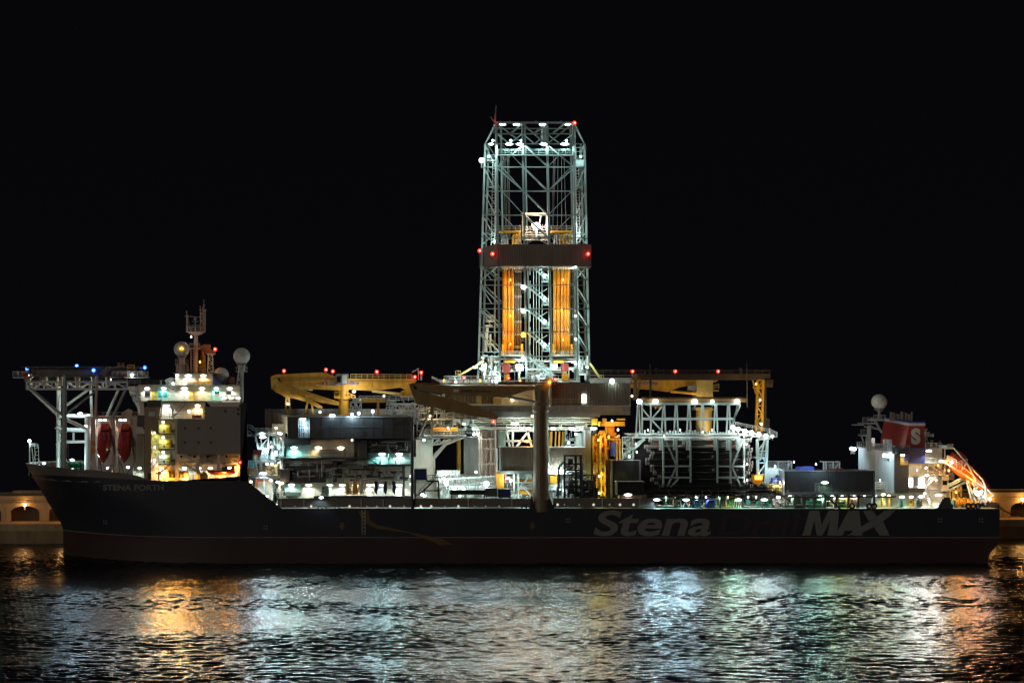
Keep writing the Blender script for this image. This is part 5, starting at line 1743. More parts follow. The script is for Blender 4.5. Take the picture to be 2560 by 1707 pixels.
for u, du in ((1262, 6), (1268, 4), (1272, 3), (1258, 7), (1388, -6), (1384, -4), (1395, -2), (1404, 0), (1410, 6)):
    mb.bar(P(u, 388, 20), P(u + du, 600, 20), .05)
mb.build('hoist_line', 'steel', dk)
# travelling block frame
mb = MB()
mb.pbox(1306, 532, 1374, 537, 17, 20); mb.pbox(1306, 537, 1312, 600, 17.5, 18.5); mb.pbox(1366, 537, 1372, 600, 17.5, 18.5)
for v in (580, 586, 592, 598):
    mb.pbox(1312, v, 1366, v + 2.6, 17, 19)
mb.bar(P(1314, 540, 17), P(1366, 590, 17), .25); mb.bar(P(1352, 540, 17), P(1346, 575, 17), .2); mb.rail([P(1312, 579, 16.5), P(1366, 579, 16.5)], 1.2, .06, 1.2)
mb.build('block_frame', 'cream', dk)
# yellow racking beams under the block
mb = MB()
for u0, u1 in ((1248, 1302), (1378, 1430)):
    mb.pbox(u0, 578, u1, 582, 16, 17.2); mb.bar(P(u1 - 4, 578, 15.8), P(u1 - 4, 612, 15.8), .3); mb.bar(P(u0, 580, 15.8), P(u1, 580, 15.8), .3, 8)
mb.build('racking_beam', 'yellow', dk)
mb = MB()
for u0, u1 in ((1248, 1302), (1378, 1430)):
    mb.rail([P(u0, 577, 16), P(u1, 577, 16)], 1.2, .05, 1.2)
mb.build('railing', 'steel', dk)
for k, (u, m) in enumerate(((1257, 'steel'), (1263, 'steel'), (1284, 'yellow'), (1290, 'yellow'), (1296, 'steel'), (1388, 'steel'), (1395, 'steel'), (1403, 'yellow'), (1411, 'yellow'), (1418, 'steel'), (1425, 'steel'))):
    mb = MB(); mb.path([P(u - 2, 613, 18), P(u - 2, 592, 18), P(u, 586, 18), P(u + 3, 586, 18), P(u + 5, 594, 18), P(u + 6, 613, 18)], .22, 8); mb.build('hose_loop', m, dk)
# stair tower in the middle
mb = MB()
for k, v in enumerate((664, 722, 780, 838, 896)):
    mb.stair(P(1322, v - 4, 14), P(1372, v + 38, 14), 1.2, .16)
    mb.bar(P(1340, v + 17, 16.5), P(1368, v + 0, 16.5), .12); mb.bar(P(1325, v + 24, 16), P(1325, v - 20, 16), .12)
    mb.pbox(1360, v + 38, 1376, v + 40, 13, 17); mb.pbox(1318, v - 6, 1330, v - 4, 13, 17)
    mb.rail([P(1358, v + 38, 13), P(1375, v + 38, 13)], 1.2, .06, .9)
for u in (1334, 1341, 1348, 1355):
    mb.bar(P(u, 664, 17), P(u, 950, 17), .1)
mb.build('stair_tower', 'derrick_grey', dk)
# pipe racks at foot and head of the set back
mb = MB()
for u0, u1 in ((1253, 1311), (1381, 1440)):
    mb.pbox(u0, 886, u1, 889.5, 14, 20); mb.pbox(u0, 896, u1, 898, 14, 20)
    for k in range(9):
        mb.pbox(u0 + 2 + k * 6, 664, u0 + 5 + k * 6, 673, 15.5, 16.2)
    mb.rail([P(u0, 886, 14), P(u1, 886, 14)], .8, .06, 1.)
mb.build('set_back', 'cream', dk)
for u in (1255, 1303, 1382, 1427):
    mb = MB(); mb.pbox(u, 860, u + 5, 886, 17, 18); mb.build('finger_post', 'yellow', dk)
# machinery at the derrick foot
mb = MB(); mb.blocks(1204, 890, 1246, 950, 14, 20, 26, 51, (5, 14), (6, 18)); mb.pipes(1204, 888, 1246, 952, 13, 20, 30, 52, (.08, .25)); mb.blocks(1448, 890, 1472, 950, 14, 20, 14, 53, (4, 12), (6, 18)); mb.pipes(1448, 888, 1472, 952, 13, 20, 18, 54, (.08, .2))
mb.pipes(1255, 900, 1440, 954, 14, 22, 60, 55, (.08, .25)); mb.blocks(1320, 905, 1375, 952, 16, 20, 14, 56, (4, 14), (5, 14)); mb.build('floor_machinery', 'white', dk)
for u0, u1, v0, v1, m in ((1258, 1275, 910, 932, 'coral'), (1290, 1309, 911, 926, 'white'), (1380, 1393, 910, 925, 'white'), (1407, 1422, 909, 929, 'coral'), (1262, 1288, 901, 907, 'yellow'), (1384, 1410, 901, 907, 'yellow'), (1264, 1274, 936, 952, 'amber'), (1408, 1420, 934, 952, 'amber')):
    mb = MB(); mb.pbox(u0, v0, u1, v1, 13.2, 15.5); mb.pbox(u0 + 2, v0 - 1.5, u1 - 2, v0 - .1, 13.4, 15); mb.build('equipment_box', m, dk)
mb = MB(); mb.pbox(1216, 800, 1236, 805, 18, 21); mb.rail([P(1216, 800, 18), P(1236, 800, 18)], 1.2, .06, .9); mb.pbox(1213, 812, 1231, 816, 18, 21); mb.bar(P(1218, 815, 19), P(1214, 880, 19), .5); mb.bar(P(1226, 835, 19), P(1226, 880, 19), .3); mb.pbox(1220, 858, 1234, 862, 18, 20); mb.build('side_platform', 'white', dk)
mb = MB(); mb.bar(P(1237, 312, DN), P(1240.5, 264, DN), .28, 8, .16); mb.bar(P(1226, 292, DN), P(1236, 306, DN), .14); mb.build('antenna', 'steel', dk)
mb = MB()
for u in (1275, 1340, 1403):
    mb.bar(P(u, 308, DN), P(u, 302, DN), .12)

for d in (DN, DN + 6, DN + 12, DF):
    mb.bar(P(1240, 307, d), P(1436, 307, d), .3)
for u in (1260, 1306, 1367, 1415):
    mb.bar(P(u, 307, DN), P(u, 307, DN) + Vector((0, 18, 0)), .25)
mb.build('crown_deck', 'derrick_grey', dk)
# lamps
for u, s_ in ((1228, .55), (1273, .9), (1299, .85), (1359, .85), (1412, 1.0)):
    lamp(dk, u, 361, DN - .6, 'cool', 620, s_, cone=165, aim=(0, .3, -1))
    lamp(dk, u + 4, 352, 21, 'cool', 380, .3, 'point', off=0)
for u in (1256, 1291, 1356, 1420):
    lamp(dk, u, 312, DN + 2, 'cool', 150, .8, aim=(0, .2, -1))
lamp(dk, 1204, 401, 16, 'cool', 260, -.62, 'point', off=.6)
for u, v, s_ in ((1221.5, 392, .3), (1452, 392, .25), (1438, 561, .22), (1236, 604, .2), (1447, 590, .2)):
    lamp(dk, u, v, DM - 4.5, 'cool', 140, s_, 'point', off=.8)
lamp(dk, 1341, 566, 16, 'pink', 1500, -.95, 'point', off=1.2, rad=.5)
lamp(dk, 1334, 562, 15.6, 'warm', 260, -.5, 'point', off=1)
for v in (688, 746, 803, 861):
    lamp(dk, 1362, v, 12.6, 'cool', 240, .32, 'point', off=-1.0)
    lamp(dk, 1361, v + 4, 12.6, 'cool', 60, .32, 'point', off=.6)
for v, c in ((718, 'white'), (778, 'cool'), (838, 'amber'), (898, 'white')):
    lamp(dk, 1308, v, 11.4, c, 300, -.5, 'point', off=-3)
for v in (668, 790, 848, 910):
    lamp(dk, 1439, v, 11.4, 'cool', 170, .3, 'point', off=-3)
lamp(dk, 1308, 834, 11.4, 'amber', 200, .4, 'point', off=-3)
for u, v in ((1276, 700), (1276, 790), (1276, 860), (1408, 700), (1404, 775), (1408, 850)):
    lamp(dk, u, v, 14.6, 'amber', 340, .14, 'point', off=-.2, rad=.3)
for u, v, pw in ((1188, 918, 300), (1210, 914, 330), (1203, 922, 140), (1468, 918, 200), (1300, 918, 420), (1390, 918, 420), (1345, 940, 260), (1240, 945, 260)):
    lamp(dk, u, v, 12.6, 'cool', pw, .6 if pw in (300, 330) else .3, 'point', off=1.0)
for u, v in ((1199, 627), (1231, 635), (1470, 635), (1436, 308), (1238, 303)):
    beacon(dk, u, v, 9.9 if 1210 < u < 1480 and v > 500 else 12 if v < 400 else 21, 'red', 30 if v > 500 else 14, .45 if u != 1238 else .2)

# drill pipe stands racked in the set back
names = ['outermost', 'second from the outer column', 'third from the outer column', 'innermost']
for side, us, lab in (('left', (1263, 1272, 1281, 1259.5, 1289, 1295, 1301), 'left'), ('right', (1387, 1396, 1405.5, 1414, 1421, 1426, 1432), 'right')):
    for k, u in enumerate(us):
        yel = k < 4 or (side == 'right' and k == 4)
        p = P(u, 886, 17.5 + (0 if yel else 1.2))
        t = thing('drill_pipe', p, ('amber' if yel else 'dark') + ' drill pipe upright in the %s derrick bay, %s from the left there' % (lab, ['1st', '2nd', '3rd', '4th', '5th', '6th', '7th'][sorted(us).index(u)]), 'drill pipe', 'drill pipe stands in the derrick')
        top = P(u, 660, p.y)
        mb = MB(); mb.bar(p, top, .41 if yel else .26, 12); mb.build('pipe', 'amber' if yel else 'pipe_dull', t, smooth=True)
        mb = MB()
        for j in range(7):
            q = p.lerp(top, (j + .6) / 7.2)
            if yel:
                mb.bar(q + Vector((0, -.3, -.25)), q + Vector((0, -.3, .25)), .14, 6)
            else:
                mb.bar(q - Vector((0, 0, .3)), q + Vector((0, 0, .3)), .28, 10)
        mb.build('tool_joint', 'russet' if yel else 'pipe_grey', t)

# man riding arms at both sides of the derrick foot
for pts, lab in (([(1208, 902, 14), (1188, 915, 14), (1145, 940, 14)], 'yellow service arm with basket reaching left from the derrick foot'), ([(1474, 908, 14), (1482, 918, 14), (1503, 950, 14)], 'yellow service arm with basket hanging right of the derrick foot')):
    t = thing('service_arm', P(*pts[0]), lab, 'arm', 'service arms at the derrick foot')
    mb = MB(); mb.path([P(*p) for p in pts], .32); mb.build('boom', 'yellow_pale', t)
    e = pts[-1]
    mb = MB()
    for dv in (0, -6, -13):
        mb.path([P(e[0] - 6, e[1] + dv, 13.4), P(e[0] + 6, e[1] + dv, 13.4), P(e[0] + 6, e[1] + dv, 14.6), P(e[0] - 6, e[1] + dv, 14.6), P(e[0] - 6, e[1] + dv, 13.4)], .09)
    for s_ in (-6, 0, 6):
        mb.bar(P(e[0] + s_, e[1], 13.4), P(e[0] + s_, e[1] - 13, 13.4), .09)
    mb.build('basket', 'yellow_pale', t)

# ================================================================ drill floor and the open space under it
df = thing('drill_floor', P(1340, 1045, 16), 'drill floor house under the derrick with dark ribbed wind walls and deep girder', 'deckhouse')
mb = MB()
a, b_ = P(1112, 0, 8), P(1236, 0, 8)
mb.corr((a.x, 8), (P(1190, 0, 8).x, 8), zof(1010, 8), zof(984, 8), .6, .14); mb.corr((P(1204, 0, 8).x, 8), (b_.x, 8), zof(1010, 8), zof(978, 8), .6, .14)
mb.build('wind_wall', 'ribbed', df)
mb = MB(); a, b_ = P(1376, 0, 5), P(1576, 0, 5)
mb.corr((a.x, 5), (b_.x, 5), zof(1013, 5), zof(957, 5), .62, .16); mb.pbox(1376, 957.2, 1576, 1013, 5.3, 9); mb.build('wind_wall', 'ribbed', df)
mb = MB(); mb.pbox(1100, 962, 1574, 1012, 9.2, 36); mb.build('house', 'cream', df)
mb = MB(); mb.pbox(1455, 986, 1465, 1007, 4.6, 4.8); mb.build('window', 'lens_cool', df)
mb = MB(); mb.pbox(1194, 984, 1204, 1010, 7, 8.6); mb.pbox(1234, 995, 1254, 1010, 6.5, 8); mb.pbox(1446, 985, 1455, 1008, 4.4, 4.9); mb.build('cabinet', 'yellow_pale', df)
mb = MB(); mb.pbox(1095, 1010, 1400, 1014, 6, 9); mb.pbox(1376, 1013.4, 1576, 1016, 4, 9); mb.rail([P(1240, 1010, 6.1), P(1332, 1010, 6.1)], 1.2, .07, 1.5); mb.rail([P(1370, 1010, 4.1), P(1446, 1010, 4.1)], 1.2, .06, 1.5); mb.build('walkway', 'cream', df)
mb = MB(); mb.pbox(1180, 1014.2, 1576, 1028, 7, 12); mb.pbox(1230, 1028.2, 1500, 1042, 8, 20); mb.pbox(1500, 1028.2, 1576, 1037, 8, 20)
for k in range(24):
    mb.pbox(1190 + k * 16, 1016, 1191.6 + k * 16, 1027, 6.7, 7)
mb.build('girder', 'derrick_dark', df)
mb = MB(); mb.rail([P(1110, 950, 9), P(1246, 950, 9)], 1.0, .07, 1.2); mb.rail([P(1475, 955, 9), P(1580, 955, 9)], 1.0, .07, 1.2); mb.corr((P(1475, 0, 12).x, 12), (P(1576, 0, 12).x, 12), zof(960, 12), zof(946, 12), .7, .1); mb.corr((P(1100, 0, 12).x, 12), (P(1246, 0, 12).x, 12), zof(960, 12), zof(949, 12), .7, .1)
mb.stair(P(1236, 952, 11), P(1206, 925, 11), 1., .1); mb.prism([(1098, 955), (1080, 945), (1080, 940), (1102, 950)], 11, 12); mb.build('railing', 'white', df)
lamp(df, 1530, 953, 5, 'cool', 170, -.6, 'point', off=.6)
lamp(df, 1140, 955, 9, 'cool', 130, .3, 'point', off=1)
for u, pw in ((1280, 120), (1400, 110)):
    lamp(df, u, 1000, 6.5, 'warm', pw, .2, 'point')
# pipes and walkways below the floor girder
mb = MB()
for v, d in ((1044, 9), (1049, 10), (1054, 9), (1060, 11), (1068, 9), (1072, 10)):
    mb.bar(P(1180, v, d), P(1486, v, d), .14 if d < 10 else .2, 6)
mb.pipes(1240, 1042, 1330, 1075, 8, 12, 22, 61, (.06, .16)); mb.pipes(1374, 1042, 1480, 1075, 8, 12, 26, 62, (.06, .16)); mb.build('pipework', 'cream', df)
for u, s_, pw in ((1281, .3, 220), (1291, .5, 480), (1303, .35, 220), (1322, .45, 320), (1383, .6, 420), (1428, .7, 520), (1484, .8, 420)):
    lamp(df, u, 1059 if u < 1295 else 1071, 8.2, 'cool', pw * .4, s_, 'point', off=.8)
lamp(df, 1421, 1107, 9, 'cool', 160, .22, 'point')
mb = MB(); mb.bar(P(1484, 1074, 9), P(1484, 1086, 9), 1.0, 12, .7); mb.build('lamp_hood', 'black', df)

mp_ = thing('moonpool_deck', P(1300, 1271, 12), 'open midship space under the drill floor with white posts, pipes and bright lamps', 'structure')
mb = MB(); mb.pbox(1170, 1090, 1202, 1188, 24, 30); mb.pbox(1160, 1095, 1170, 1200, 23, 24); mb.build('white_column', 'white', mp_)
mb = MB(); mb.pbox(1144, 1050, 1152, 1188, 22, 24); mb.pbox(1081, 1068, 1145, 1078, 10, 11.5); mb.build('yellow_column', 'yellow', mp_)
mb = MB(); mb.pbox(1040, 1098, 1082, 1142, 13, 22); mb.pbox(1034, 1142, 1088, 1200, 13.2, 22); mb.build('house_block', 'cream', mp_)
mb = MB(); mb.truss(P(1082, 1096, 10), P(1166, 1088, 10), P(1082, 1112, 10), P(1130, 1105, 10), 5, .2, .25); mb.bar(P(1084, 1145, 10), P(1112, 1112, 10), .5); mb.bar(P(1084, 1138, 11), P(1118, 1104, 11), .3); mb.bar(P(1112, 1112, 10), P(1160, 1093, 10), .3)
mb.rail([P(1103, 1046, 8), P(1180, 1046, 8)], 1.4, .08, 1.4); mb.rail([P(1060, 1086, 9), P(1160, 1086, 9)], 1.2, .07, 1.4); mb.pbox(1060, 1086, 1164, 1090, 9, 12); mb.pbox(1046, 1046, 1196, 1049, 8, 11)
mb.rail([P(1042, 1032, 10), P(1110, 1032, 10)], 1.2, .07, 1.6); mb.rail([P(1042, 1062, 10), P(1110, 1062, 10)], 1.2, .07, 1.6); mb.pbox(1042, 1032, 1100, 1034, 10, 14); mb.bar(P(1196, 1090, 9), P(1180, 1050, 9), .15); mb.build('catwalk', 'steel', mp_)
mb = MB(); mb.pipes(1042, 1020, 1240, 1094, 10, 20, 120, 63, (.06, .2)); mb.blocks(1042, 1030, 1200, 1094, 11, 20, 50, 64, (4, 16), (4, 12)); mb.build('pipework', 'steel', mp_)
mb = MB()
for k in range(9):
    mb.bar(P(1203 + k * 4, 1190, 11 + k % 3), P(1203 + k * 4, 1076, 11 + k % 3), .2, 6)
for v in (1096, 1120, 1158):
    mb.pbox(1196, v, 1242, v + 3, 10, 11)
mb.truss(P(1198, 1190, 10), P(1198, 1075, 10), P(1204, 1190, 10), P(1204, 1075, 10), 8, .1, .18); mb.bar(P(1239, 1190, 10), P(1239, 1050, 10), .25); mb.build('riser_bundle', 'pink_steel', mp_)
mb = MB(); mb.pbox(1246, 1076, 1264, 1118, 12, 14); mb.pbox(1266, 1074, 1275, 1086, 11, 12); mb.build('valve_cabinet', 'teal_wall', mp_)
mb = MB()
for a, b2 in (((1282, 1075), (1282, 1118)), ((1266, 1102), (1330, 1102)), ((1290, 1118), (1322, 1076)), ((1330, 1118), (1318, 1076)), ((1266, 1076), (1275, 1118)), ((1266, 1076), (1334, 1076))):
    mb.bar(P(*a, 10), P(*b2, 10), .32)
mb.build('floor_brace', 'white', mp_)
lamp(mp_, 1318, 1103, 9, 'orange', 220, .6, 'point', off=.6)
mb = MB()
for u, w_ in ((1376, 8), (1388, 4), (1397, 5), (1405, 3)):
    mb.bar(P(u, 1118, 14), P(u + 2, 1078, 14), w_ / S / 2, 8)
mb.build('riser_column', 'yellow', mp_)
mb = MB(); mb.bar(P(1449, 1118, 14), P(1449, 1082, 14), 1.0, 16); mb.pipes(1410, 1074, 1476, 1118, 13, 16, 26, 65, (.06, .18)); mb.pbox(1440, 1050, 1468, 1074, 12, 14); mb.build('mud_tank', 'white', mp_)
mb = MB(); mb.pbox(1463, 1074, 1478, 1190, 8, 12); mb.pbox(1480, 1074, 1484, 1118, 9, 11); mb.build('grey_column', 'grey', mp_)
mb = MB(); mb.pbox(1092, 1186, 1160, 1200, 12, 14); mb.corr((P(1092, 0, 11).x, 11), (P(1240, 0, 11).x, 11), zof(1215, 11), zof(1190, 11), .7, .12)
mb.corr((P(1092, 0, 10).x, 10), (P(1150, 0, 10).x, 10), zof(1190, 10), zof(1175, 10), .6, .12)
mb.build('low_screen', 'white', mp_)
mb = MB(); mb.bar(P(1098, 1198, 9), P(1238, 1190, 9), .25); mb.bar(P(1098, 1216, 9), P(1238, 1205, 9), .2); mb.path([P(1238, 1190, 9), P(1243, 1183, 9), P(1243, 1120, 9)], .2, 6); mb.truss(P(1124, 1216, 7), P(1214, 1216, 7), P(1124, 1224, 7), P(1214, 1224, 7), 8, .1, .14); mb.pbox(1124, 1224, 1214, 1226, 7, 8); mb.build('walkway', 'white', mp_)
mb = MB(); mb.pbox(1040, 1190, 1480, 1271, 16, 20); mb.build('back_wall', 'cream', mp_)
mb = MB(); mb.blocks(1100, 1208, 1330, 1270, 8, 14, 60, 66, (4, 18), (6, 22)); mb.pipes(1100, 1205, 1330, 1268, 7, 13, 50, 67, (.06, .2)); mb.blocks(1374, 1180, 1480, 1270, 8, 14, 40, 68, (4, 18), (6, 22)); mb.pipes(1374, 1178, 1480, 1268, 7, 13, 40, 69, (.06, .2)); mb.build('deck_machinery', 'white', mp_)
for u0, u1, v0, v1, m in ((1242, 1260, 1180, 1222, 'amber'), (1376, 1392, 1180, 1210, 'amber'), (1296, 1330, 1196, 1206, 'amber'), (1298, 1330, 1224, 1235, 'amber'), (1261, 1266, 1180, 1202, 'coral'), (1294, 1330, 1182, 1196, 'teal_wall'), (1294, 1330, 1210, 1224, 'white'), (1373, 1392, 1211, 1224, 'white')):
    mb = MB(); mb.pbox(u0, v0, u1, v1, 6.6, 7.8); mb.pbox(u0 + 1, v0 + 2, u1 - 1, v0 + 3, 6.4, 6.7); mb.build('equipment_box', m, mp_)
mb = MB(); mb.bar(P(1300, 1222, 6), P(1328, 1182, 6), .2); mb.bar(P(1300, 1206, 6), P(1328, 1240, 6), .2)
for u in (1285, 1296):
    mb.bar(P(u, 1270, 6), P(u, 1180, 6), .22)
mb.bar(P(1290, 1206, 5.8), P(1332, 1206, 5.8), .2); mb.bar(P(1290, 1182, 5.8), P(1332, 1182, 5.8), .2); mb.build('frame', 'white', mp_)
for u, v, pw, s_ in ((1116, 1207, 210, -.55), (1216, 1209, 230, -.68), (1136, 1222, 150, -.42), (1159, 1223, 150, -.42), (1269, 1195, 260, .45), (1277, 1201, 160, -.35), (1160, 1060, 160, .3), (1060, 1100, 160, .3), (1185, 1086, 380, .3), (1190, 1180, 200, .25), (1062, 1240, 190, .3), (1385, 1176, 420, .5), (1150, 1240, 160, .25), (1310, 1250, 180, .3), (1400, 1225, 160, .3), (1052, 1255, 260, .5), (1440, 1085, 260, .3), (1400, 1176, 300, .5)):
    lamp(mp_, u, v, 6 if v > 1110 else 9.5, 'cool', pw * .75, s_, 'point', off=1)
for u, v, c, pw in ((1075, 1040, 'warm', 220), (1120, 1070, 'warm', 200), (1100, 1180, 'white', 260)):
    lamp(mp_, u, v, 8, c, pw, .2, 'point', off=1)
for u0, u1, d, lab in ((1252, 1331, 6, 'brown ribbed steel box hung under the drill floor left of the thick crane pedestal'), (1372, 1462, 6.5, 'ribbed steel box lit white at its foot, right of the thick crane pedestal')):
    t = thing('ribbed_container', P((u0 + u1) / 2, 1175, d), lab, 'container', 'ribbed boxes under the drill floor')
    a, b_ = P(u0, 1176, d), P(u1, 1119, d)
    mb = MB(); mb.corr((a.x, d), (b_.x, d), a.z, b_.z, .5, .22); mb.box(a.x, b_.x, d + .15, d + 3, a.z + .02, b_.z - .02); mb.build('body', 'ribbed', t)
    mb = MB(); mb.box(a.x - .2, b_.x + .1, d - .35, d + 3, b_.z, b_.z + .2); mb.box(a.x - .2, b_.x + .1, d - .5, d + 3, a.z - .8, a.z - .02); mb.box(a.x - .25, a.x + .1, d - .4, d + .1, a.z, b_.z); mb.build('frame', 'steel' if u0 < 1300 else 'white', t)
lamp(mp_, 1390, 1174, 4.6, 'cool', 130, .3, 'spot', aim=(0, .8, 1.2), off=.2)
lamp(mp_, 1440, 1174, 4.6, 'white', 70, .2, 'spot', aim=(0, .8, 1.2), off=.2)

# boxes and stair at the foot
t = thing('container', P(1055, 1200, 4), 'dark navy box standing on the stair landing right of the black vent pipe', 'container')
mb = MB(); mb.pbox(1036, 1174, 1067, 1200, 4, 7); mb.build('body', 'blue_dark', t)
mb = MB(); mb.pbox(1034, 1172.5, 1040, 1201, 3.8, 4.0); mb.pbox(1034, 1172, 1068, 1174, 3.8, 7.1); mb.build('frame', 'dark', t)
t = thing('deck_stair', P(1080, 1246, 3), 'dark stair and landing frame rising over the bulwark right of the black vent pipe', 'stair')
mb = MB(); mb.stair(P(1048, 1236, 3), P(1084, 1202, 3), 1.0, .2); mb.build('flight', 'black', t)
mb = MB(); mb.pbox(1068, 1200, 1098, 1204, 2.6, 4); mb.bar(P(1062, 1225, 3), P(1062, 1260, 3), .18); mb.bar(P(1096, 1204, 3), P(1097, 1262, 3), .25); mb.bar(P(1062, 1226, 3), P(1096, 1226, 3), .18); mb.rail([P(1068, 1200, 2.7), P(1094, 1200, 2.7)], 1.2, .08, 1.2); mb.bar(P(1036, 1237, 3), P(1048, 1236, 3), .2); mb.build('landing', 'black', t)
mb = MB(); mb.stair(P(1064, 1232, 5), P(1084, 1252, 5), 1., .14); mb.build('flight', 'white', t)
lamp(t, 1055, 1236, 4, 'white', 200, .5)
for u0, u1, v0, v1, m, lab in ((1126, 1214, 1226, 1236, 'black', 'long black trough on the midship rail between two white round lamps'), (1214, 1243, 1221, 1241, 'shade_wall', 'grey square tank on the midship rail right of the long trough'), (1247, 1277, 1223, 1244, 'blue_dark', 'dark navy crate on the midship rail beside the grey tank')):
    mb = MB(); mb.pbox(u0, v0, u1, v1, 2.4, 4.5); mb.pbox(u0 - .5, v0 - 1, u1 + .5, v0, 2.2, 4.6); mb.pbox(u0 + 2, v1, u0 + 4, 1247, 2.6, 3); mb.pbox(u1 - 4, v1, u1 - 2, 1247, 2.6, 3)
    single('deck_box', mb, m, P((u0 + u1) / 2, 1247, 3.4), lab, 'box')

# ================================================================ launch frame, tower and boxes aft of the near crane
rv = thing('subsea_launcher', P(1425, 1246, 3), 'black open launch frame with slanted blue arms right of the crane pedestal', 'frame')
mb = MB()
for u in (1411, 1439, 1452):
    mb.bar(P(u, 1246, 3), P(u, 1136, 3), .32)
for v in (1138, 1159, 1175, 1216):
    mb.bar(P(1409, v, 2.8), P(1454, v, 2.8), .25)
mb.bar(P(1411, 1178, 3), P(1440, 1196, 3), .16); mb.bar(P(1440, 1196, 3), P(1414, 1240, 3), .16); mb.bar(P(1412, 1215, 3), P(1438, 1238, 3), .2); mb.build('frame', 'black', rv)
mb = MB(); mb.path([P(1409, 1154, 3), P(1397, 1168, 3), P(1397, 1215, 3), P(1392, 1240, 3)], .28, 6); mb.path([P(1453, 1154, 3), P(1455, 1170, 3), P(1455, 1240, 3)], .3, 6); mb.build('arm', 'blue_dark', rv)
mb = MB()
mb.bar(P(1419, 1152, 3.4), P(1431, 1152, 3.4), .9, 12); mb.blocks(1412, 1160, 1438, 1178, 3.6, 5, 8, 71, (4, 9), (5, 10)); mb.pipes(1411, 1176, 1454, 1244, 3.5, 5, 22, 72, (.1, .25)); mb.blocks(1412, 1196, 1452, 1244, 4, 6, 14, 73, (6, 16), (8, 18)); mb.build('winch_gear', 'dark', rv)
mb = MB(); mb.blocks(1441, 1180, 1450, 1205, 3.2, 3.6, 3, 74, (5, 8), (8, 16)); mb.build('control_box', 'teal', rv)
mb = MB(); mb.blocks(1390, 1205, 1404, 1246, 3.5, 4.5, 8, 75, (4, 8), (8, 16)); mb.build('hose_stand', 'steel', rv)
t = thing('power_skid', P(1470, 1246, 3), 'low black machinery skid between the launch frame and the yellow tower', 'machinery')
mb = MB(); mb.pbox(1455, 1220, 1495, 1246, 3, 6); mb.pbox(1457, 1200, 1486, 1219, 4, 6); mb.pbox(1455, 1186, 1487, 1189, 3.4, 6); mb.build('body', 'black', t)
mb = MB()
for u in (1456, 1487):
    mb.bar(P(u, 1246, 3.2), P(u, 1186, 3.2), .25)
mb.pipes(1458, 1190, 1486, 1240, 2.6, 3.2, 14, 76, (.06, .2)); mb.build('frame', 'dark', t)
mb = MB(); mb.blocks(1459, 1190, 1484, 1238, 2.6, 3.2, 8, 77, (2, 5), (2, 4)); mb.build('fitting', 'white', t)

yt = thing('handling_tower', P(1505, 1246, 6), 'yellow handling tower with twin lattice legs and top beam between crane and pipe rack', 'tower')
for u0, u1, d, m in ((1483, 1491, 7, 'amber'), (1502, 1512, 5, 'yellow')):
    mb = MB(); mb.pbox(u0, 1090, u0 + 2.2, 1240, d, d + 1.6); mb.pbox(u1, 1090, u1 + 2.2, 1240, d, d + 1.6); mb.pbox(u0 + 2, 1090, u1, 1240, d + 1.2, d + 1.6)
    for k in range(12):
        mb.bar(P(u0 + 1, 1094 + k * 12, d), P(u1 + 1, 1104 + k * 12 - (0 if k % 2 else 20), d), .16)
    mb.build('leg', m, yt)
    mb = MB(); mb.pbox(u0 + 2.5, 1162, u1 - .5, 1186, d + .6, d + .9); mb.build('ladder_plate', 'steel', yt)
mb = MB(); mb.pbox(1500, 1054, 1562, 1065, 6, 8); mb.pbox(1545, 1046, 1563, 1050, 6, 8); mb.pbox(1508, 1046, 1516, 1054, 6.5, 7.5); mb.bar(P(1500, 1064, 6), P(1512, 1054, 5.8), .2); mb.pbox(1480, 1046, 1494, 1062, 8, 9); mb.build('top_beam', 'yellow', yt)
mb = MB(); mb.pbox(1517, 1065.2, 1536, 1090, 7, 9); mb.pbox(1500, 1076, 1512, 1086, 8, 9); mb.blocks(1492, 1078, 1545, 1096, 7, 9, 20, 81, (3, 9), (4, 10)); mb.pipes(1496, 1082, 1550, 1100, 6.6, 8, 16, 82, (.06, .2)); mb.build('hoist_gear', 'amber', yt)
mb = MB(); mb.pbox(1514, 1098, 1518, 1150, 6.4, 8); mb.pbox(1540, 1096, 1544, 1150, 7, 8); mb.pbox(1548, 1096, 1552, 1150, 7, 8); mb.pbox(1516, 1096, 1550, 1099, 6.5, 7.5); mb.pipes(1514, 1100, 1552, 1150, 7, 9, 18, 83, (.08, .25)); mb.build('guide_frame', 'yellow', yt)
mb = MB(); mb.bar(P(1532, 1110, 6.6), P(1532, 1140, 6.6), .65, 12); mb.bar(P(1532, 1103, 6.6), P(1532, 1110, 6.6), .35, 10); mb.build('hanging_tool', 'blue', yt)
mb = MB(); mb.truss(P(1556, 1092, 7), P(1556, 1150, 7), P(1582, 1092, 7), P(1582, 1150, 7), 4, .14, .2); mb.pipes(1556, 1092, 1584, 1150, 7.5, 9, 24, 84, (.06, .2)); mb.blocks(1556, 1100, 1582, 1150, 8, 9, 10, 85); mb.build('side_frame', 'derrick_grey', yt)
mb = MB(); mb.pbox(1514, 1150, 1526, 1246, 6.5, 9); mb.pbox(1490, 1096, 1500, 1246, 9, 11); mb.build('back_leg', 'yellow_dark', yt)
for u, v, c, pw in ((1496, 1100, 'amber', 300), (1498, 1190, 'lime', 260), (1522, 1092, 'amber', 240), (1545, 1074, 'ice', 160), (1573, 1141, 'cool', 120), (1498, 1232, 'lime', 180), (1530, 1052, 'warm', 160)):
    lamp(yt, u, v, 5 if c != 'ice' else 9, c, pw * .55, .2, 'point', off=1.2)
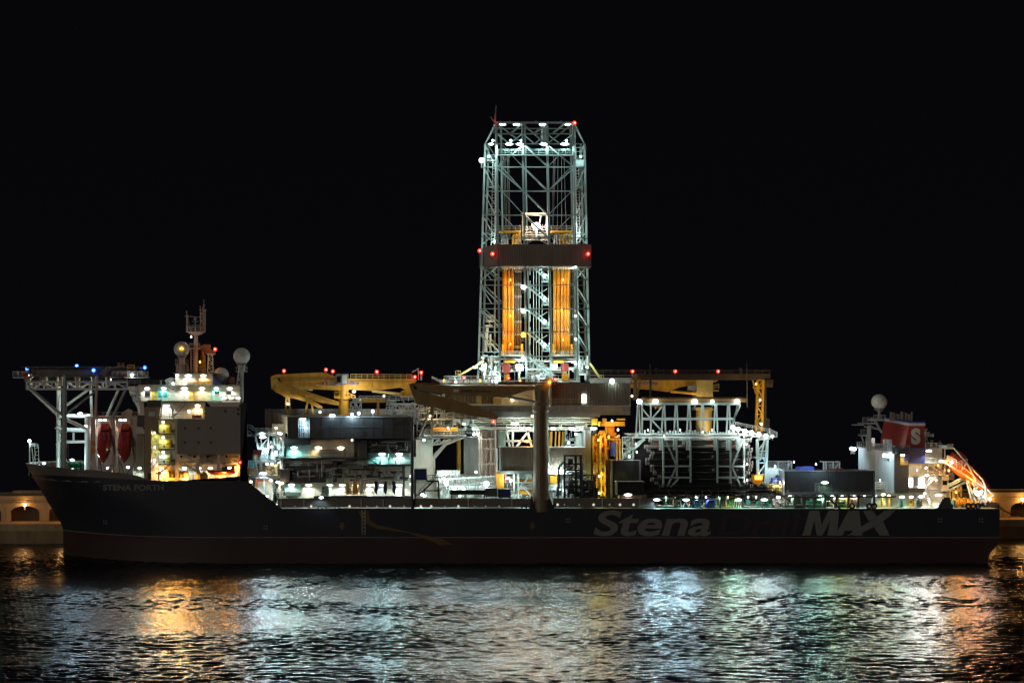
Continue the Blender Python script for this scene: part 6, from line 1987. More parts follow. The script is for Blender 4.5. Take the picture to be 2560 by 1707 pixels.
for u0, u1, v0, v1, lab, grp in ((1528, 1601, 1151, 1262, 'tall black container block standing in front of the yellow tower', None), (1541, 1612, 1204, 1236, 'low black container with bright lamp under its edge', None)):
    d = 4.4 if v0 < 1200 else 2.2
    t = thing('container', P((u0 + u1) / 2, v1, d), lab, 'container', grp)
    a, b_ = P(u0, v1, d), P(u1, v0, d)
    mb = MB(); mb.corr((a.x, d), (b_.x, d), a.z, b_.z, .4, .06); mb.box(a.x, b_.x, d + .1, d + 2.4, a.z + .02, b_.z - .02); mb.build('body', 'black', t)
    mb = MB(); mb.box(a.x - .08, b_.x + .08, d - .15, d + 2.5, b_.z, b_.z + .12)
    for x in (a.x, b_.x - .2) if v0 < 1200 else (a.x,):
        mb.box(x - .1, x + .3, d - .16, d + .2, a.z, b_.z)
    mb.build('frame', 'grey' if v0 < 1200 else 'steel', t)
mb = MB(); mb.pbox(1548, 1238, 1606, 1246, 2.4, 4)
for k in range(12):
    mb.pbox(1549 + k * 4.8, 1238, 1550.4 + k * 4.8, 1246, 2.1, 2.4)
single('slatted_bench', mb, 'pink_steel', P(1577, 1246, 3), 'low slatted steel bench lit pink under the low black container', 'bench')
lamp(bpy.data.objects['subsea_launcher'], 1570, 1236.5, 1.8, 'pink', 110, .9, off=.3)

for u, v, c, pw in ((1116, 1207, 'ice', 900), (1216, 1209, 'ice', 900), (1291, 1059, 'cool', 900), (1428, 1071, 'cool', 700), (1322, 1071, 'teal', 600)):
    fill_spot(mp_, u, v, 4, c, pw, rad=0.5)
for u, v, c, pw in ((1341, 566, 'pink', 2600), (1276, 800, 'amber', 2200), (1408, 760, 'amber', 2200), (1300, 361, 'cool', 1500), (1400, 361, 'cool', 1500), (1210, 914, 'pink', 900), (1390, 918, 'pink', 900)):
    fill_spot(dk, u, v, 11.4, c, pw, aim=(0, -1, -0.5), rad=0.8)
# ================================================================ pipe rack
pr = thing('pipe_rack', P(1740, 1246, 4), 'white steel pipe rack frame holding long black riser pipes below the gantry', 'rack')
mb = MB(); mb.pbox(1608, 993, 1866, 1006, 9, 11); mb.pbox(1606, 996, 1868, 998, 8.6, 11.2); mb.build('yellow_girder', 'yellow_dark', pr)
mb = MB(); mb.pbox(1605, 1006.2, 1852, 1012, 8.8, 11.4); mb.bar(P(1606, 1046, 8.5), P(1832, 1046, 8.5), .3); mb.bar(P(1606, 1049, 10), P(1832, 1049, 10), .2); mb.build('top_beam', 'derrick_grey', pr)
seg = [((1606, 1022), (1627, 1047)), ((1627, 1047), (1662, 1085)), ((1659, 1012), (1629, 1047)), ((1627, 1012), (1627, 1085)), ((1605, 1000), (1605, 1085)), ((1851, 1012), (1832, 1052)), ((1845, 1012), (1828, 1075)), ((1832, 1052), (1826, 1080))]
for u in (1596, 1660, 1691, 1723, 1757, 1790, 1822):
    seg += [((u - 2, 1012), (u - 6, 1084)), ((u + 1, 1012), (u + 4, 1084))]
mb = MB()
for a, b_ in seg:
    mb.bar(P(*a, 8.6), P(*b_, 8.6), .23)
mb.build('upper_frame', 'derrick_grey', pr)
mb = MB(); mb.pbox(1572, 1084, 1840, 1087, 6, 12); mb.pbox(1580, 1090, 1850, 1095, 6.2, 12); mb.pbox(1588, 1087, 1596, 1090, 6, 7)
q_ = random.Random(9)
for k in range(34):
    u = 1590 + k * 7
    mb.pbox(u, 1084 - q_.uniform(2, 11), u + 3.4, 1084, 6.4, 7.2)
mb.rail([P(1850, 1092, 6), P(1932, 1092, 6)], .8, .06, 1.5)
mb.build('stop_beam', 'derrick_grey', pr)
mb = MB()
for u, v1 in ((1659, 1216), (1693, 1190), (1727, 1206), (1794, 1206), (1827, 1222), (1861, 1206)):
    mb = MB(); mb.pbox(u - 1.9, 1095.2, u + 1.9, v1, 3.4, 4.0); mb.build('stanchion', 'derrick_grey', pr)
mb = MB()
for a, b_ in (((1664, 1100), (1692, 1165)), ((1690, 1168), (1668, 1216)), ((1858, 1098), (1830, 1166)), ((1829, 1164), (1852, 1216)), ((1662, 1165), (1727, 1165)), ((1794, 1165), (1860, 1165)), ((1660, 1193), (1727, 1193)), ((1794, 1193), (1862, 1193)), ((1676, 1218), (1696, 1196))):
    mb.bar(P(*a, 3.4), P(*b_, 3.4), .26)
for u, v0, v1, w_ in ((1653, 1095, 1125, 9), (1688, 1095, 1125, 9), (1709, 1095, 1112, 6), (1720, 1095, 1125, 9), (1790, 1095, 1125, 10), (1820, 1095, 1125, 8), (1846, 1095, 1125, 10)):
    mb.pbox(u - w_ / 2, v0 + .3, u + w_ / 2, v1, 4.3, 4.8)
mb.bar(P(1585, 1122, 5), P(1612, 1097, 5), .3); mb.bar(P(1586, 1112, 5), P(1610, 1095, 5), .2)
mb.build('cross_brace', 'derrick_grey', pr)
for u, s_ in ((1598, -.62), (1639, -.6), (1737, -.62), (1781, -.4), (1843, -.62)):
    lamp(pr, u, 1003.5, 8.3, 'white' if s_ < -.5 else 'cool', 210 if s_ < -.5 else 90, s_, 'spot', aim=(0, 0, -1), cone=172, off=0.3, rad=.4)
for u, v, pw in ((1620, 1075, 320), (1700, 1075, 320), (1780, 1075, 320), (1835, 1078, 320), (1590, 1110, 280), (1592, 1130, 200), (1660, 1090, 120), (1866, 1110, 280), (1868, 1160, 220), (1868, 1200, 140)):
    lamp(pr, u, v, 5.4 if v < 1100 else 3, 'white', pw * .38, .12, 'point', off=1.4 if v < 1080 else .8)
mb = MB(); mb.pbox(1584, 1096, 1612, 1150, 12, 13); mb.blocks(1584, 1096, 1610, 1150, 11, 12, 10, 91); mb.build('end_plate', 'cream', pr)
ordn = ['topmost', '2nd from the top', '3rd from the top', '4th from the top', '5th from the top', '6th from the top', '7th from the top', '8th from the top', '9th from the top', '10th from the top', '11th from the top', '12th from the top', '13th from the top', '14th from the top', 'lowest']
q_ = random.Random(12)
for k in range(15):
    v = 1100 + k * 8.2
    grey = k < 3
    d = 5.4 + (k % 2) * .35
    ul, ur = 1628 + q_.uniform(-16, 8) + (0 if k < 8 else 14), 1872 + q_.uniform(-6, 10)
    t = thing('riser_pipe', P(1750, v + 4, d), ('grey' if grey else 'black') + ' riser pipe lying in the white rack, ' + ordn[k] + ' of the stack', 'pipe', 'riser pipes in the rack')
    a, b_ = P(ul, v, d), P(ur, v, d)
    mb = MB(); mb.bar(a, b_, .36, 14); mb.bar(a + Vector((0, .3, .28)), b_ + Vector((0, .3, .28)), .1, 6); mb.build('pipe', 'pipe_grey' if grey else 'pipe_black', t, smooth=False)
    for fs2 in ((0, .02), (.975, 1)):
        mb = MB()
        for f in fs2:
            q2 = a.lerp(b_, f)
            mb.bar(q2 - Vector((.14, 0, 0)), q2 + Vector((.14, 0, 0)), .5, 14)
        mb.build('flange', 'steel', t)
    if grey or k in (5, 9):
        mb = MB()
        for f in (.12, .38, .62, .86):
            q2 = a.lerp(b_, f)
            mb.bar(q2 - Vector((.3, 0, 0)), q2 + Vector((.3, 0, 0)), .4, 12)
        mb.build('band', 'russet' if grey else 'steel', t)
mb = MB(); mb.pbox(1590, 1096, 1875, 1226, 9.5, 10); mb.build('dark_backing', 'black', pr)  # black sheet added so the gaps between the pipes look dark
mb = MB(); mb.pbox(1630, 1224, 1930, 1230, 2.5, 9); mb.pbox(1620, 1234, 1934, 1237, 1.2, 9); mb.rail([P(1630, 1224, 2.4), P(1930, 1224, 2.4)], 1.2, .08, 2.0, 4); mb.pbox(1782, 1208, 1828, 1224, 2.6, 5); mb.pipes(1620, 1226, 1930, 1246, 1.2, 2.4, 26, 92, (.06, .18)); mb.build('lower_platform', 'black', pr)

lb = thing('light_bridge', P(1890, 1095, 8), 'white walkway with a slanting row of bright floodlights aft of the pipe rack', 'walkway')
mb = MB(); mb.bar(P(1834, 1068, 7), P(1925, 1094, 5), .35); mb.bar(P(1826, 1082, 8), P(1925, 1096, 8), .3); mb.rail([P(1838, 1064, 8), P(1925, 1082, 7), P(1942, 1090, 6)], .9, .06, 1.3); mb.pbox(1918, 1090, 1943, 1093, 5, 8); mb.rail([P(1918, 1091, 5), P(1943, 1091, 5)], 1.1, .06, .9); mb.bar(P(1924, 1084, 6), P(1924, 1070, 6), .2); mb.build('walkway', 'white', lb)
mb = MB(); mb.truss(P(1895, 1215, 6), P(1893, 1098, 6), P(1913, 1215, 6), P(1918, 1098, 6), 4, .22, .42); mb.bar(P(1900, 1150, 6), P(1912, 1098, 6), .25); mb.pbox(1890, 1142, 1918, 1146, 5, 8); mb.rail([P(1898, 1146, 5), P(1919, 1146, 5)], 1.2, .07, .8); mb.build('leg', 'derrick_grey', lb)
for k, (u, v) in enumerate(((1832, 1068), (1845, 1072), (1862, 1077), (1879, 1081), (1897, 1085.5), (1915, 1090), (1931, 1090))):
    lamp(lb, u, v, 6.6 - k * .25, 'white', 170 if k < 6 else 60, -.5 if k < 6 else -.32, 'spot', aim=(-.7, .5, -.8), cone=120, off=.5)
lamp(lb, 1860, 1090, 4, 'white', 160, .12, 'point')
t = thing('operator_cabin', P(1897, 1212, 4), 'orange lit crane operator cabin hanging at the aft end of the pipe rack', 'cabin')
mb = MB(); mb.prism([(1885, 1187), (1908, 1187), (1906, 1206), (1901, 1212), (1891, 1212), (1886, 1206)], 3.5, 6); mb.build('body', 'amber', t)
mb = MB()
for u0, u1 in ((1888, 1893), (1894.5, 1900), (1901.5, 1905)):
    mb.pbox(u0, 1189, u1, 1198, 3.4, 3.5)
mb.build('window', 'lens_amber', t)
lamp(t, 1897, 1183, 3, 'orange', 40, .15, 'point')

# ================================================================ aft working deck
ad = thing('process_deck', P(1790, 1271, 8), 'low green lit working deck under the pipe rack crowded with pumps and pipes', 'deck')
mb = MB(); mb.pbox(1634, 1238, 2150, 1270.5, 11, 14); mb.build('back_wall', 'cream', ad)
mb = MB(); mb.blocks(1640, 1247, 1935, 1270.5, 3, 9, 44, 101, (6, 20), (5, 14)); mb.blocks(1960, 1247, 2120, 1270.5, 3, 9, 22, 107, (6, 20), (5, 14)); mb.build('pump_block', 'green_dark', ad)
mb = MB(); mb.blocks(1640, 1247, 1935, 1270, 3.5, 8, 22, 102, (5, 16), (5, 13)); mb.blocks(1960, 1247, 2130, 1270, 4, 8, 14, 108, (5, 16), (6, 14)); mb.build('machine_block', 'green', ad)
mb = MB(); mb.blocks(1640, 1242, 1935, 1268, 4, 9, 26, 103, (4, 12), (4, 12)); mb.blocks(1960, 1244, 2140, 1268, 4, 9, 22, 109, (4, 12), (4, 14)); mb.build('cabinet', 'yellow_pale', ad)
mb = MB(); mb.pipes(1640, 1240, 1935, 1270, 2.6, 8, 80, 104, (.05, .15)); mb.pipes(1955, 1244, 2140, 1270, 2.6, 8, 40, 105, (.05, .15)); mb.build('pipework', 'white', ad)
mb = MB(); mb.blocks(1640, 1246, 1930, 1268, 3, 6, 10, 106, (3, 6), (6, 14)); mb.build('hydrant', 'boat_orange', ad)
mb = MB(); mb.rail([P(1636, 1270, .4), P(2130, 1270, .4)], 1.1, .04, 2.6); mb.build('railing', 'grey', ad)
mb = MB(); mb.pbox(1634, 1238, 1638, 1270.5, 2, 9)
for u in (1690, 1745, 1800, 1855, 1905):
    mb.pbox(u, 1237, u + 3, 1270, 2.2, 3)
mb.build('deck_post', 'dark', ad)
for u, c, s_ in ((1642, 'ice', .75), (1715, 'ice', .75), (1846, 'green', .75), (1911, 'cool', .75)):
    lamp(ad, u, 1249, 1.4, c, 900 if u < 1800 else 600, s_, aim=(0, -1.0, -1), cone=176)
for k, u in enumerate((1665, 1690, 1740, 1765, 1795, 1820, 1870, 1890)):
    lamp(ad, u, 1243, 3, ('green', 'lime', 'cool', 'white')[k % 4], 130, .22, off=.3)
lamp(ad, 1946, 1243, 1, 'white', 150, .5, 'point')
for u, c, pw in ((1975, 'green', 60), (2010, 'cool', 60), (2050, 'green', 150), (2105, 'lime', 130), (2161, 'cool', 150), (2190, 'warm', 130), (2080, 'white', 70), (2135, 'warm', 70)):
    lamp(ad, u, 1241, 3.2, c, pw * 2, .42, off=.3)
mb = MB()
for k in range(4):
    mb.path([P(1838 + k * 5, 1250, 2), P(1834 + k * 6, 1269, 2)], .12)
mb.bar(P(1834, 1252, 2), P(1856, 1252, 2), .14); mb.bar(P(1707, 1267, 2), P(1715, 1250, 2), .14); mb.bar(P(1722, 1267, 2), P(1713, 1250, 2), .14); mb.bar(P(1700, 1250, 2), P(1704, 1268, 2), .14); mb.build('support_trestle', 'white', ad)
for (u0, u1, lab, shape) in ((1735, 1754, 'grey blue covered cable reel under the pipe rack, left of the bright blue one', 0), (1767, 1789, 'bright blue hexagonal covered reel on the green lit deck', 1)):
    t = thing('covered_reel', P((u0 + u1) / 2, 1270, 2.2), lab, 'reel', 'covered reels on the working deck')
    um = (u0 + u1) / 2
    mb = MB(); mb.prism([(u0 + 5, 1250), (u1 - 5, 1250), (u1 + 1, 1261), (u1 - 4, 1268), (u0 + 4, 1268), (u0 - 1, 1261)], 2, 3.6); mb.build('cover', 'blue' if shape else 'teal', t)
    mb = MB(); mb.prism([(u0 + 6, 1252), (um, 1257), (u1 - 6, 1252), (um, 1254)], 1.9, 1.99); mb.pbox(u0 + 2, 1268, u1 - 2, 1270, 2.1, 3.4); mb.build('strap', 'blue_dark', t)
for u0, u1, v0, lab in ((2021, 2034, 1253, 'small bright green tank behind the slanted beam, left of the larger one'), (2038, 2055, 1250, 'large bright green tank with rounded base under the long black container')):
    t = thing('green_tank', P((u0 + u1) / 2, 1270, 3), lab, 'tank', 'green tanks on the aft deck')
    mb = MB(); mb.prism([(u0, v0), (u1, v0), (u1, 1264), (u1 - 3, 1270), (u0 + 4, 1270), (u0, 1262)], 2.4, 4.4); mb.build('shell', 'green', t)
    mb = MB(); mb.pbox(u0 - .5, 1259, u1 + .5, 1260.4, 2.3, 2.45); mb.bar(P((u0 + u1) / 2, v0, 3.2), P((u0 + u1) / 2, v0 - 3, 3.2), .3, 8); mb.build('band', 'white', t)

lc = thing('container', P(2076, 1236, 1.4), 'long black corrugated container on stilts above the green aft deck with one dome lamp', 'container')
a, b_ = P(1962, 1229, 1.4), P(2186, 1178, 1.4)
mb = MB(); mb.corr((a.x, 1.4), (b_.x, 1.4), a.z, b_.z, .48, .13); mb.box(a.x, b_.x, 1.6, 8, a.z + .02, b_.z - .02); mb.build('body', 'shade_wall', lc)
mb = MB(); mb.pbox(1961, 1176.4, 2188, 1178, 1.1, 8.2); mb.pbox(1961, 1229.2, 2187, 1236, 1.1, 8); mb.pbox(1960.5, 1177, 1962.5, 1236, 1.0, 1.5); mb.pbox(2185, 1177, 2187.6, 1236, 1.0, 1.5); mb.pbox(2045, 1208, 2050, 1229, 1.0, 1.3); mb.build('frame', 'grey', lc)
mb = MB()
for u in (1986, 2010, 2036, 2062, 2090, 2120, 2145, 2184):
    mb.prism([(u - 2, 1236.2), (u + 5, 1236.2), (u + 3, 1262), (u + 4, 1270), (u - 2, 1270)], 2, 3)
mb.build('stilt', 'shade_wall', lc)
mb = MB()
for u in (1982, 2006, 2031, 2056, 2116):
    mb.prism([(u - 4, 1240), (u + 4, 1240), (u + 3, 1260), (u, 1264)], 3.2, 4)
mb.build('stilt_gusset', 'white', lc)
mb = MB(); mb.pbox(1964, 1224, 1973, 1228.5, 1.15, 1.25); mb.pbox(2177, 1223, 2185, 1227.5, 1.15, 1.25); mb.build('name_plate', 'letter', lc)
mb = MB(); mb.truss(P(2038, 1229, .8), P(2038, 1207, .8), P(2048, 1229, .8), P(2048, 1207, .8), 3, .07, .08, x=True); mb.build('ladder_cage', 'steel', lc)
lamp(lc, 2062, 1206, .9, 'green', 120, .85)
mb = MB(); mb.bar(P(2056, 1232, .6), P(2100, 1271, .2), .3); mb.bar(P(1970, 1242, .6), P(2240, 1241, .6), .2, 6); mb.build('gangway_beam', 'dark', lc)

# things standing on the long container roof and left of it
for u0, u1, v0, lab in ((1918, 1979, 1153, 'large white open frame basket standing behind the pale blue tank'), (2059, 2099, 1154, 'white open frame basket with a red bar on the long black container roof')):
    d = 10 if u0 < 2000 else 5
    t = thing('frame_basket', P((u0 + u1) / 2, 1177, d), lab, 'basket', 'white frame baskets')
    mb = MB()
    for dd in (d, d + 2.4):
        mb.path([P(u0, 1176, dd), P(u0, v0, dd), P(u1, v0, dd), P(u1, 1176, dd), P(u0, 1176, dd)], .17)
        for f in ((.15, .6) if u0 > 2000 else (.45, .86)):
            mb.bar(P(u0 + (u1 - u0) * f, 1176, dd), P(u0 + (u1 - u0) * f, v0, dd), .2)
        mb.bar(P(u1 - 14, 1176, dd), P(u1 - 3, v0 + 3, dd), .14)
    for u in (u0, u1):
        mb.bar(P(u, v0, d), P(u, v0, d) + Vector((0, 2.4, 0)), .17)
    mb.build('frame', 'white', t)
    mb = MB(); mb.corr((P(u0 + 2, 0, d + 1.4).x, d + 1.4), (P(u1 - 2, 0, d + 1.4).x, d + 1.4), zof(1176, d), zof(v0 + 4, d), .5, .12); mb.build('panel', 'steel', t)
mb = MB(); mb.bar(P(2068, 1173, 4.6), P(2102, 1172.6, 4.6), .16, 8)
for k in range(10):
    a = k * math.pi / 5
    mb.bar(P(2105 + 3.2 * math.cos(a), 1173 + 2 * math.sin(a), 4.6), P(2105 + 3.2 * math.cos(a + .63), 1173 + 2 * math.sin(a + .63), 4.6), .15, 6)
single('lifting_sling', mb, 'red', P(2090, 1177, 4.6), 'red lifting bar with looped end lying by the white basket on the container roof', 'sling')
mb = MB(); mb.prism([(1999, 1167), (2033, 1166), (2036, 1170), (2035, 1177), (1998, 1177)], 4, 7); mb.prism([(2000, 1166.8), (2018, 1165), (2033, 1165.8)], 4.5, 6.5); single('tarp_bundle', mb, 'blue', P(2016, 1177, 5), 'bright blue tarpaulin bundle on the long black container roof', 'bundle')
mb = MB()
mb.bar(P(1986, 1177, 5), P(1986, 1172, 5), .3, 8); mb.bar(P(1990, 1177, 5), P(1990, 1172.5, 5), .2, 8); single('roof_vent', mb, 'grey', P(1988, 1177, 5), 'small dark vents on the container roof left of the blue bundle', 'vent')
t = thing('storage_tank', P(1935, 1236, 6), 'pale blue tank block with sloping end left of the long black container', 'tank')
mb = MB(); mb.prism([(1916, 1169), (1948, 1169), (1962, 1174), (1962, 1210), (1950, 1200), (1944, 1184), (1916, 1212)], 6.5, 10); mb.pbox(1916, 1172, 1962, 1216, 7.5, 10); mb.build('shell', 'white', t)
mb = MB(); mb.prism([(1944, 1182), (1961.5, 1176), (1961.5, 1212), (1952, 1200)], 6.2, 6.45); mb.build('side_panel', 'teal_wall', t)
for u0, u1, lab in ((1932, 1947, 'blue crate below the pale tank, the left of the pair'), (1949, 1961, 'blue crate with white label below the pale tank, the right of the pair')):
    t = thing('crate', P((u0 + u1) / 2, 1208, 5), lab, 'crate', 'blue crates below the pale tank')
    mb = MB(); mb.pbox(u0, 1195, u1, 1208, 4.6, 6); mb.build('box', 'blue', t)
    mb = MB(); mb.pbox(u0, 1201, u1, 1202, 4.5, 4.6); mb.pbox((u0 + u1) / 2, 1196, (u0 + u1) / 2 + 1.5, 1207, 4.5, 4.6); mb.build('label', 'white', t)
mb = MB(); mb.blocks(1916, 1210, 1962, 1228, 3.5, 6, 22, 121, (4, 14), (3, 8)); mb.pipes(1916, 1210, 1962, 1230, 3, 5, 22, 122, (.05, .15)); single('scrap_pile', mb, 'yellow_pale', P(1938, 1228, 4.5), 'heap of beige pipe offcuts and hoses left of the long black container', 'pile')
mb = MB(); q_ = random.Random(4)
for k in range(26):
    u, v = q_.uniform(1932, 1962), q_.uniform(1245, 1270)
    mb.path([P(u, v, 2), P(u + q_.uniform(-6, 6), v + q_.uniform(-5, 5), 2.2), P(u + q_.uniform(-9, 9), min(1270, v + q_.uniform(-2, 8)), 2)], .12, 6)
single('hose_heap', mb, 'steel', P(1947, 1270, 2), 'tangled heap of grey hoses beside the star bright lamp', 'hose')
lamp(ad, 1938, 1165, 4, 'ice', 260, .15, 'point'); lamp(ad, 1950, 1206, 3, 'white', 120, .15, 'point'); lamp(ad, 2040, 1160, 2, 'ice', 260, .15, 'point', off=3); lamp(ad, 1985, 1155, 2, 'ice', 160, .12, 'point', off=3)  # far offset lamps are added fill without a real fixture

# tyre fenders on the rail
def tyre(u, v, d, lab):
    mb = MB(); p = P(u, v, d); R, r = .55, .24
    n, m = 18, 8
    vs_, fs_ = [], []
    for i in range(n):
        a = 2 * math.pi * i / n
        for j in range(m):
            b2 = 2 * math.pi * j / m
            rr = R + r * math.cos(b2)
            vs_.append((p.x + rr * math.cos(a), p.y + r * math.sin(b2), p.z + rr * math.sin(a)))
    for i in range(n):
        for j in range(m):
            fs_.append((i * m + j, i * m + (j + 1) % m, ((i + 1) % n) * m + (j + 1) % m, ((i + 1) % n) * m + j))
    mb.add(vs_, fs_)
    single('tyre_fender', mb, 'rubber', P(u, 1271, d), lab, 'tyre', 'tyre fenders on the rail', smooth=True)
for u, lab in ((2130, 'single black tyre fender on the rail under the long black container'), (2173, 'black tyre fender left in the pair at the container end'), (2185, 'black tyre fender right in the pair at the container end'),
               (2421, 'black tyre fender at the stern rail, left of the three'), (2433, 'black tyre fender at the stern rail, middle of the three'), (2445, 'black tyre fender at the stern rail, right of the three')):
    tyre(u, 1264, -.1, lab)
mb = MB(); mb.path([P(2128, 1258, .8), P(2128, 1253, .8), P(2132, 1250, .8), P(2136, 1250, .8)], .22, 8); single('vent_gooseneck', mb, 'boat_orange', P(2128, 1271, .8), 'small red gooseneck vent behind the single tyre fender', 'vent')

# ================================================================ aft casing, house and funnel
mb = MB()
x0, x1 = P(2143, 0, 34).x, P(2237, 0, 7).x
xa = P(2271, 0, 7).x
mb.plan([(x1, 7), (xa, 7), (xa, 34), (x0 + .3, 34)], zof(1233, 7), zof(1130, 7)); casing = mb.build('aft_casing', 'white', ship)
mb = MB(); mb.pbox(2237.4, 1128, 2272, 1232.5, 6.3, 6.95); mb.build('casing_screen', 'shade_wall', casing)
mb = MB(); mb.box(x0, xa + .2, 6.2, 34.4, zof(1130, 7), zof(1130, 7) + .25); zt_ = zof(1130, 7) + .25
mb.rail([Vector((x1, 6.4, zt_)), Vector((x0, 34, zt_))], 1.3, .07, 1.6); mb.rail([Vector((x1, 6.4, zt_)), Vector((xa, 6.4, zt_))], 1.3, .07, 1.4); mb.build('casing_roof', 'steel', casing)
for i, d in enumerate((12, 15, 24, 27)):
    x = x1 + (x0 - x1) * (d - 7) / 27
    mb = MB(); mb.box(x + .1, x + .9, d - .5, d + .5, zt_, zt_ + 2.6); mb.build('roof_locker', 'white', casing)
mb = MB(); mb.pbox(2243, 1122, 2275, 1135, 4.8, 6.2); mb.bar(P(2236, 1134, 7), P(2236, 1122, 7), .5, 8); mb.build('roof_machine', 'dark', casing)
for i, d in enumerate((32, 33, 33.8, 34.6, 8.5, 9.6, 7.6, 10.6)):
    x = x1 + (x0 - x1) * (d - 7) / 27 - 1.3
    p = Vector((x, d, zof(1130, 7) + (-.2 if i < 4 else -.9)))
    k = (1 + d / D) / S
    lamp(casing, CX + p.x / k, VH - (p.z - CZ) / k, d, 'ice', 0, -.42)
    if i in (1, 3, 5, 7):
        q = p + Vector((-4.5, 0, .4))
        fill_spot(casing, CX + q.x / k, VH - (q.z - CZ) / k, d, 'ice', 1100, aim=(.75, .1, -1), cone=130, rad=.5)  # added well off the wall to light the casing evenly
# lit recess with windows and stair between screen and white house
mb = MB(); mb.pbox(2251, 1136, 2270, 1162, 6.0, 6.25); mb.build('side_recess', 'yellow_pale', casing)
mb = MB(); mb.pbox(2262, 1137, 2271, 1152, 5.7, 5.95); mb.build('recess_panel', 'blue', casing)
lamp(casing, 2254, 1137, 5.6, 'warm', 40, .25); lamp(casing, 2259, 1137.5, 5.6, 'warm', 30, .25)
ah = MB(); ah.pbox(2271, 1157.5, 2312.5, 1232, 8, 30); ah.pbox(2312.6, 1120, 2356, 1232, 9, 28); ah.pbox(2200, 1232, 2366, 1270.6, 8.6, 30); ahouse = ah.build('aft_house', 'cream', ship)
mb = MB(); mb.pbox(2355, 1186, 2372, 1228, 8, 20); mb.pbox(2366.2, 1228, 2376, 1270.6, 9, 20); mb.pbox(2364, 1156, 2386, 1200, 12, 20); mb.build('house_annex', 'cream', ahouse)
mb = MB(); mb.pbox(2271, 1119.5, 2312.5, 1157.3, 7.8, 30); mb.build('funnel_base', 'funnel_blue', ahouse)
mb = MB(); mb.pbox(2271.5, 1196, 2281, 1216, 7.7, 7.95); mb.build('window', 'lens_white', ahouse)
mb = MB(); mb.pbox(2297, 1195, 2311, 1219, 7.7, 7.95); mb.build('window', 'lens_white', ahouse)
mb = MB(); mb.pbox(2284, 1194, 2296, 1214, 7.6, 7.95); mb.pbox(2281, 1190.5, 2300, 1193, 7.4, 7.95); mb.build('window_frame', 'grey', ahouse)
mb = MB(); mb.pbox(2272, 1219.3, 2312, 1230, 6.6, 7.95); mb.build('lower_box', 'derrick_dark', ahouse)
mb = MB(); mb.pbox(2312.6, 1156, 2366, 1159.5, 7, 9); mb.rail([P(2313, 1156, 7.1), P(2366, 1156, 7.1)], 1.1, .06, 1.2); mb.pbox(2312.6, 1120, 2356, 1122, 8.6, 28); mb.rail([P(2314, 1120, 8.7), P(2354, 1120, 8.7)], 1.2, .08, 1.0); mb.pbox(2330, 1186, 2362, 1188.5, 7, 9); mb.rail([P(2318, 1188, 7.1), P(2362, 1188, 7.1)], 1.1, .06, 1.2); mb.build('gallery', 'white', ahouse)
mb = MB(); mb.stair(P(2312, 1222, 6.4), P(2340, 1190, 6.4), 1.0, .16); mb.stair(P(2324, 1161, 7.4), P(2356, 1186, 7.4), 1.0, .12); mb.stair(P(2328, 1268, 5.5), P(2316, 1222, 5.5), 1.2, .1); mb.bar(P(2362, 1186, 7), P(2362, 1122, 7), .16); mb.bar(P(2318, 1190, 8), P(2320, 1160, 8), .3); mb.build('stair', 'white', ahouse)
mb = MB(); mb.pbox(2357, 1201, 2368, 1212, 7.9, 8.1); mb.build('window', 'glass', ahouse)
mb = MB(); mb.pbox(2338, 1166, 2351, 1178, 8.8, 9.05); mb.build('vent_grille', 'russet', ahouse)
mb = MB(); mb.pbox(2320, 1223.5, 2352, 1226, 8.3, 8.6); mb.pbox(2284, 1248, 2330, 1250, 8.2, 8.5); mb.build('trim', 'grey', ahouse)
mb = MB(); mb.pbox(2273, 1247, 2282, 1267, 8.3, 8.55); d_ = mb.build('door', 'door_yellow', ahouse)
mb = MB(); mb.pbox(2275.5, 1251, 2279, 1257, 8.2, 8.32); mb.build('door_window', 'dark', ahouse)
mb = MB(); mb.prism([(2251, 1270), (2253, 1252), (2254.5, 1248), (2256, 1252), (2258, 1270)], 6, 7); mb.pbox(2246, 1268, 2261, 1270.4, 5.6, 7.4); mb.build('capstan', 'teal', ahouse)
mb = MB(); mb.blocks(2290, 1248, 2305, 1268, 5, 7, 14, 131, (3, 8), (5, 14)); mb.pipes(2289, 1246, 2306, 1268, 4.8, 6, 14, 132, (.05, .15)); mb.build('pump_set', 'grey', ahouse)
mb = MB(); mb.pbox(2205, 1232, 2208, 1270, 7.6, 8.4); mb.pbox(2222, 1232, 2226, 1270, 7.6, 8.4); mb.build('house_post', 'yellow_pale', ahouse)
for u, v, c, pw, s_, cn_ in ((2322, 1127, 'white', 620, .7, 150), (2255, 1242, 'green', 330, .65, 150), (2278, 1242, 'warm', 110, .5, 150), (2303, 1241, 'white', 520, .7, 150), (2346, 1237, 'white', 460, .8, 150), (2317, 1188, 'white', 320, .5, 150), (2315, 1169, 'warm', 60, .25, 150), (2312, 1233, 'cool', 60, .3, 150), (2208, 1236, 'lime', 130, .5, 150), (2222, 1239, 'warm', 90, .4, 150), (2345, 1163, 'orange', 90, .2, 150), (2340, 1200, 'cool', 60, .2, 150)):
    lamp(ahouse, u, v, 7.4 if v > 1230 or v < 1225 else 6.5, c, pw, s_, cone=cn_)
lamp(ahouse, 2292, 1175, 5.5, 'warm', 90, .1, 'point', off=3)  # added fill light, no real fixture here
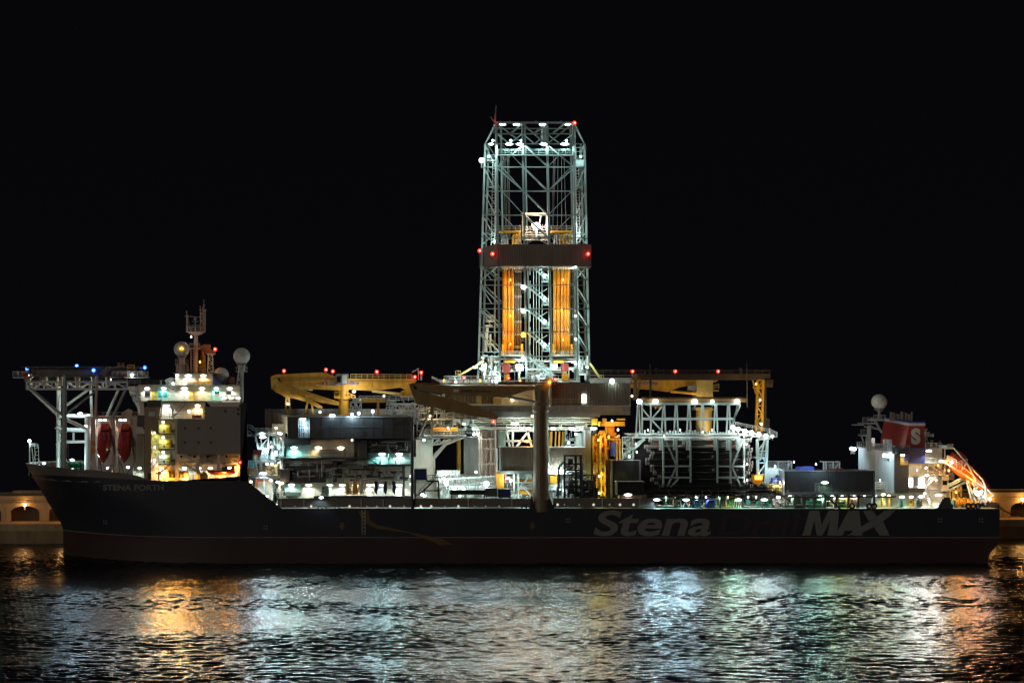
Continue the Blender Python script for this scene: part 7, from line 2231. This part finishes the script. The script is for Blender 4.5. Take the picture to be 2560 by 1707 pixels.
# red funnel
fn = MB()
A0 = [P(2262, 1119, 12), P(2312, 1119, 12), P(2201, 1106, 28), P(2312, 1119, 12)]
xl0, xr0, xl1, xr1 = P(2262, 0, 12).x, P(2312, 0, 12).x, P(2272, 0, 12).x, P(2313, 0, 12).x
z0, z1, zw, zb3 = zof(1119, 12), zof(1064, 12), zof(1060.5, 12), zof(1054, 12)
def fsec(z, grow=0.0):
    f = (z - z0) / (z1 - z0)
    return [(xl0 + (xl1 - xl0) * f - grow, 12 - grow), (xr0 + (xr1 - xr0) * f + grow, 12 - grow), (xr0 + (xr1 - xr0) * f + grow, 29 + grow), (xl0 + (xl1 - xl0) * f - grow, 29 + grow)]
def frus(za_, zb_, g=0.0):
    m_ = MB(); a_, b2 = fsec(za_, g), fsec(zb_, g)
    sl_ = lambda y, z: z + .045 * (y - 12) * max(0, min(1, (z - z0) / (z1 - z0)))
    m_.add([(x, y, sl_(y, za_)) for x, y in a_] + [(x, y, sl_(y, zb_)) for x, y in b2], [(0, 1, 5, 4), (1, 2, 6, 5), (2, 3, 7, 6), (3, 0, 4, 7), (4, 5, 6, 7), (3, 2, 1, 0)])
    return m_
funnel = frus(z0, z1).build('funnel', 'coral', ship)
frus(z1 + .005, zw + .3, .01).build('white_band', 'white', funnel)
frus(zw + .305, zb3, .01).build('blue_band', 'blue', funnel)
frus(z0 - .45, z0 - .005, .12).build('white_band', 'cream', funnel)
lettering('S', 2278, 1070, 2301, 1111, 11.9, 'white', funnel, name='funnel_letter', bold=.06)
for k, (u, r) in enumerate(((2226, .9), (2233, .8), (2243, .9), (2252, .95), (2262, .6), (2270, .7), (2276, .5))):
    mb = MB(); dd = 24 - k * 1.4
    p = P(u + 4, 1056, dd)
    mb.bar(Vector((p.x, dd, zb3 - .1)), Vector((p.x, dd, zof(1029 + (k % 3) * 3, dd))), r * .62, 12); mb.build('exhaust_pipe', 'derrick_dark', funnel)
lamp(funnel, 2176, 1086, 20, 'pink', 1500, .15, 'point', off=0, rad=.3)
mb = MB(); mb.bar(P(2173, 1128, 20), P(2173, 1062, 20), .5, 8); mb.pbox(2157, 1057, 2192, 1060, 18, 22); mb.pbox(2132, 1060.5, 2160, 1063, 19, 20); mb.rail([P(2157, 1057, 18), P(2190, 1057, 18)], 1.3, .07, 1.0); mb.bar(P(2160, 1066, 19), P(2200, 1074, 19), .16); mb.bar(P(2176, 1064, 19), P(2198, 1074, 19), .14); mb.pbox(2152, 1086, 2170, 1090, 20, 22); mb.rail([P(2152, 1086, 20), P(2168, 1086, 20)], 1.2, .06, .9); mb.bar(P(2154, 1090, 20), P(2158, 1104, 20), .2); mb.bar(P(2167, 1090, 20), P(2164, 1104, 20), .2)
aft = thing('aft_mast', P(2173, 1120, 20), 'grey aft mast with side arm and railed platforms left of the red funnel', 'mast'); mb.build('post', 'steel', aft)
mb = MB(); mb.pbox(2314, 1079, 2324, 1090, 11, 12); mb.bar(P(2314, 1120, 11), P(2314, 1072, 11), .12); mb.bar(P(2316, 1092, 11), P(2322, 1110, 11), .1); mb.bar(P(2316, 1076, 11), P(2316, 1071, 11), .25); mb.bar(P(2324, 1087, 11), P(2333, 1088, 11), .15, 10, .5); mb.pbox(2314, 1090.4, 2328, 1091.6, 11, 12); mb.bar(P(2350, 1120, 12), P(2350, 1100, 12), .07); mb.bar(P(2338, 1120, 12), P(2338, 1106, 12), .06); mb.pbox(2329, 1100, 2333, 1119, 12, 13)
hn = thing('fog_horn', P(2316, 1120, 11.4), 'pale fog horn and small mast on the roof edge right of the red funnel', 'horn'); mb.build('body', 'steel', hn)
t = thing('deck_tank', P(2200, 1236, 5), 'pale round topped tank with yellow drum and white rail beside the aft casing', 'tank')
mb = MB(); mb.pbox(2189, 1214, 2214, 1270, 8, 10); mb.build('body', 'white', t)
mb = MB(); mb.bar(P(2199, 1212, 7), P(2199, 1212, 9), 1.0, 20); mb.build('drum', 'yellow', t)
mb = MB(); mb.rail([P(2188, 1225, 6.4), P(2216, 1225, 6.4)], 1.9, .08, 1.2, 4); mb.build('railing', 'white', t)
lamp(t, 2200, 1200, 5, 'ice', 130, .12, 'point', off=2)

# ================================================================ aft lifeboat and stern gear
al = math.radians(41)
st_ = (2374, 1142, 5.5)
b_ = lifeboat('bright orange free fall lifeboat pointing down over the stern on its launching ramp', st_, (math.cos(al), 0, -math.sin(al)), (math.sin(al), 0, math.cos(al)), 12.0, 3.4, 4.0, 'boat_orange', 'boat_red', None)
rp = thing('launch_ramp', P(2420, 1262, 4), 'pale steel launching ramp with bent top rail around the stern lifeboat', 'launching frame')
mb = MB()
for d in (2.9, 8.4):
    mb.path([P(2366, 1121, d), P(2376, 1116, d), P(2386, 1121, d), P(2418, 1158, d), P(2456, 1198, d), P(2464, 1216, d), P(2464, 1262, d)], .2, 6)
    mb.bar(P(2392, 1128, d), P(2448, 1190, d), .16)
mb.pbox(2369, 1113, 2382, 1122, 2.8, 8.4); mb.rail([P(2369, 1119, 2.8), P(2382, 1119, 2.8)], .8, .08, .7); mb.build('top_rail', 'derrick_grey', rp)
mb = MB()
for d in (3, 8.2):
    mb.bar(P(2362, 1156, d), P(2402, 1180, d), .26); mb.bar(P(2402, 1180, d), P(2466, 1222, d), .13); mb.bar(P(2466, 1222, d), P(2484, 1238, d), .2)
mb.pbox(2366, 1150, 2368, 1158, 3, 8); mb.build('slide_beam', 'white', rp)
mb = MB(); mb.rail([P(2368, 1154, 2.6), P(2392, 1166, 2.6)], 1.5, .09, 1.0); mb.rail([P(2392, 1168, 2.6), P(2418, 1160, 2.6)], 1.2, .08, 1.0); mb.bar(P(2402, 1178, 2.6), P(2418, 1156, 2.6), .2); mb.bar(P(2418, 1158, 2.7), P(2440, 1203, 2.7), .18); mb.build('platform_rail', 'white', rp)
mb = MB()
for k, (a, b2) in enumerate((((2370, 1212), (2402, 1195)), ((2370, 1217), (2410, 1197)), ((2370, 1225), (2428, 1200)), ((2374, 1224), (2424, 1198)))):
    mb.bar(P(*a, 4 + k * .8), P(*b2, 4 + k * .8), .22)
for a, b2 in (((2416, 1200), (2442, 1262)), ((2430, 1206), (2464, 1262)), ((2438, 1208), (2430, 1250)), ((2428, 1250), (2444, 1215)), ((2444, 1258), (2456, 1225)), ((2450, 1258), (2462, 1232)), ((2420, 1208), (2434, 1236)), ((2466, 1222), (2484, 1238)), ((2484, 1238), (2468, 1246)), ((2428, 1248), (2416, 1204))):
    mb.bar(P(*a, 4), P(*b2, 4), .2)
mb.build('ramp_strut', 'derrick_grey', rp)
lamp(rp, 2445, 1233, 2.4, 'pink', 150, -.6, 'point', off=.9, rad=.4)
lamp(rp, 2461, 1240, 2.4, 'white', 60, -.3, 'point', off=.5)
lamp(rp, 2454, 1228, 2.4, 'white', 60, -.3, 'point', off=.5)
lamp(rp, 2363, 1155, 2.2, 'orange', 160, .35, 'point', off=.6)
lamp(rp, 2372, 1176, 3.4, 'orange', 900, .2, 'point', off=0)
lamp(rp, 2378, 1156, 2.6, 'white', 30, .3, 'point', off=.5)
lamp(rp, 2420, 1205, 2.2, 'orange', 500, .2, 'point', off=.6)
lamp(rp, 2390, 1230, 3, 'amber', 300, .2, 'point', off=0)
lamp(rp, 2474, 1247, 4, 'sodium', 120, -.35, 'point', off=.4)
for u, v, m, lab in ((2396, 1270, 'green_dark', 'green and yellow mooring winch on the stern deck under the lifeboat, left of its twin'), (2424, 1270, 'yellow', 'yellow mooring winch on the stern deck under the lifeboat struts')):
    winch(u, v, 5, 2.2, m, lab, 'stern mooring winches', 'yellow')
mb = MB(); mb.pbox(2374, 1222, 2377, 1262, 8, 8.6); mb.bar(P(2384, 1262, 8), P(2384, 1216, 8), .28, 8); mb.bar(P(2394, 1250, 8), P(2394, 1216, 8), .22, 8); mb.bar(P(2376, 1226, 8), P(2404, 1226, 8), .25, 8); mb.bar(P(2402, 1240, 8), P(2402, 1214, 8), .25, 8); mb.pipes(2378, 1215, 2425, 1262, 8, 10, 16, 141, (.08, .2)); single('stern_pipework', mb, 'yellow_pale', P(2395, 1271, 8), 'orange lit vent pipes on the stern deck behind the mooring winches', 'pipes')
mb = MB(); mb.blocks(2388, 1240, 2440, 1271, 4, 8, 30, 142, (4, 10), (5, 14)); single('deck_gear', mb, 'yellow_pale', P(2412, 1271, 5), 'cluster of yellowish deck gear around the stern mooring winches', 'gear')
mb = MB(); mb.prism([(2343, 1271.5), (2358, 1246), (2362, 1243), (2375, 1243), (2377, 1258), (2383, 1260), (2383, 1271.5)], .15, 1.2); single('fairlead_housing', mb, 'shade_wall', P(2362, 1271, .6), 'dark sloping fairlead housing standing on the aft deck edge', 'housing')
mb = MB(); mb.prism([(2470, 1268), (2472, 1258), (2482, 1254), (2492, 1258), (2496, 1268)], 5, 7); mb.rail([P(2450, 1270, 2), P(2497, 1270, 2), P(2497, 1270, 30)], 1.3, .07, 1.5); single('stern_rail', mb, 'dark', P(2480, 1271, 4), 'dark roller and rail at the very stern corner above the mooring ropes', 'rail')

for u, v, c, pw in ((1642, 1249, 'ice', 1500), (1715, 1249, 'ice', 1500), (1846, 1249, 'teal', 900), (1911, 1249, 'cool', 700), (1946, 1243, 'ice', 900), (1737, 1003, 'ice', 900), (1880, 1082, 'white', 900)):
    fill_spot(ad, u, v, 1.0 if v > 1100 else 6, c, pw, rad=.5)
for u, v, c, pw in ((2062, 1206, 'green', 1000), (2105, 1241, 'teal', 600), (2255, 1242, 'cool', 700), (2303, 1241, 'white', 700), (2346, 1237, 'white', 700), (2322, 1127, 'white', 900)):
    fill_spot(ahouse, u, v, 0.6, c, pw, rad=.5)
fill_spot(rp, 2445, 1233, 1.5, 'red', 700, rad=.5)
fill_spot(rp, 2425, 1220, 1.5, 'orange', 1200, rad=.5)
for u, v, c, pw in ((200, 1034, 'ice', 1200), (180, 1150, 'ice', 800), (285, 1052, 'pink', 500), (300, 938, 'white', 500)):
    fill_spot(hd, u, v, 5, c, pw, rad=.5)

fill_spot(rp, 2494, 1256, 14, 'sodium', 4200, aim=(.5, 1, -.42), cone=110)  # sodium spots added to light the quay face
fill_spot(rp, 2488, 1262, 30, 'sodium', 1600, aim=(.7, 1, -.4), cone=130)
fill_spot(bpy.data.objects['bow_mast'], 74, 1104, 22, 'sodium', 1500, aim=(-.1, 1, -.45), cone=60)
